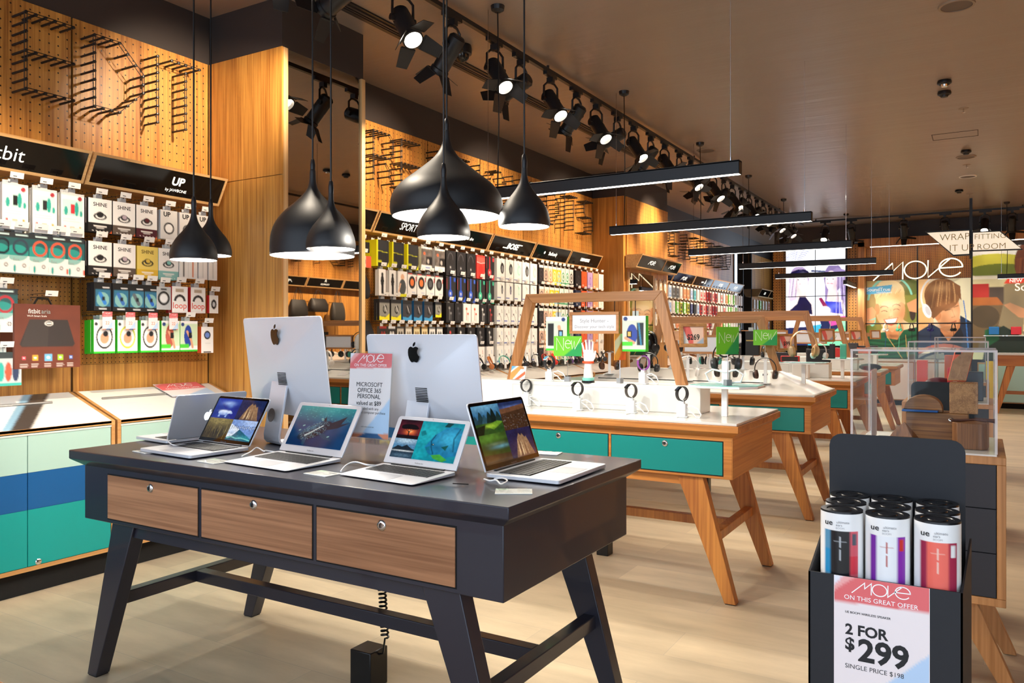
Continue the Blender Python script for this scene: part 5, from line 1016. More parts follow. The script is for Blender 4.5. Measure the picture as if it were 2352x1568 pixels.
# ------------------------------------------------------------------ phone cases on the far bays
G3 = 'phone cases on the far wall'
CC = [('yellow and black', '#cfd43a', '#2a2c30'), ('black', '#17171b', '#2f3136'), ('navy', '#2a2f5c', '#55608a'), ('pale blue', '#c9d4e4', '#7f9fd0'), ('grey', '#8f9396', '#3a3c40'), ('white', '#f0efec', '#d9d9d9'), ('orange', '#ecb088', '#e07a4a'), ('teal', '#7fc4d0', '#2f8fa0'), ('red-edged', '#c42a26', '#1a1a1d'), ('red and white', '#e8e4e0', '#c42a26'), ('green', '#5fd03a', '#e8efe4'), ('pink', '#e8b8c0', '#c94a6a')]
seq = [0, 1, 2, 3, 4, 4, 5, 6, 6, 3, 7, 5, 9, 9, 8, 8, 9, 8, 5, 9, 5, 6, 10, 5, 10, 5, 5, 5]
seq2 = [2, 1, 2, 3, 5, 10, 0, 10, 0, 2, 1, 3, 8, 9, 8, 9, 8, 8, 5, 5, 9, 5, 10, 10, 5, 10, 5, 5]
ZC = [2.19, 1.93, 1.67, 1.42, 1.20]; RN = ['top', 'second', 'third', 'fourth', 'bottom']
for r in range(5):
    sq = [seq, seq2][r % 2]
    for i in range(28):
        k = sq[(i + r * (r > 1)) % 28]; n, c, p = CC[k]
        hang(12.45 + i * .194, ZC[r], ('cs%d' % k, n + ' packaged phone case', .125, .215, .03, c, c, d_case(c, p), 8), RN[r], i, 'on the far wall', group=G3, name='phone_case', cat='phone case', hooks=r < 4 and i < 26)
G4 = 'small white packets on the second column'
for r in range(4):
    for i in range(3): hang(11.62 + i * .2, 2.18 - r * .26, ('col%d' % ((i + r) % 2), 'small packet of accessories', .10, .18, .02, '#efe0c8', '#efe0c8', lambda k: (k.ell(.5, .5, .25, .25, '#f8f6f0'), k.ell(.5, .6, .12, .12, '#8a6a4a')), 8), RN[r], i, 'on the second column', wall=-4.36, front=.0215, group=G4, hooks=False)
for r in range(5):
    for i in range(6): k = [5, 5, 10, 5, 5, 9][i]; hang(19.7 + i * .3, ZC[r], ('cs%d' % k, CC[k][0] + ' packaged phone case', .125, .215, .03, CC[k][1], CC[k][1], d_case(CC[k][1], CC[k][2]), 8), RN[r], i, 'past the tall mirror', front=.031, group='phone cases past the tall mirror', hooks=False, name='phone_case', cat='phone case')
# right wall goods seen in the mirror
G5 = 'goods on the right wall seen in the mirror'
for r in range(3):
    for i in range(10): hang(8.1 + i * .19, 2.12 - r * .30, ('rw%d' % ((i // 2 + r) % 3), ['white', 'black', 'beige'][(i // 2 + r) % 3] + ' boxed case', .14, .24, .03, ['#eceae4', '#1e1d20', '#d9cfb8'][(i // 2 + r) % 3], '#cfcabd', lambda k: k.rect(.3, .3, .7, .75, '#55524c'), 8), RN[r], i, 'on the right wall', wall=3.11, s=-1, front=.031, group=G5, hooks=False)
soft_bag((2.86, 10.72, 1.66), .42, .34, .18, 'black quilted tote bag reflected in the column mirror', '#221f1d', name='handbag'); soft_bag((2.86, 11.24, 1.78), .46, .26, .2, 'black leather handbag reflected in the column mirror', '#262220', name='handbag'); soft_bag((2.86, 11.78, 1.62), .36, .36, .16, 'grey tote bag reflected at the left of the column mirror', '#3a3734', name='handbag')
# ================================================================== DISPLAY FRAMES AND WHAT HANGS ON THEM
ZT_ = .894     # height of a white table top
BAR = wood('frame_wood', '#96602f', '#c08650', 'X', .42)
BARZ = wood('frame_wood_upright', '#96602f', '#c08650', 'Z', .42)
def wframe(x0, x1, y, zb, zt, label, spl=.145, wd=.058, dp=.05):
    t = thing('trapezoid_stand', label, 'wooden frame', ((x0 + x1) / 2, y, zb), 0, 'wooden frames on the tables'); a = (x1 - x0) / 2; h_ = zt - zb; d = dp / 2
    def q(pts, nm, m):
        MB().add([(x, -d, z) for x, z in pts] + [(x, d, z) for x, z in pts], [(0, 1, 2, 3), (7, 6, 5, 4), (0, 4, 5, 1), (1, 5, 6, 2), (2, 6, 7, 3), (3, 7, 4, 0)]).build(nm, m, t, bevel=.002)
    q([(-a, h_), (-a + wd * .85, h_ - wd), (a - wd * .85, h_ - wd), (a, h_)][::-1], 'top_bar', BAR)
    for s in (-1, 1):
        p = [(s * a, h_), (s * (a - wd * .85), h_ - wd), (s * (a + spl - wd * 1.05), 0), (s * (a + spl), 0)]
        q(p if s < 0 else p[::-1], 'upright', BARZ)
    return t
def framed(name, loc, w_, h_, rz, tilt, draw, label, group, e=.018, texts=()):
    t = thing(name, label, 'framed sign', loc, rz, group); M = Matrix.Rotation(tilt, 4, 'X'); m = MB()
    for a, b, c_, d in ((-w_ / 2, w_ / 2, -h_ / 2, -h_ / 2 + e), (-w_ / 2, w_ / 2, h_ / 2 - e, h_ / 2), (-w_ / 2, -w_ / 2 + e, -h_ / 2 + e, h_ / 2 - e), (w_ / 2 - e, w_ / 2, -h_ / 2 + e, h_ / 2 - e)): m.box(a, b, -.014, .012, c_, d, M=M)
    m.build('frame', BAR, t, bevel=.0015); c = Cv(40, max(8, int(40 * h_ / w_)), '#e4e6ec'); draw(c); F = M @ basis((0, -.004, 0), (1, 0, 0), (0, 0, 1))
    p = MB().grid(F @ Vector((-w_ / 2 + e, h_ / 2 - e, 0)), F.to_3x3() @ Vector((w_ - 2 * e, 0, 0)), F.to_3x3() @ Vector((0, -h_ + 2 * e, 0)), c.done()).box(-w_ / 2 + e, w_ / 2 - e, -.003, .003, -h_ / 2 + e, h_ / 2 - e, '#dcdce0', M=M)
    for (tx, x, y, sz, b, col) in texts: p.text(tx, T2(F, x * w_, y * h_, .001), sz, b, col)
    p.build('card', M_INK, t); return t
def jhook(x, y, z, drop, label):
    return tag(MB().tube([(0, 0, drop + .0), (0, 0, .02), (.004, 0, .006), (.014, 0, 0), (.022, 0, .006), (.024, 0, .018)], .0028, 6).build('j_hook', M_BLACK), label, 'hook')
def d_price(k): k.poly([(0, 0), (.35, 0), (.5, .55), (.5, 1), (.3, 1)], '#e0645c'); k.rect(0, .0, .04, 1, '#efc8ba'); k.poly([(.35, 0), (1, 0), (1, .6), (.6, 1), (.5, 1), (.5, .55)], '#efc3ae'); k.poly([(1, .6), (1, 1), (.6, 1)], '#a9b4c4')
def place_on(o, *a): o.location = a; return o
def stock_frame(i, y, zb, zt, x0, x1, lab, sidetext='', hang_sign=None):
    spl = .145; wframe(x0, x1, y, zb, zt, 'wooden trapezoid frame standing on the %s cherry table' % lab, spl)
    zs = zb + (zt - zb) * .52; xs = x1 + spl * .45
    sb = thing('price_sign', 'small wooden price frame on an arm at the right of the %s wooden frame' % lab, 'framed sign', (xs + .03, y, zs), 0, 'price frames on arms')
    MB().box(-.04, .05, -.012, .012, -.028, .028).build('arm', BAR, sb)
    rz = math.radians(32); f = Matrix.Translation((.095, -.035, 0)) @ Matrix.Rotation(rz, 4, 'Z') @ Matrix.Rotation(-.12, 4, 'X'); w_, h_, e = .155, .135, .018; m = MB()
    for a, b, c_, d in ((-w_ / 2, w_ / 2, -h_ / 2, -h_ / 2 + e), (-w_ / 2, w_ / 2, h_ / 2 - e, h_ / 2), (-w_ / 2, -w_ / 2 + e, -h_ / 2 + e, h_ / 2 - e), (w_ / 2 - e, w_ / 2, -h_ / 2 + e, h_ / 2 - e)): m.box(a, b, -.022, .016, c_, d, M=f)
    m.build('frame', BAR, sb, bevel=.0015); c = Cv(26, 20, '#e4e0dc'); d_price(c) if i < 4 else None; F = f @ basis((0, -.008, 0), (1, 0, 0), (0, 0, 1))
    p = MB().grid(F @ Vector((-w_ / 2 + e, h_ / 2 - e, 0)), F.to_3x3() @ Vector((w_ - 2 * e, 0, 0)), F.to_3x3() @ Vector((0, -h_ + 2 * e, 0)), c.done()).box(-w_ / 2 + e, w_ / 2 - e, -.007, .01, -h_ / 2 + e, h_ / 2 - e, '#cfc9c2', M=f)
    if sidetext: p.text(sidetext, T2(F, .0, -.01, .001), .045, .02, '#221c1c', sx=.8)
    p.build('card', M_INK, sb)
ys = [4.5, 6.6, 8.75, 10.88, 13.02]
YR = [4.4, None, 8.72, 10.87, 13.0]
M_RIS = mat('white_riser', '#dcdad4', .3)
for i, y in enumerate(TY):
    lab = ['nearest', 'second', 'third', 'fourth', 'farthest'][i]
    if i == 1:
        t = thing('sloped_display', 'white sloped headphone display covering the second cherry table', 'display stand', (-2.11, 6.21, ZT_)); a, b = (1.02, .70), (-.02, .90)
        vs = [(-1.02, -.02, 0), (1.02, -.02, 0), (1.02, .90, 0), (-1.02, .90, 0), (-.68, .36, .155), (.66, .36, .155), (.66, .56, .155), (-.68, .56, .155)]
        MB().hexa(vs).build('sloped_top', M_RIS, t, bevel=.003)
        n = Vector((0, -.155, .38)).normalized(); g = lambda x, q: (x, -.02 + .38 * q, .155 * q + .002)
        MB().tube([g(-.8, .45), g(.62, .45)], .004, 6).build('cable_slot', GAP, t)
        for k in range(5): MB().add([g(-.62 + k * .26, .12), g(-.50 + k * .26, .12), g(-.50 + k * .26, .32), g(-.62 + k * .26, .32)], [(0, 1, 2, 3)], '#d4d3d2').build('price_strip', M_INK, t)
    else:
        y0 = y + .34
        t = thing('display_riser', 'long white box riser on the %s cherry table' % lab, 'display stand', (-2.20, y0, ZT_), 0, 'white risers on the tables')
        MB().box(-.82, .82, 0, .19, 0, .158).build('box', M_RIS, t, bevel=.004)
        m = MB()
        for e in ((-.42, .42, .132, .1335), (-.42, .42, .03, .0315), (-.42, -.4185, .03, .1335), (.4185, .42, .03, .1335)): m.box(e[0], e[1], -.0008, .001, e[2], e[3])
        m.build('panel_joint', mat('joint_grey', '#9a9894', .6), t)
stock_frame(0, 4.5, 1.052, 1.61, -2.565, -1.635, 'nearest', '$269')
stock_frame(1, 6.66, 1.049, 1.50, -2.45, -1.56, 'second', '$99')
stock_frame(2, 8.83, 1.052, 1.60, -2.565, -1.60, 'third'); stock_frame(3, 10.98, 1.052, 1.59, -2.55, -1.60, 'fourth'); stock_frame(4, 13.13, 1.052, 1.61, -2.55, -1.60, 'farthest')
def hsign(y, zt, x, w_, txts, label, h_=.135, drop=.10):
    framed('hanging_sign', (x, y - .045, zt - .058 - drop - h_ / 2), w_, h_, 0, 0, lambda c: None, label, 'framed signs hanging in the wooden frames', texts=txts)
hsign(4.5, 1.61, -2.065, .335, [('Style Hunter -', 0, .10, .034, -.008, '#8f9096'), ('Discover your tech style', 0, -.17, .027, -.006, '#8f9096')], 'framed sign about tech style hanging in the nearest wooden frame', drop=.065)
hsign(8.83, 1.60, -2.05, .5, [('Connected Home', -.05, 0, .05, -.008, '#9a9a9e')], 'framed sign hanging in the third wooden frame', .17, .15)
hsign(6.66, 1.50, -2.02, .42, [], 'pale framed sign in the second wooden frame', .16, .10); hsign(10.98, 1.59, -1.95, .4, [], 'pale framed sign in the fourth wooden frame', .15, .16); hsign(13.13, 1.61, -1.95, .4, [], 'pale framed sign in the farthest wooden frame', .15, .16)
# ------------------------------------------------------------------ armband packs on hooks of the nearest frame
for k, (u, v) in enumerate(((1277, 3), (1455, 4))):
    x = onY(u, 750, 4.455).x
    def dd(c, v=v):
        c.rect(0, .0, 1, .14, '#e9ece9'); c.poly([(0, .14), (1, .14), (1, 1), (0, 1)], '#d5dfd0'); c.rect(.1, .2, .38, .85, '#17181b') if v == 3 else c.rect(.62, .2, .9, .82, '#17222c')
        if v == 3: c.line([(.62, .3), (.7, .55), (.85, .9)], .15, SKIN); c.rect(.58, .4, .8, .6, '#1a1a1e'); c.rect(.63, .44, .76, .56, '#7fb8e0'); c.poly([(.5, .95), (.5, .5), (.38, 1)], '#6fd03a')
        else: c.ell(.42, .52, .22, .28, '#27449c'); c.line([(.15, .62), (.5, .75)], .12, SKIN); c.rect(.2, .42, .42, .6, '#101216'); c.rect(.24, .45, .37, .57, '#e0b860'); c.rect(0, .72, .45, .84, '#4fd23a'); c.line([(.7, .22), (.8, .8)], .07, '#2f7fa8')
        c.rect(0, .93, 1, 1, '#35c42c'); c.ell(.82 if v == 3 else .15, .09, .09, .06, '#26407c')
    me = product_mesh('hb%d' % v, .15, .215, .045, '#e9ece9', '#35c42c', dd, 40)
    o = bpy.data.objects.new('boxed_armband', me); COL.objects.link(o); o.location = (x, 4.50 - .0, 1.46); o.rotation_euler = (0, 0, -math.pi / 2)
    o.location.y = 4.462; tag(o, 'green-edged boxed armband hanging at the %s of the nearest wooden frame' % ['left', 'right'][k], 'product', 'armbands hanging in the frame')
    h = jhook(0, 0, 0, .11, 'black hook holding the %s boxed armband in the nearest frame' % ['left', 'right'][k]); h.location = (x, 4.485, 1.445)
for k, u in enumerate((1305, 1345, 1412)):
    h = jhook(0, 0, 0, .10, 'empty black hook under the nearest frame bar, %s from left' % ORD[k]); h.location = (onY(u, 700, 4.5).x, 4.5, 1.455); h['group'] = 'empty hooks'
for k, u in enumerate((1694, 1724)):
    x = onY(u, 780, 6.62).x; c = (lambda q: (q.ell(.5, .3, .36, .22, '#d8d4d6'), q.line([(.3, .68), (.7, .68)], .04, '#c9a85c'))) if k == 0 else (lambda q: q.line([(.3, .4), (.7, .4)], .04, '#c9a85c'))
    o = bpy.data.objects.new('boxed_earphones', product_mesh('wm%d' % k, .14, .20, .05, '#191617', '#131112', c, 20)); COL.objects.link(o); o.location = (x, 6.60, 1.375); o.rotation_euler = (0, .0, -math.pi / 2); tag(o, 'black box hanging in the second wooden frame, %s' % ['with round silver window', 'plain one beside it'][k], 'product', 'black boxes in the second frame')
    h = jhook(0, 0, 0, .07, 'hook for the %s black box in the second frame' % ['left', 'right'][k]); h.location = (x, 6.64, 1.37)
o = tag(MB().box(-.05, .05, -.012, .012, 0, .10, M=Matrix.Rotation(.5, 4, 'Y')).tube([(0, 0, .10), (.02, 0, .26)], .004, 6).build('tile_speaker', mat('mint_rubber', '#cfe0d4', .5), bevel=.006), 'pale rounded speaker hanging in the fourth wooden frame', 'speaker'); o.location = onY(1905, 782, 10.95)
# ================================================================== SMALL DEVICES
M_CL = mat('milky_acrylic', '#eef1f2', .12)
def watch(p, label, dial='#17181b', strap='#1a1a1c', rz=0, sc=1, base=(.034, .075), screen='#25282c', loop=True):
    t = thing('smartwatch_display', label, 'smartwatch', p, rz, 'smartwatches on posts'); w_, h_ = base; r = .029 * sc
    MB().box(-w_, w_, -.02, .02, 0, h_ * .1).box(-w_ * .75, w_ * .75, -.022, .022, 0, h_).build('post_base', M_CL, t, bevel=.004)
    MB().hexa([(-.014, -.012, h_), (.014, -.012, h_), (.014, .012, h_), (-.014, .012, h_), (-.010, -.008, h_ + .02), (.010, -.008, h_ + .02), (.010, .008, h_ + .02), (-.010, .008, h_ + .02)]).build('cradle', M_CL, t)
    z = h_ + .018 + r * 1.15; A = Matrix.Translation((0, 0, z)) @ Matrix.Rotation(math.radians(52), 4, 'Z')
    P = [A @ Vector((r * math.cos(a), 0, r * 1.18 * math.sin(a))) for a in [2 * math.pi * k / 28 for k in range(28)]]
    sm = mat('strap' + strap, strap, .5); b = MB(); vs = []
    for a in [2 * math.pi * k / 28 for k in range(28)]:
        for rr_, yy in ((r, -.013), (r, .013), (r + .004, .013), (r + .004, -.013)): vs.append(A @ Vector((rr_ * math.cos(a), yy, rr_ * 1.18 * math.sin(a))))
    b.add(vs, [(4 * k + j, 4 * k + (j + 1) % 4, (4 * k + 4) % 112 + (j + 1) % 4, (4 * k + 4) % 112 + j) for k in range(28) for j in range(4)]); b.build('strap', sm, t, smooth=True)
    C = A @ Matrix.Translation((-r * .75, 0, r * .80)) @ Matrix.Rotation(math.radians(-40), 4, 'Y')
    c = MB().box(-.017, .017, -.015, .015, -.002, .007, M=C).build('watch_case', mat('case' + dial, dial, .25, .4), t, bevel=.003); MB().box(-.013, .013, -.012, .012, .0072, .0078, M=C).build('watch_face', mat('face' + screen, screen, .1), c)
    if loop: MB().tube([(.02, .0, .05), (.05, .01, .03), (.075, .015, .004), (.10, .0, .004), (.11, -.01, .02), (.09, -.005, .05), (.055, .0, .065), (.02, 0, .055)], .0035, 6).build('security_cable', M_CABLE, t, smooth=True)
    return t
for i, (x, y, s_) in enumerate(((-2.50, 4.365, '#17171a'), (-2.09, 4.27, '#17171a'), (-1.745, 4.265, '#3a3431'), (-1.42, 4.20, '#17171a'))):
    watch((x, y, ZT_), 'smartwatch on a clear post before the white riser, %s from the left' % ORD[i], strap=s_, rz=.0, sc=1.08)
def newsign(p, rz, label, w_=.19, h_=.125, pole=.10, cols=('#6cc229', '#12934a'), txt=True, z0=0):
    t = thing('new_sign', label, 'small sign', p, rz, 'small signs on thin rods')
    MB().box(-.018, .018, -.014, .014, 0, .032).build('foot_block', mat('grey_block', '#8d9196', .3), t, bevel=.001); MB().cyl((0, 0, .03), (0, 0, pole + .02), .0022, 6).build('rod', M_CHROME, t)
    c = Cv(36, 24, cols[0]); c.poly([(.35, 1), (1, .25), (1, 1)], cols[1]); c.poly([(.62, 1), (1, .55), (1, 1)], cols[1], .9)
    if not txt: c.poly([(0, .3), (.6, 0), (1, 0), (0, .8)], '#f3e6c8')
    F = basis((0, -.002, pole + h_ / 2), (1, 0, 0), (0, 0, 1)); m = MB().box(-w_ / 2, w_ / 2, -.001, .002, pole, pole + h_, cols[0]).grid(F @ Vector((-w_ / 2, h_ / 2, 0)), (w_, 0, 0), (0, 0, -h_), c.done())
    if txt: m.ribbon(NEW, .022, T2(F, -w_ * .02, h_ * .1, .0008, w_ * .78), '#f4fbe8')
    m.build('card', M_INK, t); return t
R1 = 1.052
def hz(u, y): return onY(u, 800, y).x
newsign((hz(1304, 4.44), 4.44, R1), -.05, 'bright green lettered card on a rod, on the nearest white riser', .20, .125, .16)
newsign((hz(1424, 4.46), 4.46, R1), 1.38, 'orange card on a rod seen almost edge-on, nearest white riser', .12, .16, .14, ('#f0a040', '#e0602c'), False)
newsign((hz(1752, 6.42), 6.50, 1.0), -.05, 'bright green lettered card on a rod, standing on the second table', .19, .125, .26)
watch((hz(1262, 4.45), 4.45, R1), 'white and blue smartwatch standing on the nearest white riser', '#e8e8ea', '#20242a', .2, 1.15, (.030, .06), '#4aa0c8')
watch((hz(1478, 4.45), 4.45, R1), 'purple smartwatch with a round face on the nearest white riser', '#c9c9d0', '#8a3f9c', -.2, 1.15, (.030, .07), '#c98f7a')
o = thing('leaflet_stand', 'small orange and blue leaflet leaning on the nearest white riser', 'leaflet', (hz(1190, 4.43), 4.43, R1)); c = Cv(30, 20, '#f0efec'); c.poly([(0, .5), (.5, 0), (.8, 0), (.2, 1), (0, 1)], '#e88f4a'); c.poly([(.3, 1), (.95, .35), (1, .6), (.6, 1)], '#e0603a'); c.poly([(0, 0), (.35, 0), (0, .4)], '#5aa0c8'); c.rect(.55, .1, .85, .25, '#b07a4a')
F = basis((0, 0, .047), (1, 0, 0), (0, .35, 1)); MB().box(-.055, .055, -.045, .045, -.002, 0, '#f0efec', M=F).grid(F @ Vector((-.055, .045, .001)), F.to_3x3() @ Vector((.11, 0, 0)), F.to_3x3() @ Vector((0, -.09, 0)), c.done()).build('leaflet', M_INK, o)
# mannequin hand
t = thing('mannequin_hand', 'white mannequin hand with an orange wristband on the nearest riser', 'mannequin hand', (hz(1351, 4.42), 4.42, R1), .1)
m = MB(); m.tube([(0, 0, .018), (0, 0, .07), (0, 0, .11), (.002, 0, .14), (.004, 0, .17), (.005, 0, .20)], lambda q: (.020 + .012 * abs(q - .35) * 1.2, .027 + .004 * math.cos(q * 7)) if q < .55 else (.016 - .004 * (q - .55), .030 + .012 * (q - .55) * 2 - .010 * max(0, q - .85) * 6), 14, flat=(0, 1, 0))
for fx, h_, lean, r in ((-.026, .058, -.012, .0068), (-.009, .072, -.003, .0072), (.009, .078, .002, .0074), (.026, .068, .008, .007)):
    m.tube([(fx, 0, .185), (fx + lean * .4, -.002, .185 + h_ * .45), (fx + lean * .8, -.005, .185 + h_ * .8), (fx + lean, -.010, .185 + h_)], lambda q, r=r: r * (1 - .45 * q ** 2), 8)
m.tube([(.026, -.004, .135), (.042, -.010, .155), (.050, -.014, .178), (.053, -.018, .195)], lambda q: .010 * (1 - .45 * q), 8)
m.build('hand', mat('mannequin_white', '#f1f0ee', .35), t, smooth=True)
MB().lathe([(.036, .012), (.036, .024), (.038, .03), (.0, .03)], 20).build('mint_base', mat('mint_plastic', '#7fd0c0', .4), t); MB().lathe([(.0, 0), (.040, 0), (.040, .012), (.0, .012)], 20).build('black_base', M_BLACKP, t)
MB().lathe([(.031, 0), (.034, 0), (.034, .014), (.031, .014)], 20, M=Matrix.Translation((0, 0, .118)) @ Matrix.Diagonal((1.08, .85, 1, 1))).build('wristband', mat('orange_rubber', '#e8552c', .45), t, smooth=True)
# teal shelf stands
M_TEALTOP = mat('teal_glass_top', '#6fbcb4', .25)
def shelf(p, label, w_=.24, d=.20, h_=.16):
    t = thing('shelf_stand', label, 'display stand', p, 0, 'teal topped shelf stands'); o = [(-w_ / 2, -d * .2), (-w_ * .25, -d / 2), (w_ * .3, -d / 2), (w_ / 2, -d * .15), (w_ / 2, d / 2), (-w_ * .45, d / 2)]
    MB().ext(o, h_, h_ + .012).build('shelf', M_WHITEM, t, bevel=.002); MB().ext([(x * .97, y * .97) for x, y in o], h_ + .0122, h_ + .015).build('teal_top', M_TEALTOP, t); MB().box(-.016, .016, -.012, .012, 0, h_).build('post', M_WHITEM, t, bevel=.002); return t
shelf((-1.23, 4.36, ZT_), 'teal-topped shelf stand at the right end of the nearest white table', .38, .26)
shelf((-1.235, 6.62, .935), 'teal-topped shelf stand at the right end of the second table', .36, .24, .175); shelf((-1.25, 8.75, ZT_), 'teal-topped shelf stand at the right end of the third table', .38, .26, .19); shelf((-1.22, 10.95, ZT_), 'teal-topped shelf stand at the right end of the fourth table', .36, .26, .19)
# headphones
def headphones(p, label, rz=0, col='#17171a', cup=None, pad='#1a1a1a', r=.082, group='headphones on the tables', tilt=0, stand=None, sz=1, rx=0, bw=.014):
    t = thing('headphones', label, 'headphones', p, rz, group); cm = mat('hp' + col, col, .3); km = mat('hp' + (cup or col), cup or col, .35); pm = mat('pad' + pad, pad, .7)
    M = Matrix.Rotation(rx, 4, 'X') @ Matrix.Diagonal((sz, sz, sz, 1)); H = .115
    P = [M @ Vector((r * math.cos(a) * 1.0, 0, H + r * 1.05 * math.sin(a))) for a in [math.radians(-18 + 216 * k / 22) for k in range(23)]]
    MB().tube(P, lambda q: (bw * sz * (.55 + .45 * math.sin(math.pi * q)), .004 * sz), 8, flat=M.to_3x3() @ Vector((0, 1, 0))).build('headband', cm, t, smooth=True)
    for s in (-1, 1):
        C = M @ Matrix.Translation((s * r * .93, 0, H - .045)) @ Matrix.Rotation(s * math.pi / 2, 4, 'Y') @ Matrix.Rotation(s * .12, 4, 'Y')
        c = MB().lathe([(.001, .018), (.022, .018), (.031, .013), (.034, .004), (.034, 0)], 20, M=C).tube([M @ Vector((s * r * .96, 0, H - .028)), M @ Vector((s * r * 1.12, 0, H - .045))], .006 * sz, 6).build('ear_cup', km, t, smooth=True)
        MB().lathe([(.034, 0), (.036, -.006), (.034, -.016), (.022, -.018), (.018, -.010), (.001, -.010)], 20, M=C).build('ear_pad', pm, c, smooth=True)
    if stand:
        s_ = thing('headphone_stand', 'clear acrylic headphone stand holding ' + stand, 'headphone stand', Vector(p) + Vector((0, .0, 0)), rz, 'acrylic headphone stands'); zt = .115 + .082 * 1.05 - .012
        MB().box(-.012, .012, -.004, .004, 0, zt - .004).build('upright', M_CL, s_); MB().box(-.04, .04, -.04, .05, -.0, .004).build('base', M_CL, s_); MB().box(-.02, .02, -.014, .014, zt - .006, zt).build('saddle', M_CL, s_)
    return t
def slope_z(y): return ZT_ + .155 * min(1, max(0, (y - 6.19) / .38)) + .003
HP = [(1400, 6.44, '#1a1a1c', '#26201c', 'black headphones with brown pads on the second table, leftmost', 0, '#5c3a22'), (1490, 6.42, '#1c1a1c', '#2a2426', 'black headphones behind the purple watch', 0, '#1a1a1a'), (1580, 6.36, '#eceae6', '#f4f2ee', 'large white headphones behind the frame leg', .3, '#d9d4cc'),
      (1668, 6.36, '#1d1a1a', '#1a1718', 'black headphones behind the angled green card', 0, '#3a302a'), (1758, 6.35, '#17161a', '#201d20', 'black headphones with brown leather pads on the second table', 0, '#4a3024')]
for k, (u, y, a, b, lb, rz, pd) in enumerate(HP): headphones((hz(u, y), y, slope_z(y)), lb, rz, a, b, pd, stand=lb.replace(' on the second table', ''), sz=1.0)
for k, (u, a, b) in enumerate(((1602, '#f0efec', '#e8e4e0'), (1630, '#eeede9', '#2f8f80'), (1705, '#1c1b1e', '#26262a'))): headphones((hz(u, 6.70), 6.72, 1.052), '%s headphones in the back row of the second table, %s' % (['white', 'white and green', 'black'][k], ORD[k]), .1, a, b, stand='%s back-row headphones, %s on the second table' % (['white', 'white and green', 'black'][k], ORD[k]))
# ring device and green card on the teal shelf of the nearest table
SZ = ZT_ + .1755
headphones((-1.225, 4.37, SZ + .05), 'black headband device held over the teal shelf of the nearest table', .1, '#1b1a1c', '#2a2a2d', sz=.95, r=.075)
t = thing('device_holder', 'white angled holder with a looped cable on the nearest teal shelf', 'holder', (-1.225, 4.37, SZ)); MB().box(-.02, .02, -.02, .02, 0, .13).build('post', M_CL, t, bevel=.003); MB().tube([(-.03, -.02, .012), (-.09, -.02, .02), (-.11, -.02, .06), (-.07, -.02, .085), (0, -.02, .07), (.06, -.02, .085), (.10, -.02, .06), (.085, -.02, .02), (.03, -.02, .012)], .0055, 8, closed=True).build('looped_cable', M_CABLE, t, smooth=True)
MB().tube([(.035 * math.cos(a), -.032, .19 + .035 * math.sin(a)) for a in [2 * math.pi * k / 20 for k in range(20)]], .005, 6, closed=True).build('ring', M_BLACKP, t, smooth=True)
newsign((-1.20, 4.31, SZ), .95, 'bright green lettered card turned sideways over the nearest teal shelf', .15, .15, .17)
headphones((-1.235, 6.62, 1.125), 'beige and silver headphones with wooden tone on the second teal shelf', .5, '#c99a66', '#c9b08a', '#b08a5c', sz=1.25, bw=.018); headphones((-1.13, 6.70, 1.125), 'white headphones beside the beige ones on the teal shelf', -.4, '#e9e6e0', '#efece6', '#dcd6cc', sz=.75)
# head forms
def headform(p, label, col, hp, rz=0):
    t = thing('mannequin_bust', label, 'mannequin head', p, rz, 'display heads'); m = mat('head' + col, col, .22); b = MB()
    pr = [(.055, 0), (.05, .01), (.034, .03), (.032, .07), (.042, .095), (.058, .12), (.07, .15), (.078, .19), (.079, .225), (.070, .26), (.05, .288), (.025, .302), (.001, .306)]
    n = 24; vs = []
    for j, (r, z) in enumerate(smooth_prof(pr, 2)):
        for k in range(n):
            a = 2 * math.pi * k / n; x, y = r * math.cos(a) * .86, r * math.sin(a) * (1.08 if z > .09 else .95); f = max(0, -math.sin(a)) ** 6
            y += -f * (.016 * math.exp(-((z - .165) / .018) ** 2) + .006 * math.exp(-((z - .135) / .012) ** 2) + .004 * math.exp(-((z - .112) / .014) ** 2) - .006 * math.exp(-((z - .20) / .015) ** 2)); vs.append((x, y - (.01 if z > .1 else 0), z))
    rows = len(vs) // n; b.add(vs, [(j * n + k, j * n + (k + 1) % n, j * n + n + (k + 1) % n, j * n + n + k) for j in range(rows - 1) for k in range(n)] + [tuple(range(n))[::-1]])
    for s in (-1, 1): b.ball((s * .066, .005, .17), (.008, .018, .028), 8)
    b.build('head', m, t, smooth=True)
    if hp: headphones(Vector(p) + Vector((0, .005, .105)), hp, rz, '#1b1b1d', '#1c1c1f', r=.088, sz=1.05)
    return t
headform((hz(1494, 6.66), 6.64, 1.052), 'black mannequin head wearing headphones in the nearest frame opening', '#141212', 'black headphones on the black mannequin head', 2.6)
headform((hz(1548, 6.64), 6.64, 1.052), 'white mannequin head behind the right frame leg', '#efeeec', 'black headphones on the white mannequin head', 2.6)
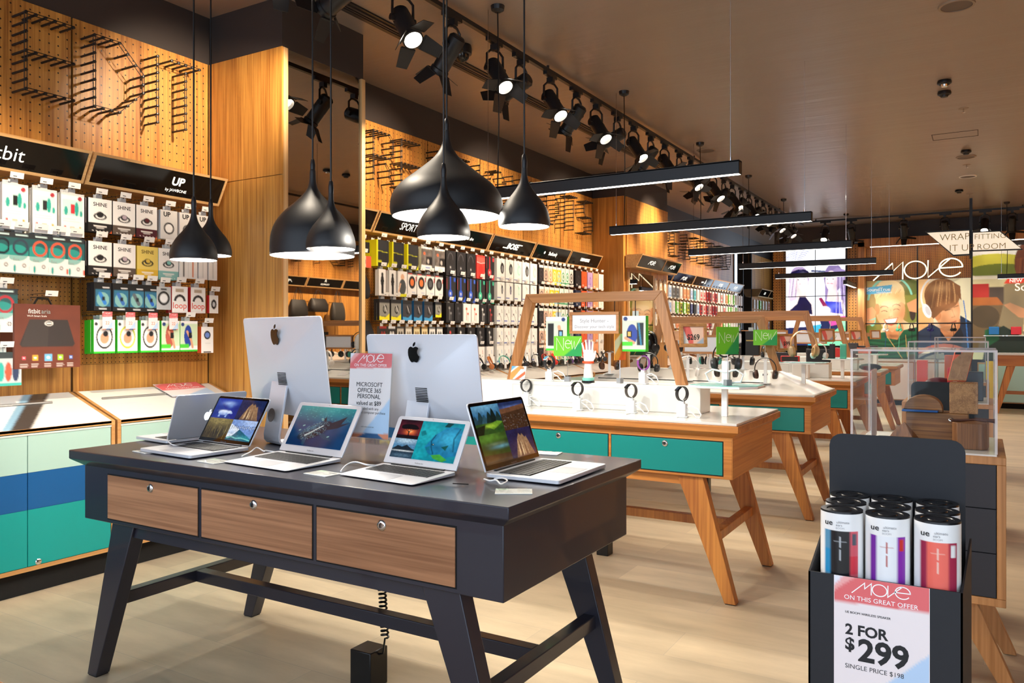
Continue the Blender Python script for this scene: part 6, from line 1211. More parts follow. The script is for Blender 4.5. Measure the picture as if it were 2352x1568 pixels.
# speakers and boxes on the farther tables
def bx(name, p, w_, d, h_, col, label, cat='speaker', rz=0, rough=.45, front=None, grp='small goods on the farther tables'):
    t = thing(name, label, cat, p, rz, grp); MB().box(-w_ / 2, w_ / 2, -d / 2, d / 2, 0, h_).build('body', mat('bx' + col, col, rough), t, bevel=min(.006, h_ * .2))
    if front: MB().box(-w_ * .44, w_ * .44, -d / 2 - .002, -d / 2 + .001, h_ * .12, h_ * .88).build('grille', mat('bx' + front, front, .6), t)
    return t
Z3 = 1.0525
L3 = [(1805, 8.84, .22, .06, .10, '#26242a', 'dark tablet box on the third riser, left', None), (1815, 8.77, .19, .05, .065, '#c9302c', 'red portable speaker on the third riser', '#26201f'), (1880, 8.82, .24, .06, .14, '#2a282c', 'dark speaker box on the third riser, right', '#17161a')]
for u, y, w_, d, h_, c_, lb, f in L3: bx('speaker', (hz(u, y), y, Z3), w_, d, h_, c_, lb, front=f)
bx('speaker', (-1.34, 8.70, ZT_ + .205), .05, .05, .15, '#1d1d20', 'black upright speaker on the third teal shelf'); bx('speaker', (-1.24, 8.74, ZT_ + .205), .06, .05, .15, '#6fd0b4', 'mint upright speaker on the third teal shelf', front='#57b89c'); bx('speaker', (-1.62, 8.55, ZT_), .16, .10, .16, '#e9e6e0', 'white cube speaker on the third table', front='#dcd8d0')
t = thing('pill_speaker', 'black rounded pill speaker near the end of the fourth table', 'speaker', (hz(2015, 10.72), 10.72, ZT_ + .045)); MB().ball((0, 0, 0), (.13, .05, .045), 14).build('body', mat('pill_black', '#1b1b1e', .5), t, smooth=True); t.location.x = -1.21
for k, (u, y, w_, h_, c_, lb) in enumerate([(1925, 11.0, .2, .12, '#c42a26', 'red box with white print on the fourth riser'), (1950, 11.02, .26, .10, '#34343a', 'charcoal box on the fourth riser'), (1880, 11.0, .16, .1, '#e9e7e2', 'white box on the fourth riser'), (1985, 13.1, .2, .09, '#e0582c', 'orange box on the farthest riser'), (2020, 13.15, .28, .12, '#2c2c30', 'dark box on the farthest riser'), (1955, 13.12, .2, .16, '#3a3a3e', 'grey box on the farthest riser, left')]):
    bx('boxed_goods', (min(hz(u, y), -1.52), y, Z3), w_, .08, h_, c_, lb, 'product')
for k, (u, y) in enumerate(((1905, 11.03), (1845, 8.86), (2000, 13.16))): headphones((min(hz(u, y), -1.6) - .35, y, Z3), 'black headphones standing on the %s riser' % ['fourth', 'third', 'farthest'][k], .3, '#1c1b1e', '#26262a')
for k in range(4): bx('price_block', (-2.7 + k * .32, 8.62, ZT_), .09, .05, .05, '#efefef', 'white price block on the third table, %s from left' % ORD[k], 'price block')
for k in range(3): c_ = price_card(onZ(1262 + k * 125, 951 + k * 6, ZT_).x, 4.22 - .02 * k, 0, 'price card on the nearest white table, %s from left' % ORD[k], .12, .06, ZT_ + .0005); c_['group'] = 'price cards on the nearest white table'
# headphones lying on the sloped cabinets of the long wall
HC = ['#5fc4b0', '#1b1b1e', '#5fc4b0', '#d9d6cf', '#26262a', '#b8703c', '#5fc4b0', '#1c1c1f', '#1c1c1f', '#2a2a2e', '#c93a30', '#d9382c', '#e0d6c0', '#6a4a8a', '#7a5c34', '#8a6a3c', '#5a4426', '#3a3a3e']
HN = {'#5fc4b0': 'mint', '#1b1b1e': 'black', '#d9d6cf': 'white', '#26262a': 'charcoal', '#b8703c': 'copper', '#1c1c1f': 'black', '#2a2a2e': 'black', '#c93a30': 'red', '#d9382c': 'red', '#e0d6c0': 'cream', '#6a4a8a': 'purple', '#7a5c34': 'brown', '#8a6a3c': 'tan', '#5a4426': 'brown', '#3a3a3e': 'grey'}
for k, c_ in enumerate(HC):
    y = 6.0 + k * .245
    headphones((-4.52, y, .945), '%s headphones leaning on the wall cabinets, %s from the left' % (HN[c_], ORD[k]), math.pi / 2 + .4 * (k % 3 - 1), c_, c_ if k % 2 else '#2a2a2e', group='headphones on the wall cabinets', rx=-.45, sz=.9)
    t = thing('acrylic_holder', 'clear acrylic holder under the %s headphones on the wall cabinets' % ORD[k], 'holder', (-4.60, y + .10, .965), 0, 'clear holders on the wall cabinets'); MB().cyl((0, 0, 0), (-.03, .03, .14), .014, 10).build('rod', M_CL, t); MB().cyl((-.03, .03, .14), (-.032, .032, .15), .019, 10).build('cap', M_CHROME, t)
# ================================================================== SPEAKER BIN, PLINTHS, CASES ON THE RIGHT
M_CARD = mat('black_cardboard', '#1c1d22', .6, noise=.12, nscale=50); M_CARDE = mat('cardboard_edge', '#6a5a48', .8)
def cyl_grid(mb, r, z0, z1, a0, a1, W):
    h, w_ = W.shape[0] - 1, W.shape[1] - 1; n = len(mb.v)
    mb.v += [(r * math.cos(a0 + (a1 - a0) * i / w_), r * math.sin(a0 + (a1 - a0) * i / w_), z1 + (z0 - z1) * j / h) for j in range(h + 1) for i in range(w_ + 1)]
    for j in range(h):
        for i in range(w_): a = n + j * (w_ + 1) + i; mb.f.append([a, a + w_ + 1, a + w_ + 2, a + 1]); mb.m.append(0); mb.c.append(tuple(tuple(q) for q in (W[j, i], W[j + 1, i], W[j + 1, i + 1], W[j, i + 1])))
def tube_design(k):
    c = Cv(70, 130, '#efeeec'); mid, l, r, cr, tab = [('#1d1d21', '#5a93b4', '#d9606a', '#b9bcc0', '#5a6068'), ('#e9eaec', '#7a2fa0', '#8a34a8', '#b0443c', '#d03a34'), ('#ec6a5c', '#9c2a4a', '#a8304c', '#f0c8b8', '#f2efec')][k]
    x0, x1 = .33, .69
    c.rect(x0, .145, x1, .98, l); c.rect(.60, .145, x1, .98, r); c.rect(.40, .145, .60, .98, mid)
    if k == 0: c.rect(x0, .30, .40, .5, '#2f8fc0'); c.rect(.60, .35, x1, .5, '#d8404c'); c.ell(.34, .62, .04, .06, '#d0487c'); c.ell(.65, .62, .04, .06, '#e08a3c'); c.rect(.40, .145, .60, .98, mid)
    c.line([(.44, .235), (.56, .235)], .008, cr); c.line([(.50, .19), (.50, .28)], .008, cr); c.line([(.50, .30), (.50, .39)], .008, cr); c.rect(.62, .165, .67, .26, tab)
    return c.done()
def speaker_tube(p, k, rz, label):
    t = thing('speaker_tube', label, 'boxed speaker', p, rz, 'tube-packed speakers in the black bin'); r = .0445; m = MB(); W = tube_design(k); A = -math.pi / 2
    cyl_grid(m, r, 0, .262, A - math.pi * .75, A + math.pi * .75, W)
    m.lathe([(r, 0), (r, .262)], 12, '#efeeec') if False else None
    n = 12; a1 = A + math.pi * .75; m.add([(r * math.cos(a1 + math.pi * .5 * q / n), r * math.sin(a1 + math.pi * .5 * q / n), z) for z in (0, .262) for q in range(n + 1)], [(q, q + 1, n + 2 + q, n + 1 + q) for q in range(n)], '#efeeec')
    F = lambda x: basis((r * math.sin(x / r) * 1.012, -r * math.cos(x / r) * 1.012, 0), (math.cos(x / r), math.sin(x / r), 0), (0, 0, 1))
    m.text('ue', T2(F(-.024), 0, .242, .0005), .017, .01, '#26262a', sx=1.2); m.text('ultimate', T2(F(.006), 0, .2445, .0008), .008, -.004, '#8a8a90'); m.text('ears', T2(F(-.002), 0, .238, .0008), .008, -.004, '#8a8a90'); m.text('BOOM', T2(F(0), 0, .231, .0008), .006, -.006, '#b0b0b4')
    m.build('tube', M_GLOSSINK, t, smooth=True)
    MB().lathe([(r, .262), (r * .99, .266), (r * .72, .2655), (r * .70, .264), (r * .45, .264), (r * .43, .2655), (.001, .2655)], 32).build('lid', mat('tube_lid', '#151416', .3), t, smooth=True)
def bin_(x0, x1, y0, label, lines, tubes=True):
    t = thing('cardboard_bin', label, 'display bin', ((x0 + x1) / 2, y0, FZ), 0, 'black cardboard display bins'); W_ = (x1 - x0) / 2; D = .285; H = .823 - FZ; f = .012; w = .004
    MB().hexa([(-W_, 0, 0), (W_, 0, 0), (W_, w, 0), (-W_, w, 0), (-W_, 0, H), (W_, 0, H), (W_, w, H), (-W_, w, H)]).build('front_panel', M_CARD, t)
    for s in (-1, 1):
        a, b = (s * W_, s * (W_ - w)); MB().add([(a, 0, 0), (a + s * f, D, 0), (a + s * f, D, H + .05), (a, 0, H), (b, 0, 0), (b + s * f, D, 0), (b + s * f, D, H + .05), (b, 0, H)], [(0, 1, 2, 3), (7, 6, 5, 4), (0, 4, 5, 1), (1, 5, 6, 2), (2, 6, 7, 3), (3, 7, 4, 0)]).build('side_panel', M_CARD, t)
    Z1 = 1.10 - FZ; r = .03; o = [(-W_, 0), (W_, 0), (W_, Z1 - r)] + [(W_ - r + r * math.cos(math.radians(a)), Z1 - r + r * math.sin(math.radians(a))) for a in (22, 45, 68, 90)] + [(-W_ + r + r * math.cos(math.radians(a)), Z1 - r + r * math.sin(math.radians(a))) for a in (90, 112, 135, 158, 180)]
    MB().ext(o, -D, -D + .005, M=basis((0, 0, 0), (1, 0, 0), (0, 0, 1))).build('backboard', M_CARD, t)
    MB().box(-W_, W_, .004, D - .005, .60, .605).build('inner_floor', M_CARD, t)
    F = Matrix.Translation((-.003, -.001, H - .131)) @ basis((0, 0, 0), (1, 0, 0), (0, 0, 1)); m = MB().box(-.093, .093, -.131, .131, -.0006, .0002, '#efe3e2', M=F); offer(m, F, .184, .262, lines, .2, False); m.build('offer_poster', M_INK, t)
    return t
bin_(-.335, -.036, 1.85, 'black cardboard bin of speakers, nearest at the right', [('UE BOOM WIRELESS SPEAKER', .29, .037, .02, '#26262a', 'L'), ('2 FOR', .43, .17, .03, '#1c1c1f', 'L'), ('$', .55, .20, .03, '#1c1c1f', 'L'), ('299', .585, .36, .03, '#1c1c1f', -.24), ('SINGLE PRICE $198', .735, .075, -.002, '#2a2a2e', 'L')])
i = 0
for r, y in enumerate((1.902, 1.993, 2.084)):
    for c_, x in enumerate((-.273, -.180, -.084)):
        speaker_tube((x - .004 * r, y, .693 + .0), c_, .06, '%s white speaker tube with black lid, %s row of the bin' % (['left', 'middle', 'right'][c_], ['front', 'middle', 'back'][r])); i += 1
# inner floor carries the tubes
for o in COL.objects:
    if o.name.startswith('inner_floor'): o.location.z = .693 - FZ - .6052
bin_(-.33, -.04, 4.40, 'black cardboard bin with pink card, seen through the first clear case', [])
def plinth(y0, label, x0=-.5, x1=.074, d=.64):
    t = thing('plinth', label, 'display cabinet', ((x0 + x1) / 2, y0, FZ), 0, 'dark-fronted wooden plinths'); W_ = (x1 - x0) / 2; e = .03; z0, z1 = .36, .93
    m = MB().box(-W_, W_, .0, d, z0, z0 + e).box(-W_, W_, 0, d, z1 - e, z1).box(-W_, -W_ + e, 0, d, z0 + e, z1 - e).box(W_ - e, W_, 0, d, z0 + e, z1 - e); m.build('carcass', BARZ, t, bevel=.002)
    MB().box(-W_ + e, W_ - e, .012, d - .01, z0 + e, z1 - e).build('back_box', GAP, t)
    for k in range(3):
        for s in (-1, 1):
            a = sorted((s * .002, s * (W_ - e - .003))); q = z0 + e + .003 + k * (z1 - z0 - 2 * e) / 3
            MB().box(a[0], a[1], .004, .012, q, q + (z1 - z0 - 2 * e) / 3 - .004).build('drawer_front', M_GREYC, t)
    MB().box(-W_ + .03, W_ - .03, .02, d - .02, z1, z1 + .006).build('white_inset', M_WHITE, t)
    for s in (-1, 1):
        for q, s2 in ((.05, -1), (d - .1, 1)):
            v = [(s * (W_ - .20), q, z0), (s * (W_ - .10), q, z0), (s * (W_ - .10), q + .05, z0), (s * (W_ - .20), q + .05, z0)]; w_ = [(s * (W_ + .0), q, 0.002), (s * (W_ + .05), q, .002), (s * (W_ + .05), q + .05, .002), (s * W_, q + .05, .002)]
            p = w_ + v
            if s < 0: p = [p[i_] for i_ in (1, 0, 3, 2, 5, 4, 7, 6)]
            MB().hexa(p).build('leg', BARZ, t, bevel=.002)
    MB().box(-W_ + .2, W_ - .2, .08, .12, z0 - .04, z0).build('rail', BARZ, t)
    return t
def case(y0, z1, label, x0=-.477, x1=.046, d=.60):
    t = thing('acrylic_case', label, 'display case', ((x0 + x1) / 2, y0, .8865), 0, 'clear acrylic cases'); W_ = (x1 - x0) / 2; h_ = z1 - .8865; w = .008
    E = mat('acrylic_edge', '#fff2f2', .1, alpha=.32)
    for nm, b in (('front_pane', (-W_, W_, 0, w, 0, h_)), ('back_pane', (-W_, W_, d - w, d, 0, h_)), ('left_pane', (-W_, -W_ + w, w, d - w, 0, h_)), ('right_pane', (W_ - w, W_, w, d - w, 0, h_)), ('top_pane', (-W_ + w, W_ - w, w, d - w, h_ - w, h_))): MB().box(*b).build(nm, M_ACRY, t)
    e = MB()
    for x in (-W_, W_ - w):
        for y in (0, d - w): e.box(x - .0005, x + w + .0005, y - .0005, y + w + .0005, 0, h_)
    for y in (0, d - w): e.box(-W_, W_, y - .0005, y + w + .0005, h_ - w, h_ + .0005)
    for x in (-W_, W_ - w): e.box(x - .0005, x + w + .0005, 0, d, h_ - w, h_ + .0005)
    e.build('glued_edge', E, t)
plinth(3.53, 'dark-fronted wooden plinth just behind the speaker bin'); case(3.56, 1.287, 'nearest clear acrylic case holding wood blocks')
plinth(6.13, 'second dark-fronted plinth further down the aisle', -.49, .06); case(6.16, 1.30, 'second clear acrylic case with a dark red speaker', -.455, .03)
plinth(8.9, 'third dark-fronted plinth at the far end', -.46, .05); case(8.93, 1.32, 'third clear acrylic case at the far end', -.42, .02)
# inside the first case
WD1 = wood('raw_walnut', '#6a3d20', '#a06c3c', 'X', .55, scale=3); WD2 = wood('raw_walnut_upright', '#5a331a', '#935d33', 'Z', .55, scale=3); WRING = wood('end_grain', '#7a4e2a', '#b98450', 'Y', .55, scale=5)
BZ = .887
def blob(name, label, fn, m, cat='wood block'):
    t = thing(name, label, cat, (0, 0, BZ), 0, 'raw wood blocks in the first case'); b = MB(); fn(b); b.build('block', m, t, bevel=.002); return t
def rough(b, x0, x1, y0, y1, z0, z1, n=14, amp=.006, seed=1):
    r = random.Random(seed); pts = []
    for i_ in range(n):
        a = 2 * math.pi * i_ / n; ex = lambda c: math.copysign(abs(c) ** .5, c); pts.append(((x0 + x1) / 2 + ex(math.cos(a)) * (x1 - x0) / 2 + r.uniform(-amp, amp), (y0 + y1) / 2 + ex(math.sin(a)) * (y1 - y0) / 2 + r.uniform(-amp, amp)))
    b.ext(pts, z0, z1)
yb = 3.80
t = blob('wood_block', 'wide walnut beam lying across the first clear case', lambda b: b.box(-.29, -.055, 3.84, 3.98, 0, .125), WD1)
t = blob('wood_stump', 'dark rough wooden stump at the right in the first clear case', lambda b: rough(b, -.11, .02, 3.66, 3.80, 0, .105), WD2)
t = blob('wood_block', 'square end-grain block standing on the beam in the clear case', lambda b: b.box(-.125, -.02, 3.85, 3.97, .1255, .255), WRING)
t = blob('wood_slice', 'half-round wood slice lying on the beam in the clear case', lambda b: b.add([(p[0], y, p[1]) for y in (3.86, 3.95) for p in [(-.225 + .075 * math.cos(math.radians(a)), .1265 + .07 * math.sin(math.radians(a)) ** .8) for a in range(0, 181, 15)]], [tuple(range(13)), tuple(range(13, 26))[::-1]] + [(k, 13 + k, 13 + (k + 1) % 13, (k + 1) % 13) for k in range(13)]), WD1)
t = blob('burl_chunk', 'jagged dark burl chunk at the left in the first clear case', lambda b: b.add([(-.36, 3.70, 0), (-.24, 3.68, 0), (-.22, 3.78, 0), (-.36, 3.80, 0), (-.33, 3.71, .05), (-.285, 3.70, .095), (-.25, 3.72, .05), (-.30, 3.77, .08)], [(3, 2, 1, 0), (0, 1, 5, 4), (1, 6, 5), (1, 2, 6), (2, 7, 6), (5, 6, 7), (4, 5, 7), (0, 4, 3), (3, 4, 7), (2, 3, 7)]), WD2)
def phone(p, M, label, c1, c2):
    t = thing('phone_case', label, 'phone case', p); MB().box(-.036, .036, -.070, .070, -.005, .005, M=M).build('shell', mat('pc' + c1, c1, .4), t, bevel=.004)
    MB().add([tuple(M @ Vector(q)) for q in ((-.034, -.068, .0056), (.034, -.068, .0056), (.034, .066, .0056), (.0, .066, .0056), (-.034, .02, .0056))], [(0, 1, 2, 3, 4)]).build('wood_inlay', WD1 if c2 else WRING, t); MB().ext([(.008, .05), (.03, .05), (.03, .062), (.008, .062)], .0058, .0066, M=M @ Matrix.Translation((-.04, 0, 0))).build('camera_window', GAP, t)
phone((-.085, 3.90, BZ + .255 + .072), basis((0, 0, 0), (1, .1, 0), (.22, .28, 1)), 'orange and wood phone case propped on the end-grain block', '#e0552c', 0)
phone((-.235, 3.84, BZ + .1335), basis((0, 0, 0), (0, 1, 0), (-1, 0, 0)), 'blue and wood phone case lying flat on the beam', '#1f4f8c', 1)
t = thing('leather_keyring', 'brown leather tassel key cable lying on the rough stump', 'key ring', (-.03, 3.70, BZ + .1055)); MB().tube([(-.085, 0, .004), (-.04, .01, .006), (.0, 0, .012), (.04, -.005, .008)], .005, 8).tube([(.0, 0, .016), (.05, .01, .010), (.075, .012, .008)], lambda q: .005 + .004 * q, 8).build('strap', mat('brown_leather', '#4a2414', .5), t, smooth=True); MB().tube([(-.085 + .008 * math.cos(a), 0, .008 + .006 * math.sin(a)) for a in [k * .8 for k in range(8)]], .002, 5, closed=True).build('clasp', M_CHROME, t)
t = thing('name_plate', 'small black plate with white lettering inside the first case', 'sign', (-.30, 3.60, BZ)); F = basis((0, 0, .022), (1, 0, 0), (0, .5, 1)); MB().box(-.075, .075, -.022, .022, -.002, 0, M=F).build('plate', M_BLACKP, t); MB().text('Native Union Power Link Tower', T2(F, -.062, .008, .001), .0085, 0, align='L').text('Native Union Clicwood 6/6s', T2(F, -.062, -.004, .001), .0085, 0, align='L').build('lettering', M_WHITEM, t)
t = thing('acrylic_offer_card', 'pink offer card in clear sleeve at the left side of the first case', 'offer card', (-.42, 3.86, BZ)); F = basis((0, 0, .155), (0, -1, 0), (0, 0, 1)); m = MB().box(-.1, .1, -.15, .15, -.0012, -.0002, '#e9dedd', M=F); offer(m, F, .2, .3, [('TRIO', .55, .18, .02, '#3a3032', 'C'), ('$149', .72, .16, 0, '#c98a80', 'C')], .2, True); m.build('card', M_INK, t); MB().box(-.105, .105, -.155, .155, .003, .0045, M=F).build('sleeve', M_ACRY, t)
# inside the second case
t = thing('round_speaker', 'dark red rounded speaker inside the second clear case', 'speaker', (-.27, 6.40, .887 + .10)); MB().ball((0, 0, 0), (.10, .05, .055), 14).build('body', mat('dark_red_mesh', '#5c1220', .5), t, smooth=True)
bx('stand_block', (-.27, 6.40, .887), .2, .1, .045, '#e9e7e2', 'white block under the dark red speaker', 'display stand', grp='things in the second case'); bx('box', (-.08, 6.42, .887), .16, .12, .20, '#33313a', 'charcoal box inside the second clear case', 'product', grp='things in the second case'); bx('tag_block', (-.20, 6.30, .887), .035, .02, .23, '#c9202c', 'tall slim red gadget inside the second clear case', 'product', grp='things in the second case')
bx('box', (-.24, 9.2, .887), .2, .15, .25, '#e8683c', 'orange box inside the third clear case', 'product', grp='things in the third case')
bx('low_cabinet', (.13, 16.95, FZ), .19, .35, .90, '#f0d418', 'narrow yellow cabinet below the right poster', 'cabinet', grp='coloured cabinets at the back'); bx('low_cabinet', (-1.0, 16.95, FZ), .17, .35, .90, '#e8442c', 'narrow red cabinet seen through the clear cases', 'cabinet', grp='coloured cabinets at the back')
# ================================================================== THE BACK OF THE SHOP
def onback(u, v, Y=17.93): return onY(u, v, Y)
# video wall of four portrait screens
def video():
    W_, H_ = 96, 168; c = Cv(W_, H_, '#eef0fb'); hair, dk = '#a58fb4', '#120f3c'
    c.poly([(0, 0), (1, 0), (1, .12), (0, .14)], '#f6f8ff'); 
    for k in range(7): c.arc(.25 - k * .012, .18 + k * .006, .30 - k * .03, .15 - k * .012, 200, 300, .008, '#3a3f9c')
    c.line([(.45, .245), (.72, .26)], .03, '#3c4468')
    # left woman
    c.ell(.23, .33, .17, .14, hair); c.poly([(.08, .3), (.04, .5), (.12, .58), (.22, .52), (.36, .44), (.36, .3)], '#cdbccf'); c.ell(.27, .36, .115, .10, '#f0dcd8'); c.ell(.24, .265, .16, .035, dk); c.poly([(.2, .42), (.34, .42), (.36, .52), (.18, .54)], '#ecd2cc')
    c.line([(.24, .375), (.34, .37)], .012, '#b04a5c'); c.line([(.25, .382), (.33, .38)], .012, '#ffffff'); c.ell(.22, .33, .014, .006, dk); c.ell(.32, .325, .014, .006, dk)
    c.poly([(.02, .56), (.2, .52), (.38, .50), (.47, .58), (.48, .68), (.04, .70), (0, .64)], '#f0dcd8'); c.poly([(.24, .50), (.34, .50), (.44, .58), (.46, .68), (.44, .80), (.10, .80), (.03, .66), (.2, .57)], dk)
    [c.line([(.12 + k * .02, .30), (.08 + k * .022, .50)], .012, ['#f3eaf4', '#7a6488', '#d9cadc'][k % 3], .8) for k in range(5)]; c.soft(.30, .36, .05, .06, '#ffffff', .7); c.soft(.20, .40, .04, .05, '#c9a0b0', .5); c.soft(.34, .62, .1, .06, '#050420', .5); [c.arc(.26, .27, .14 - k * .02, .045, 180, 360, .008, '#0c0a30') for k in range(4)]
    # right woman
    c.ell(.80, .32, .16, .14, '#7b6a98'); c.poly([(.66, .3), (.66, .6), (.72, .62), (.76, .45), (.9, .4), (.95, .7), (1, .72), (1, .25), (.85, .22)], '#8d7aa8'); c.ell(.76, .35, .095, .10, '#efd6d4'); c.poly([(.72, .42), (.84, .40), (.90, .54), (.68, .56)], '#ecd0cc'); c.line([(.70, .375), (.78, .38)], .018, '#c23a5c'); c.ell(.70, .335, .013, .006, dk); c.ell(.79, .335, .013, .006, dk)
    c.poly([(.6, .56), (.95, .54), (1, .66), (1, .78), (.58, .80)], '#f0dcd8'); c.poly([(.66, .55), (.92, .56), (.95, .68), (.68, .66)], '#2c36c0'); c.poly([(.55, .52), (.60, .51), (.70, .60), (.66, .64)], '#8a1c4c'); c.ell(.66, .64, .09, .04, '#f3dfdc'); c.poly([(.3, .66), (.5, .69), (.62, .72), (.5, .76), (.32, .70)], '#f0d8d6')
    [c.line([(.86 + k * .018, .30), (.84 + k * .03, .70)], .012, ['#b9a8cc', '#40305c', '#d0c0dc'][k % 3], .8) for k in range(6)]; c.soft(.74, .34, .04, .05, '#ffffff', .7); c.soft(.83, .38, .04, .06, '#b98aa0', .5); c.soft(.82, .60, .08, .03, '#7a86f0', .6); c.soft(.70, .66, .06, .04, '#ffffff', .6)
    # lower artwork
    c.rect(0, .74, 1, 1, '#18204c'); c.poly([(0, .74), (.55, .70), (.6, .8), (0, .82)], '#e6e4f6'); c.poly([(.5, 1), (1, .76), (1, 1)], '#7fe0a4'); c.poly([(.42, .80), (.6, .78), (.5, 1), (.38, 1)], '#3aa8c8'); c.poly([(.7, .72), (1, .70), (1, .77), (.75, .80)], '#d94a9c'); c.poly([(.85, .72), (1, .74), (1, .80), (.88, .80)], '#9af0b0')
    for k in range(5): c.line([(.14, .86 + k * .025), (.38, .86 + k * .025)], .016, '#e8ecff')
    return c.noise(.06, 20, 8).done()
V = video(); x0v, x1v, z0v, z1v = -3.715, -2.49, 1.10, 3.225; xm, zm = (x0v + x1v) / 2, (z0v + z1v) / 2
t = thing('video_wall', 'video wall of four tall screens showing two laughing women', 'video wall', (xm, 17.96, FZ))
for j in range(2):
    for i in range(2):
        a, b = (x0v, xm) if i == 0 else (xm, x1v); c, d = (zm, z1v) if j == 0 else (z0v, zm); q = V[j * 84:j * 84 + 85, i * 48:i * 48 + 49]
        s = MB().box(a - xm, b - xm, -.06, .0, c - FZ, d - FZ).build('screen_housing', M_BLACKP, t)
        MB().grid((a - xm + .007, -.0605, d - FZ - .007), (b - a - .014, 0, 0), (0, 0, -(d - c - .014)), q).build('screen', M_BIGSCREEN, s)
MB().box(x0v - xm, x1v - xm, -.05, 0, 0, z0v - FZ - .002).build('base_panel', GAP, t)
def poster(x0, x1, z0, z1, arr, label, texts=()):
    t = thing('wall_poster', label, 'poster', ((x0 + x1) / 2, 17.955, (z0 + z1) / 2), 0, 'big backlit posters on the back wall'); w_, h_ = x1 - x0, z1 - z0
    F = basis((0, -.014, 0), (1, 0, 0), (0, 0, 1)); MB().box(-w_ / 2, w_ / 2, -.012, .012, -h_ / 2, h_ / 2).build('lightbox', M_BLACKP, t)
    m = MB().grid((-w_ / 2 + .004, -.0135, h_ / 2 - .004), (w_ - .008, 0, 0), (0, 0, -h_ + .008), arr)
    for (tx, x, y, sz, b, sh) in texts: m.text(tx, T2(F, x * w_, y * h_, .001), sz, b, '#fbf9f4', shear=sh)
    m.build('print', M_BACKLIT, t)
def p_woman():
    c = Cv(84, 142, '#d9c79c'); c.poly([(0, 0), (.25, 0), (.2, .5), (0, .55)], '#b59a5c'); c.ell(.1, .55, .25, .14, '#6d7a2c'); c.ell(.9, .35, .25, .2, '#7c8438'); c.ell(.85, .1, .25, .1, '#5f6b30'); c.noise(.25, 7, 21)
    sk, sk2 = '#eeb887', '#d6915e'
    c.poly([(.38, .55), (.72, .55), (.78, .78), (.36, .80)], sk2); c.ell(.48, .38, .29, .24, sk); c.poly([(.22, .40), (.32, .60), (.52, .665), (.68, .58), (.76, .40)], sk)
    c.ell(.46, .17, .30, .17, '#f3dca6'); c.poly([(.18, .2), (.75, .15), (.78, .32), (.6, .24), (.35, .27), (.2, .36)], '#f0d499'); c.ell(.22, .37, .05, .07, sk2)
    c.arc(.36, .36, .075, .028, 195, 345, .022, '#6b4326'); c.arc(.60, .34, .075, .028, 195, 345, .022, '#6b4326'); c.arc(.36, .41, .06, .02, 200, 340, .014, '#3f2616'); c.arc(.60, .39, .06, .02, 200, 340, .014, '#3f2616'); c.line([(.49, .38), (.51, .47), (.45, .475)], .016, '#c8804e')
    c.poly([(.34, .50), (.64, .475), (.60, .555), (.50, .585), (.40, .565)], '#c2604a'); c.poly([(.37, .507), (.62, .485), (.58, .54), (.48, .555), (.41, .545)], '#fdf8f0')
    c.soft(.34, .47, .10, .05, '#e59a6c', .6); c.soft(.64, .45, .10, .05, '#e59a6c', .6); c.soft(.72, .42, .10, .16, '#b9713f', .55); c.soft(.24, .46, .06, .14, '#c98652', .5); c.soft(.50, .63, .16, .03, '#b9713f', .5); c.soft(.48, .31, .16, .06, '#ffe0b8', .7); c.soft(.50, .43, .03, .05, '#ffd8ac', .7); c.soft(.45, .08, .25, .05, '#fff4d0', .7); c.soft(.62, .2, .12, .07, '#c9a05c', .5); c.soft(.55, .72, .12, .04, '#9a5c30', .6)
    [c.line([(.22 + k * .06, .22 - .008 * k), (.30 + k * .055, .09 + .012 * abs(k - 4))], .016, ['#fff2c4', '#c9a468', '#e9cf94'][k % 3], .6) for k in range(9)]
    c.arc(.47, .30, .44, .33, 190, 258, .045, '#8fdcc8'); c.arc(.47, .26, .44, .30, 282, 345, .04, '#8fdcc8'); c.ell(.12, .50, .07, .09, '#7fd0bc'); c.poly([(.0, .36), (.12, .34), (.2, .40), (.18, .48), (.0, .52)], '#e3a271'); c.poly([(.0, .52), (.18, .50), (.15, .56), (0, .58)], '#e3a271'); c.ell(.92, .42, .06, .10, '#3a2c22'); c.poly([(.80, .30), (1, .24), (1, .42), (.85, .40)], '#e3a271')
    c.poly([(0, .70), (.38, .66), (.42, .74), (.62, .76), (.74, .64), (1, .60), (1, 1), (0, 1)], '#1d5a38')
    for k in range(5): c.line([(0, .76 + k * .06), (.5, .80 + k * .05), (1, .70 + k * .07)], .05, '#123a24', .8)
    c.line([(.42, .72), (.72, 1)], .012, '#c9a35c'); c.line([(.78, .7), (.82, .98)], .012, '#c9a35c'); c.poly([(0, .09), (.52, .06), (.48, .16), (0, .18)], '#62b8e4'); return c.done()
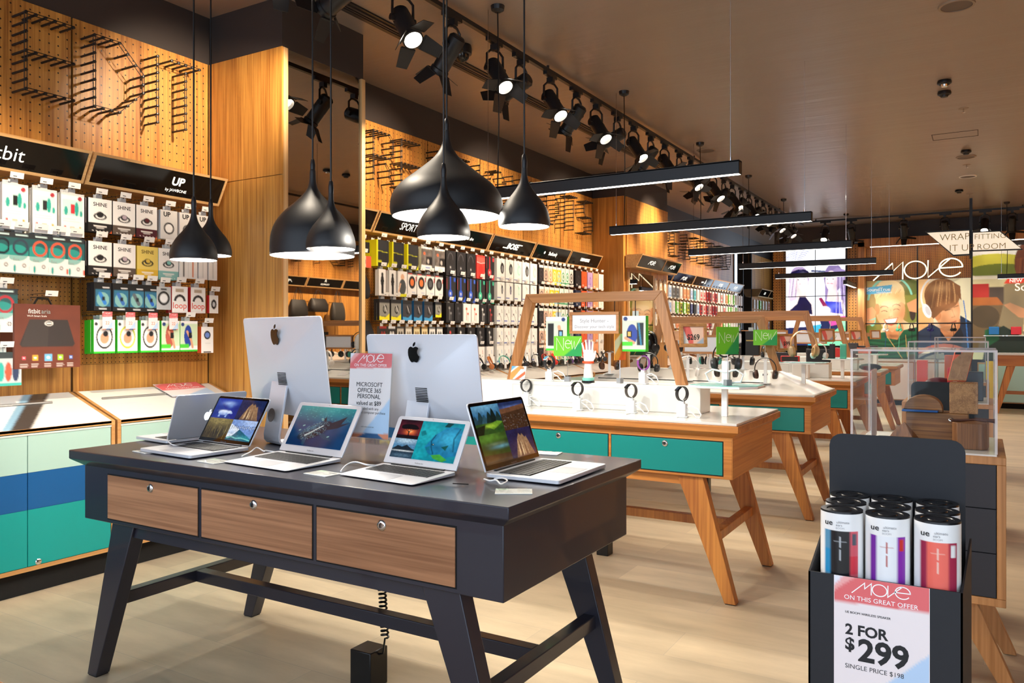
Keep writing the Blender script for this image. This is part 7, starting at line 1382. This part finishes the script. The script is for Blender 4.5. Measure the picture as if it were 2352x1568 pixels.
def p_man():
    c = Cv(90, 142, '#e9dcc0'); c.rect(.6, 0, 1, .5, '#d9d6b8'); c.poly([(0, 0), (.2, 0), (.25, .6), (0, .7)], '#f0c890'); c.ell(.1, .55, .2, .2, '#e8a868', .7); c.noise(.12, 6, 22)
    sk, sk2 = '#e8ab7c', '#cf8a5a'
    c.poly([(.40, .62), (.80, .50), (.86, .78), (.66, .82), (.42, .78)], sk2); c.poly([(.30, .34), (.76, .26), (.80, .40), (.78, .52), (.72, .62), (.60, .67), (.46, .62), (.34, .50)], sk); c.ell(.38, .46, .06, .06, sk2)
    c.ell(.46, .20, .34, .20, '#8a5f38'); c.poly([(.12, .2), (.3, .04), (.6, .02), (.80, .10), (.82, .28), (.74, .20), (.66, .30), (.50, .38), (.40, .44), (.30, .50), (.18, .42)], '#7a5230')
    for k in range(9): c.line([(.35 + k * .04, .03 + .004 * k), (.30 + k * .05, .20), (.26 + k * .055, .36 - k * .008)], .014, ['#b08654', '#5f3e22', '#caa06a'][k % 3])
    c.line([(.52, .40), (.62, .385)], .014, '#4a2e1a'); c.line([(.68, .36), (.76, .34)], .014, '#4a2e1a'); c.line([(.64, .38), (.70, .475), (.64, .485)], .016, '#b8744a'); c.line([(.56, .56), (.66, .545), (.72, .53)], .02, '#b04a3c'); c.ell(.58, .62, .12, .03, '#b9855c', .6)
    c.soft(.48, .50, .09, .08, '#b87a4c', .6); c.soft(.68, .43, .08, .06, '#ffd2a4', .6); c.soft(.60, .64, .16, .03, '#7a5030', .5); c.soft(.44, .60, .12, .05, '#9a643c', .6); c.soft(.62, .56, .18, .05, '#a87048', .35); c.soft(.55, .33, .2, .05, '#b47a4e', .5); c.soft(.40, .12, .18, .05, '#c9a070', .5); c.soft(.25, .3, .08, .1, '#3f2816', .6); c.soft(.6, .72, .14, .05, '#a0683e', .6)
    c.arc(.44, .22, .38, .26, 150, 235, .035, '#eef0f4'); c.ell(.17, .40, .075, .095, '#eef1f6', 1, -.4); c.ell(.19, .40, .045, .06, '#c9ccd4', 1, -.4)
    c.poly([(0, .66), (.26, .56), (.42, .62), (.52, .84), (0, .92)], '#26334a'); c.poly([(.80, .46), (1, .54), (1, .9), (.78, .88)], '#1f2c42'); c.poly([(.42, .64), (.58, .78), (.8, .6), (.86, .7), (.78, .95), (.5, .95)], '#181b22'); c.line([(.86, .28), (.90, .46), (.95, .9)], .018, '#3a78c9')
    c.arc(.5, 1.25, .75, .42, 200, 340, .07, '#b0604c'); c.arc(.5, 1.28, .75, .42, 200, 340, .025, '#ead9c4'); c.arc(.5, 1.33, .75, .42, 200, 340, .05, '#22262c'); c.rect(0, .93, 1, 1, '#2a3444', .7); return c.done()
def p_link():
    c = Cv(120, 150, '#cfc89c'); c.rect(0, 0, 1, .14, '#eef0e8'); c.ell(.2, .16, .35, .09, '#c9c84a'); c.ell(.25, .22, .3, .06, '#6f7c2c'); c.rect(0, .26, .5, .29, '#e6e2cc'); c.rect(0, .36, .3, .52, '#4c3f34'); c.noise(.2, 8, 23); c.rect(0, .33, .16, .45, '#b03028'); c.poly([(0, .45), (.24, .45), (.3, .52), (0, .52)], '#a8622c')
    c.rect(0, .52, .3, .9, '#6a5638'); c.noise(.12, 12, 24); c.ell(.12, .62, .14, .1, '#2f2a1e', .6); c.ell(.60, .16, .20, .22, '#6b3c26'); c.poly([(.42, .12), (.40, .45), (.52, .50), (.58, .30), (.62, .1)], '#7a4428'); c.ell(.66, .15, .13, .13, '#dca077'); c.poly([(.60, .19), (.76, .17), (.72, .225), (.64, .23)], '#fbf4ea'); c.arc(.61, .12, .03, .01, 200, 340, .01, '#3a2216'); c.arc(.73, .115, .03, .01, 200, 340, .01, '#3a2216')
    c.soft(.60, .15, .04, .07, '#a8683c', .6); c.soft(.70, .12, .06, .05, '#f0bc90', .6); [c.line([(.46 + k * .02, .12 + .01 * k), (.43 + k * .025, .46 - k * .01)], .012, ['#8f5834', '#4a2818'][k % 2], .7) for k in range(7)]; c.poly([(.30, .35), (.45, .27), (.9, .25), (1, .3), (1, .62), (.78, .75), (.5, .78), (.25, .70), (.30, .50)], '#8a7c5c'); c.poly([(.52, .32), (.74, .30), (.78, .75), (.48, .75)], '#d9c28c'); c.poly([(.30, .52), (.36, .50), (.56, .58), (.60, .64), (.44, .63)], '#cf9468'); c.poly([(1, .5), (.78, .56), (.56, .62), (.6, .66), (.85, .64), (1, .58)], '#cf9468')
    c.poly([(.15, .76), (.3, .70), (.45, .78), (1, .82), (1, 1), (.1, 1)], '#1d2a1c'); c.soft(.62, .45, .06, .2, '#efe0b4', .6); c.soft(.4, .5, .1, .12, '#5f543c', .5); c.soft(.9, .42, .1, .1, '#a8987a', .6); c.poly([(.12, .74), (.24, .70), (.26, .82), (.12, .9)], '#1f5a34'); c.poly([(.34, .285), (.52, .285), (.48, .335), (.30, .335)], '#d9402c'); return c.done()
poster(-2.096, -1.16, .85, 2.46, p_woman(), 'backlit poster of a laughing blond woman holding mint headphones', [('SoundTrue', -.26, .385, .10, .01, 0), ('headphones', -.14, .347, .06, 0, 0)])
poster(-1.136, -.21, .85, 2.46, p_man(), 'backlit poster of a young man wearing white headphones')
poster(-.186, 1.55, .85, 3.06, p_link(), 'backlit poster of a smiling long-haired woman, cut by the right edge', [('NEW', -.085, .19, .09, .03, 0), ('SoundLink', .16, .135, .21, .012, 0), ('Bluetooth', .24, .065, .17, .01, .25)])
# neon word
t = thing('neon_sign', 'large thin glowing word of pale tubes over the two posters', 'neon sign', (0, 0, 0)); a, b = onY(2006, 643, 17.86), onY(2211, 600, 17.86); W_ = b.x - a.x; cx_ = (a.x + b.x) / 2; cz = onY(2108, 620, 17.86).z; NEON = mat('neon_tube', '#fff2d0', .4, emit=1.0); NEONB = mat('neon_back', '#4a3c28', .5)
for k, st in enumerate(MOVE):
    P = [(cx_ + x * W_, 17.84, cz + y * W_) for x, y in st]; cl_ = k == 1; P2 = P[:-1] if cl_ else P
    if cl_: P2 = P[:-1]
    q = MB().tube(P2, .013, 8, closed=cl_).build('letter_tube', NEON, t, smooth=True); MB().tube([(x, 17.90, z) for x, y, z in P2], .018, 6, closed=cl_).build('letter_backing', NEONB, q)
MB().box(cx_ - .6, cx_ - .58, 17.91, 17.97, cz - .01, cz + .01).box(cx_ + .3, cx_ + .32, 17.91, 17.97, cz - .01, cz + .01).build('bracket', M_BLACK, t)
# rail with headphones
ra = tag(MB().cyl((-2.2, 17.80, 1.565), (-.2, 17.80, 1.565), .012).build('earphone_rail', M_BLACK), 'thin black rail across the two posters carrying headphones', 'rail')
MB().cyl((-1.147, 17.80, 1.565), (-1.147, 17.94, 1.565), .01).build('bracket', M_BLACK, ra); MB().cyl((-2.15, 17.80, 1.565), (-2.15, 17.94, 1.565), .01).build('bracket', M_BLACK, ra); MB().cyl((-.215, 17.80, 1.565), (-.215, 17.94, 1.565), .01).build('bracket', M_BLACK, ra)
for k, (u, c1, c2, n) in enumerate(((2034, '#e6e4e0', '#2a3a8c', 'white'), (2065, '#5fd0a8', '#5fd0a8', 'mint'), (2094, '#26201f', '#26201f', 'dark'), (2137, '#26286c', '#26286c', 'navy'), (2190, '#17171a', '#17171a', 'black'))):
    h = headphones((onY(u, 745, 17.8).x, 17.80, 1.37), '%s headphones hanging from the rail before the posters' % n, 1.2, c1, c1, c1, group='headphones on the poster rail', sz=.95)
    MB().tube([(0, 0, .05), (.01, 0, -.1), (-.02, 0, -.3), (.02, 0, -.42)], .004, 5).build('cord', mat('hp' + c2, c2, .4), h)
for k, (u, c1) in enumerate(((2283, '#1d6fb4'), (2334, '#cf2a38'))):
    p = onY(u, 768, 17.85); t = thing('wall_speaker', '%s speaker on a small clear shelf before the right poster' % ['blue', 'red'][k], 'speaker', p, 0, 'small speakers on the right poster'); MB().box(-.085, .085, -.03, .03, 0, .15).build('body', mat('ws' + c1, c1, .4), t, bevel=.01)
    s = thing('clear_shelf', 'clear wall shelf under the %s speaker' % ['blue', 'red'][k], 'shelf', p - Vector((0, 0, .03)), 0, 'clear wall shelves'); MB().box(-.18, .18, -.05, .10, 0, .012).build('ledge', M_CL, s); MB().cyl((-.15, -.055, .006), (-.15, -.045, .006), .01).build('stud', M_CHROME, s); MB().cyl((.15, -.055, .006), (.15, -.045, .006), .01).build('stud', M_CHROME, s)
# hanging parallelogram signs
M_GLOWS = mat('glowing_sign', '#fbf3dc', .4, emit=.4)
def psign(pts, Y, txt, label, name='hanging_sign'):
    P = [onY(u, v, Y) for u, v in pts]; c = sum(P, Vector()) / len(P); t = thing(name, label, 'hanging sign', c, 0, 'glowing signs hung from the ceiling post'); q = [(p.x - c.x, p.z - c.z) for p in P]
    MB().ext([(x * 1.07 , y * 1.13) for x, y in q], -.04, .028, M=basis((0, 0, 0), (1, 0, 0), (0, 0, 1))).build('case', M_BLACK, t); MB().ext(q, .029, .034, M=basis((0, 0, 0), (1, 0, 0), (0, 0, 1))).build('face', M_GLOWS, t)
    m = MB(); F = basis((0, -.036, 0), (1, 0, 0), (0, 0, 1))
    for (tx, x, y, s_) in txt: m.text(tx, T2(F, x, y, 0), s_, -.012)
    m.build('lettering', mat('gold_letters', '#a08a5c', .5), t); return t
psign([(2130, 535), (2226, 530), (2226, 583), (2190, 585)], 15.5, [('WRAP', .0, .105, .16), ('IT UP', .11, -.085, .16)], 'left glowing angular sign about wrapping')
psign([(2235, 535), (2296, 532), (2345, 571), (2235, 575)], 15.5, [('FITTING', -.02, .08, .125), ('ROOM', .0, -.09, .14)], 'right glowing angular sign about a fitting room')
pp = onY(2230, 560, 15.5); o = tag(MB().box(-.022, .022, -.02, .02, -.25, CEIL - pp.z).build('sign_post', M_BLACK), 'black ceiling post carrying the two glowing signs', 'post'); o.location = pp + Vector((0, .07, 0))
MB().box(-.18, .18, -.06, -.045, .13, .16).build('cross_bar', M_BLACK, o)
# counter and low cabinets under the right poster
t = thing('wall_counter', 'wooden counter with white top and slanted legs below the right poster', 'counter', (1.2, 16.35, FZ)); 
MB().box(-1.0, 1.2, 0, .6, .84, 1.03).build('body', CH, t, bevel=.003); MB().box(-1.04, 1.24, -.04, .64, 1.03, 1.065).build('white_top', M_WHITE, t, bevel=.003)
for x in (-.92, 1.0):
    for y in (.05, .5): MB().hexa([(x - .12, y, .002), (x - .05, y, .002), (x - .05, y + .06, .002), (x - .12, y + .06, .002), (x + .08, y, .84), (x + .2, y, .84), (x + .2, y + .06, .84), (x + .08, y + .06, .84)]).build('leg', CHZ, t)
MB().box(-.95, 1.0, .25, .30, .33, .39).build('stretcher', CH, t)
for k in range(3):
    t = thing('low_cabinet', 'mint low cabinet against the back wall, %s from the left' % ORD[k], 'cabinet', (-.1 + k * .95, 17.5, FZ), 0, 'mint cabinets on the back wall'); MB().box(0, .94, 0, .4, .1, .85).build('carcass', CAB, t); MB().box(.02, .92, -.012, .0, .12, .83).build('door', M_MINT, t); MB().box(.02, .92, .05, .38, 0, .1).build('plinth', GAP, t)
# goods stand at the far end between tables and back wall
for k in range(4):
    t = thing('low_cabinet', 'white low counter before the video wall, %s from the left' % ORD[k], 'cabinet', (-3.9 + k * .92, 17.25, FZ), 0, 'counters before the posters'); MB().box(0, .9, 0, .45, .1, .86).build('carcass', CAB, t); MB().box(.02, .88, -.012, 0, .12, .84).build('door', M_WHITEM, t); MB().box(-.005, .905, -.02, .45, .86, .9).build('top', M_WHITE, t); MB().box(.02, .88, .05, .43, 0, .1).build('plinth', GAP, t)
# mirror on the second column
trim(MB().box(-4.36, -4.345, 10.56, 11.5, FZ, 2.24), mat('mirror_glass')); trim(MB().box(-4.36, -4.34, 10.52, 10.56, FZ, 2.24).box(-4.36, -4.34, 11.5, 11.54, FZ, 2.24), OAKZ)
# low cabinets along the right wall (reflected)
for k in range(8):
    t = cabinet(6.0 + k, 6.97 + k, art0, 'low cabinet along the right wall, %s one, seen only in the mirror' % ORD[k]); t.rotation_euler.z = math.pi; t.location = (2.65, 6.97 + k, FZ)
bpy.context.view_layer.update()
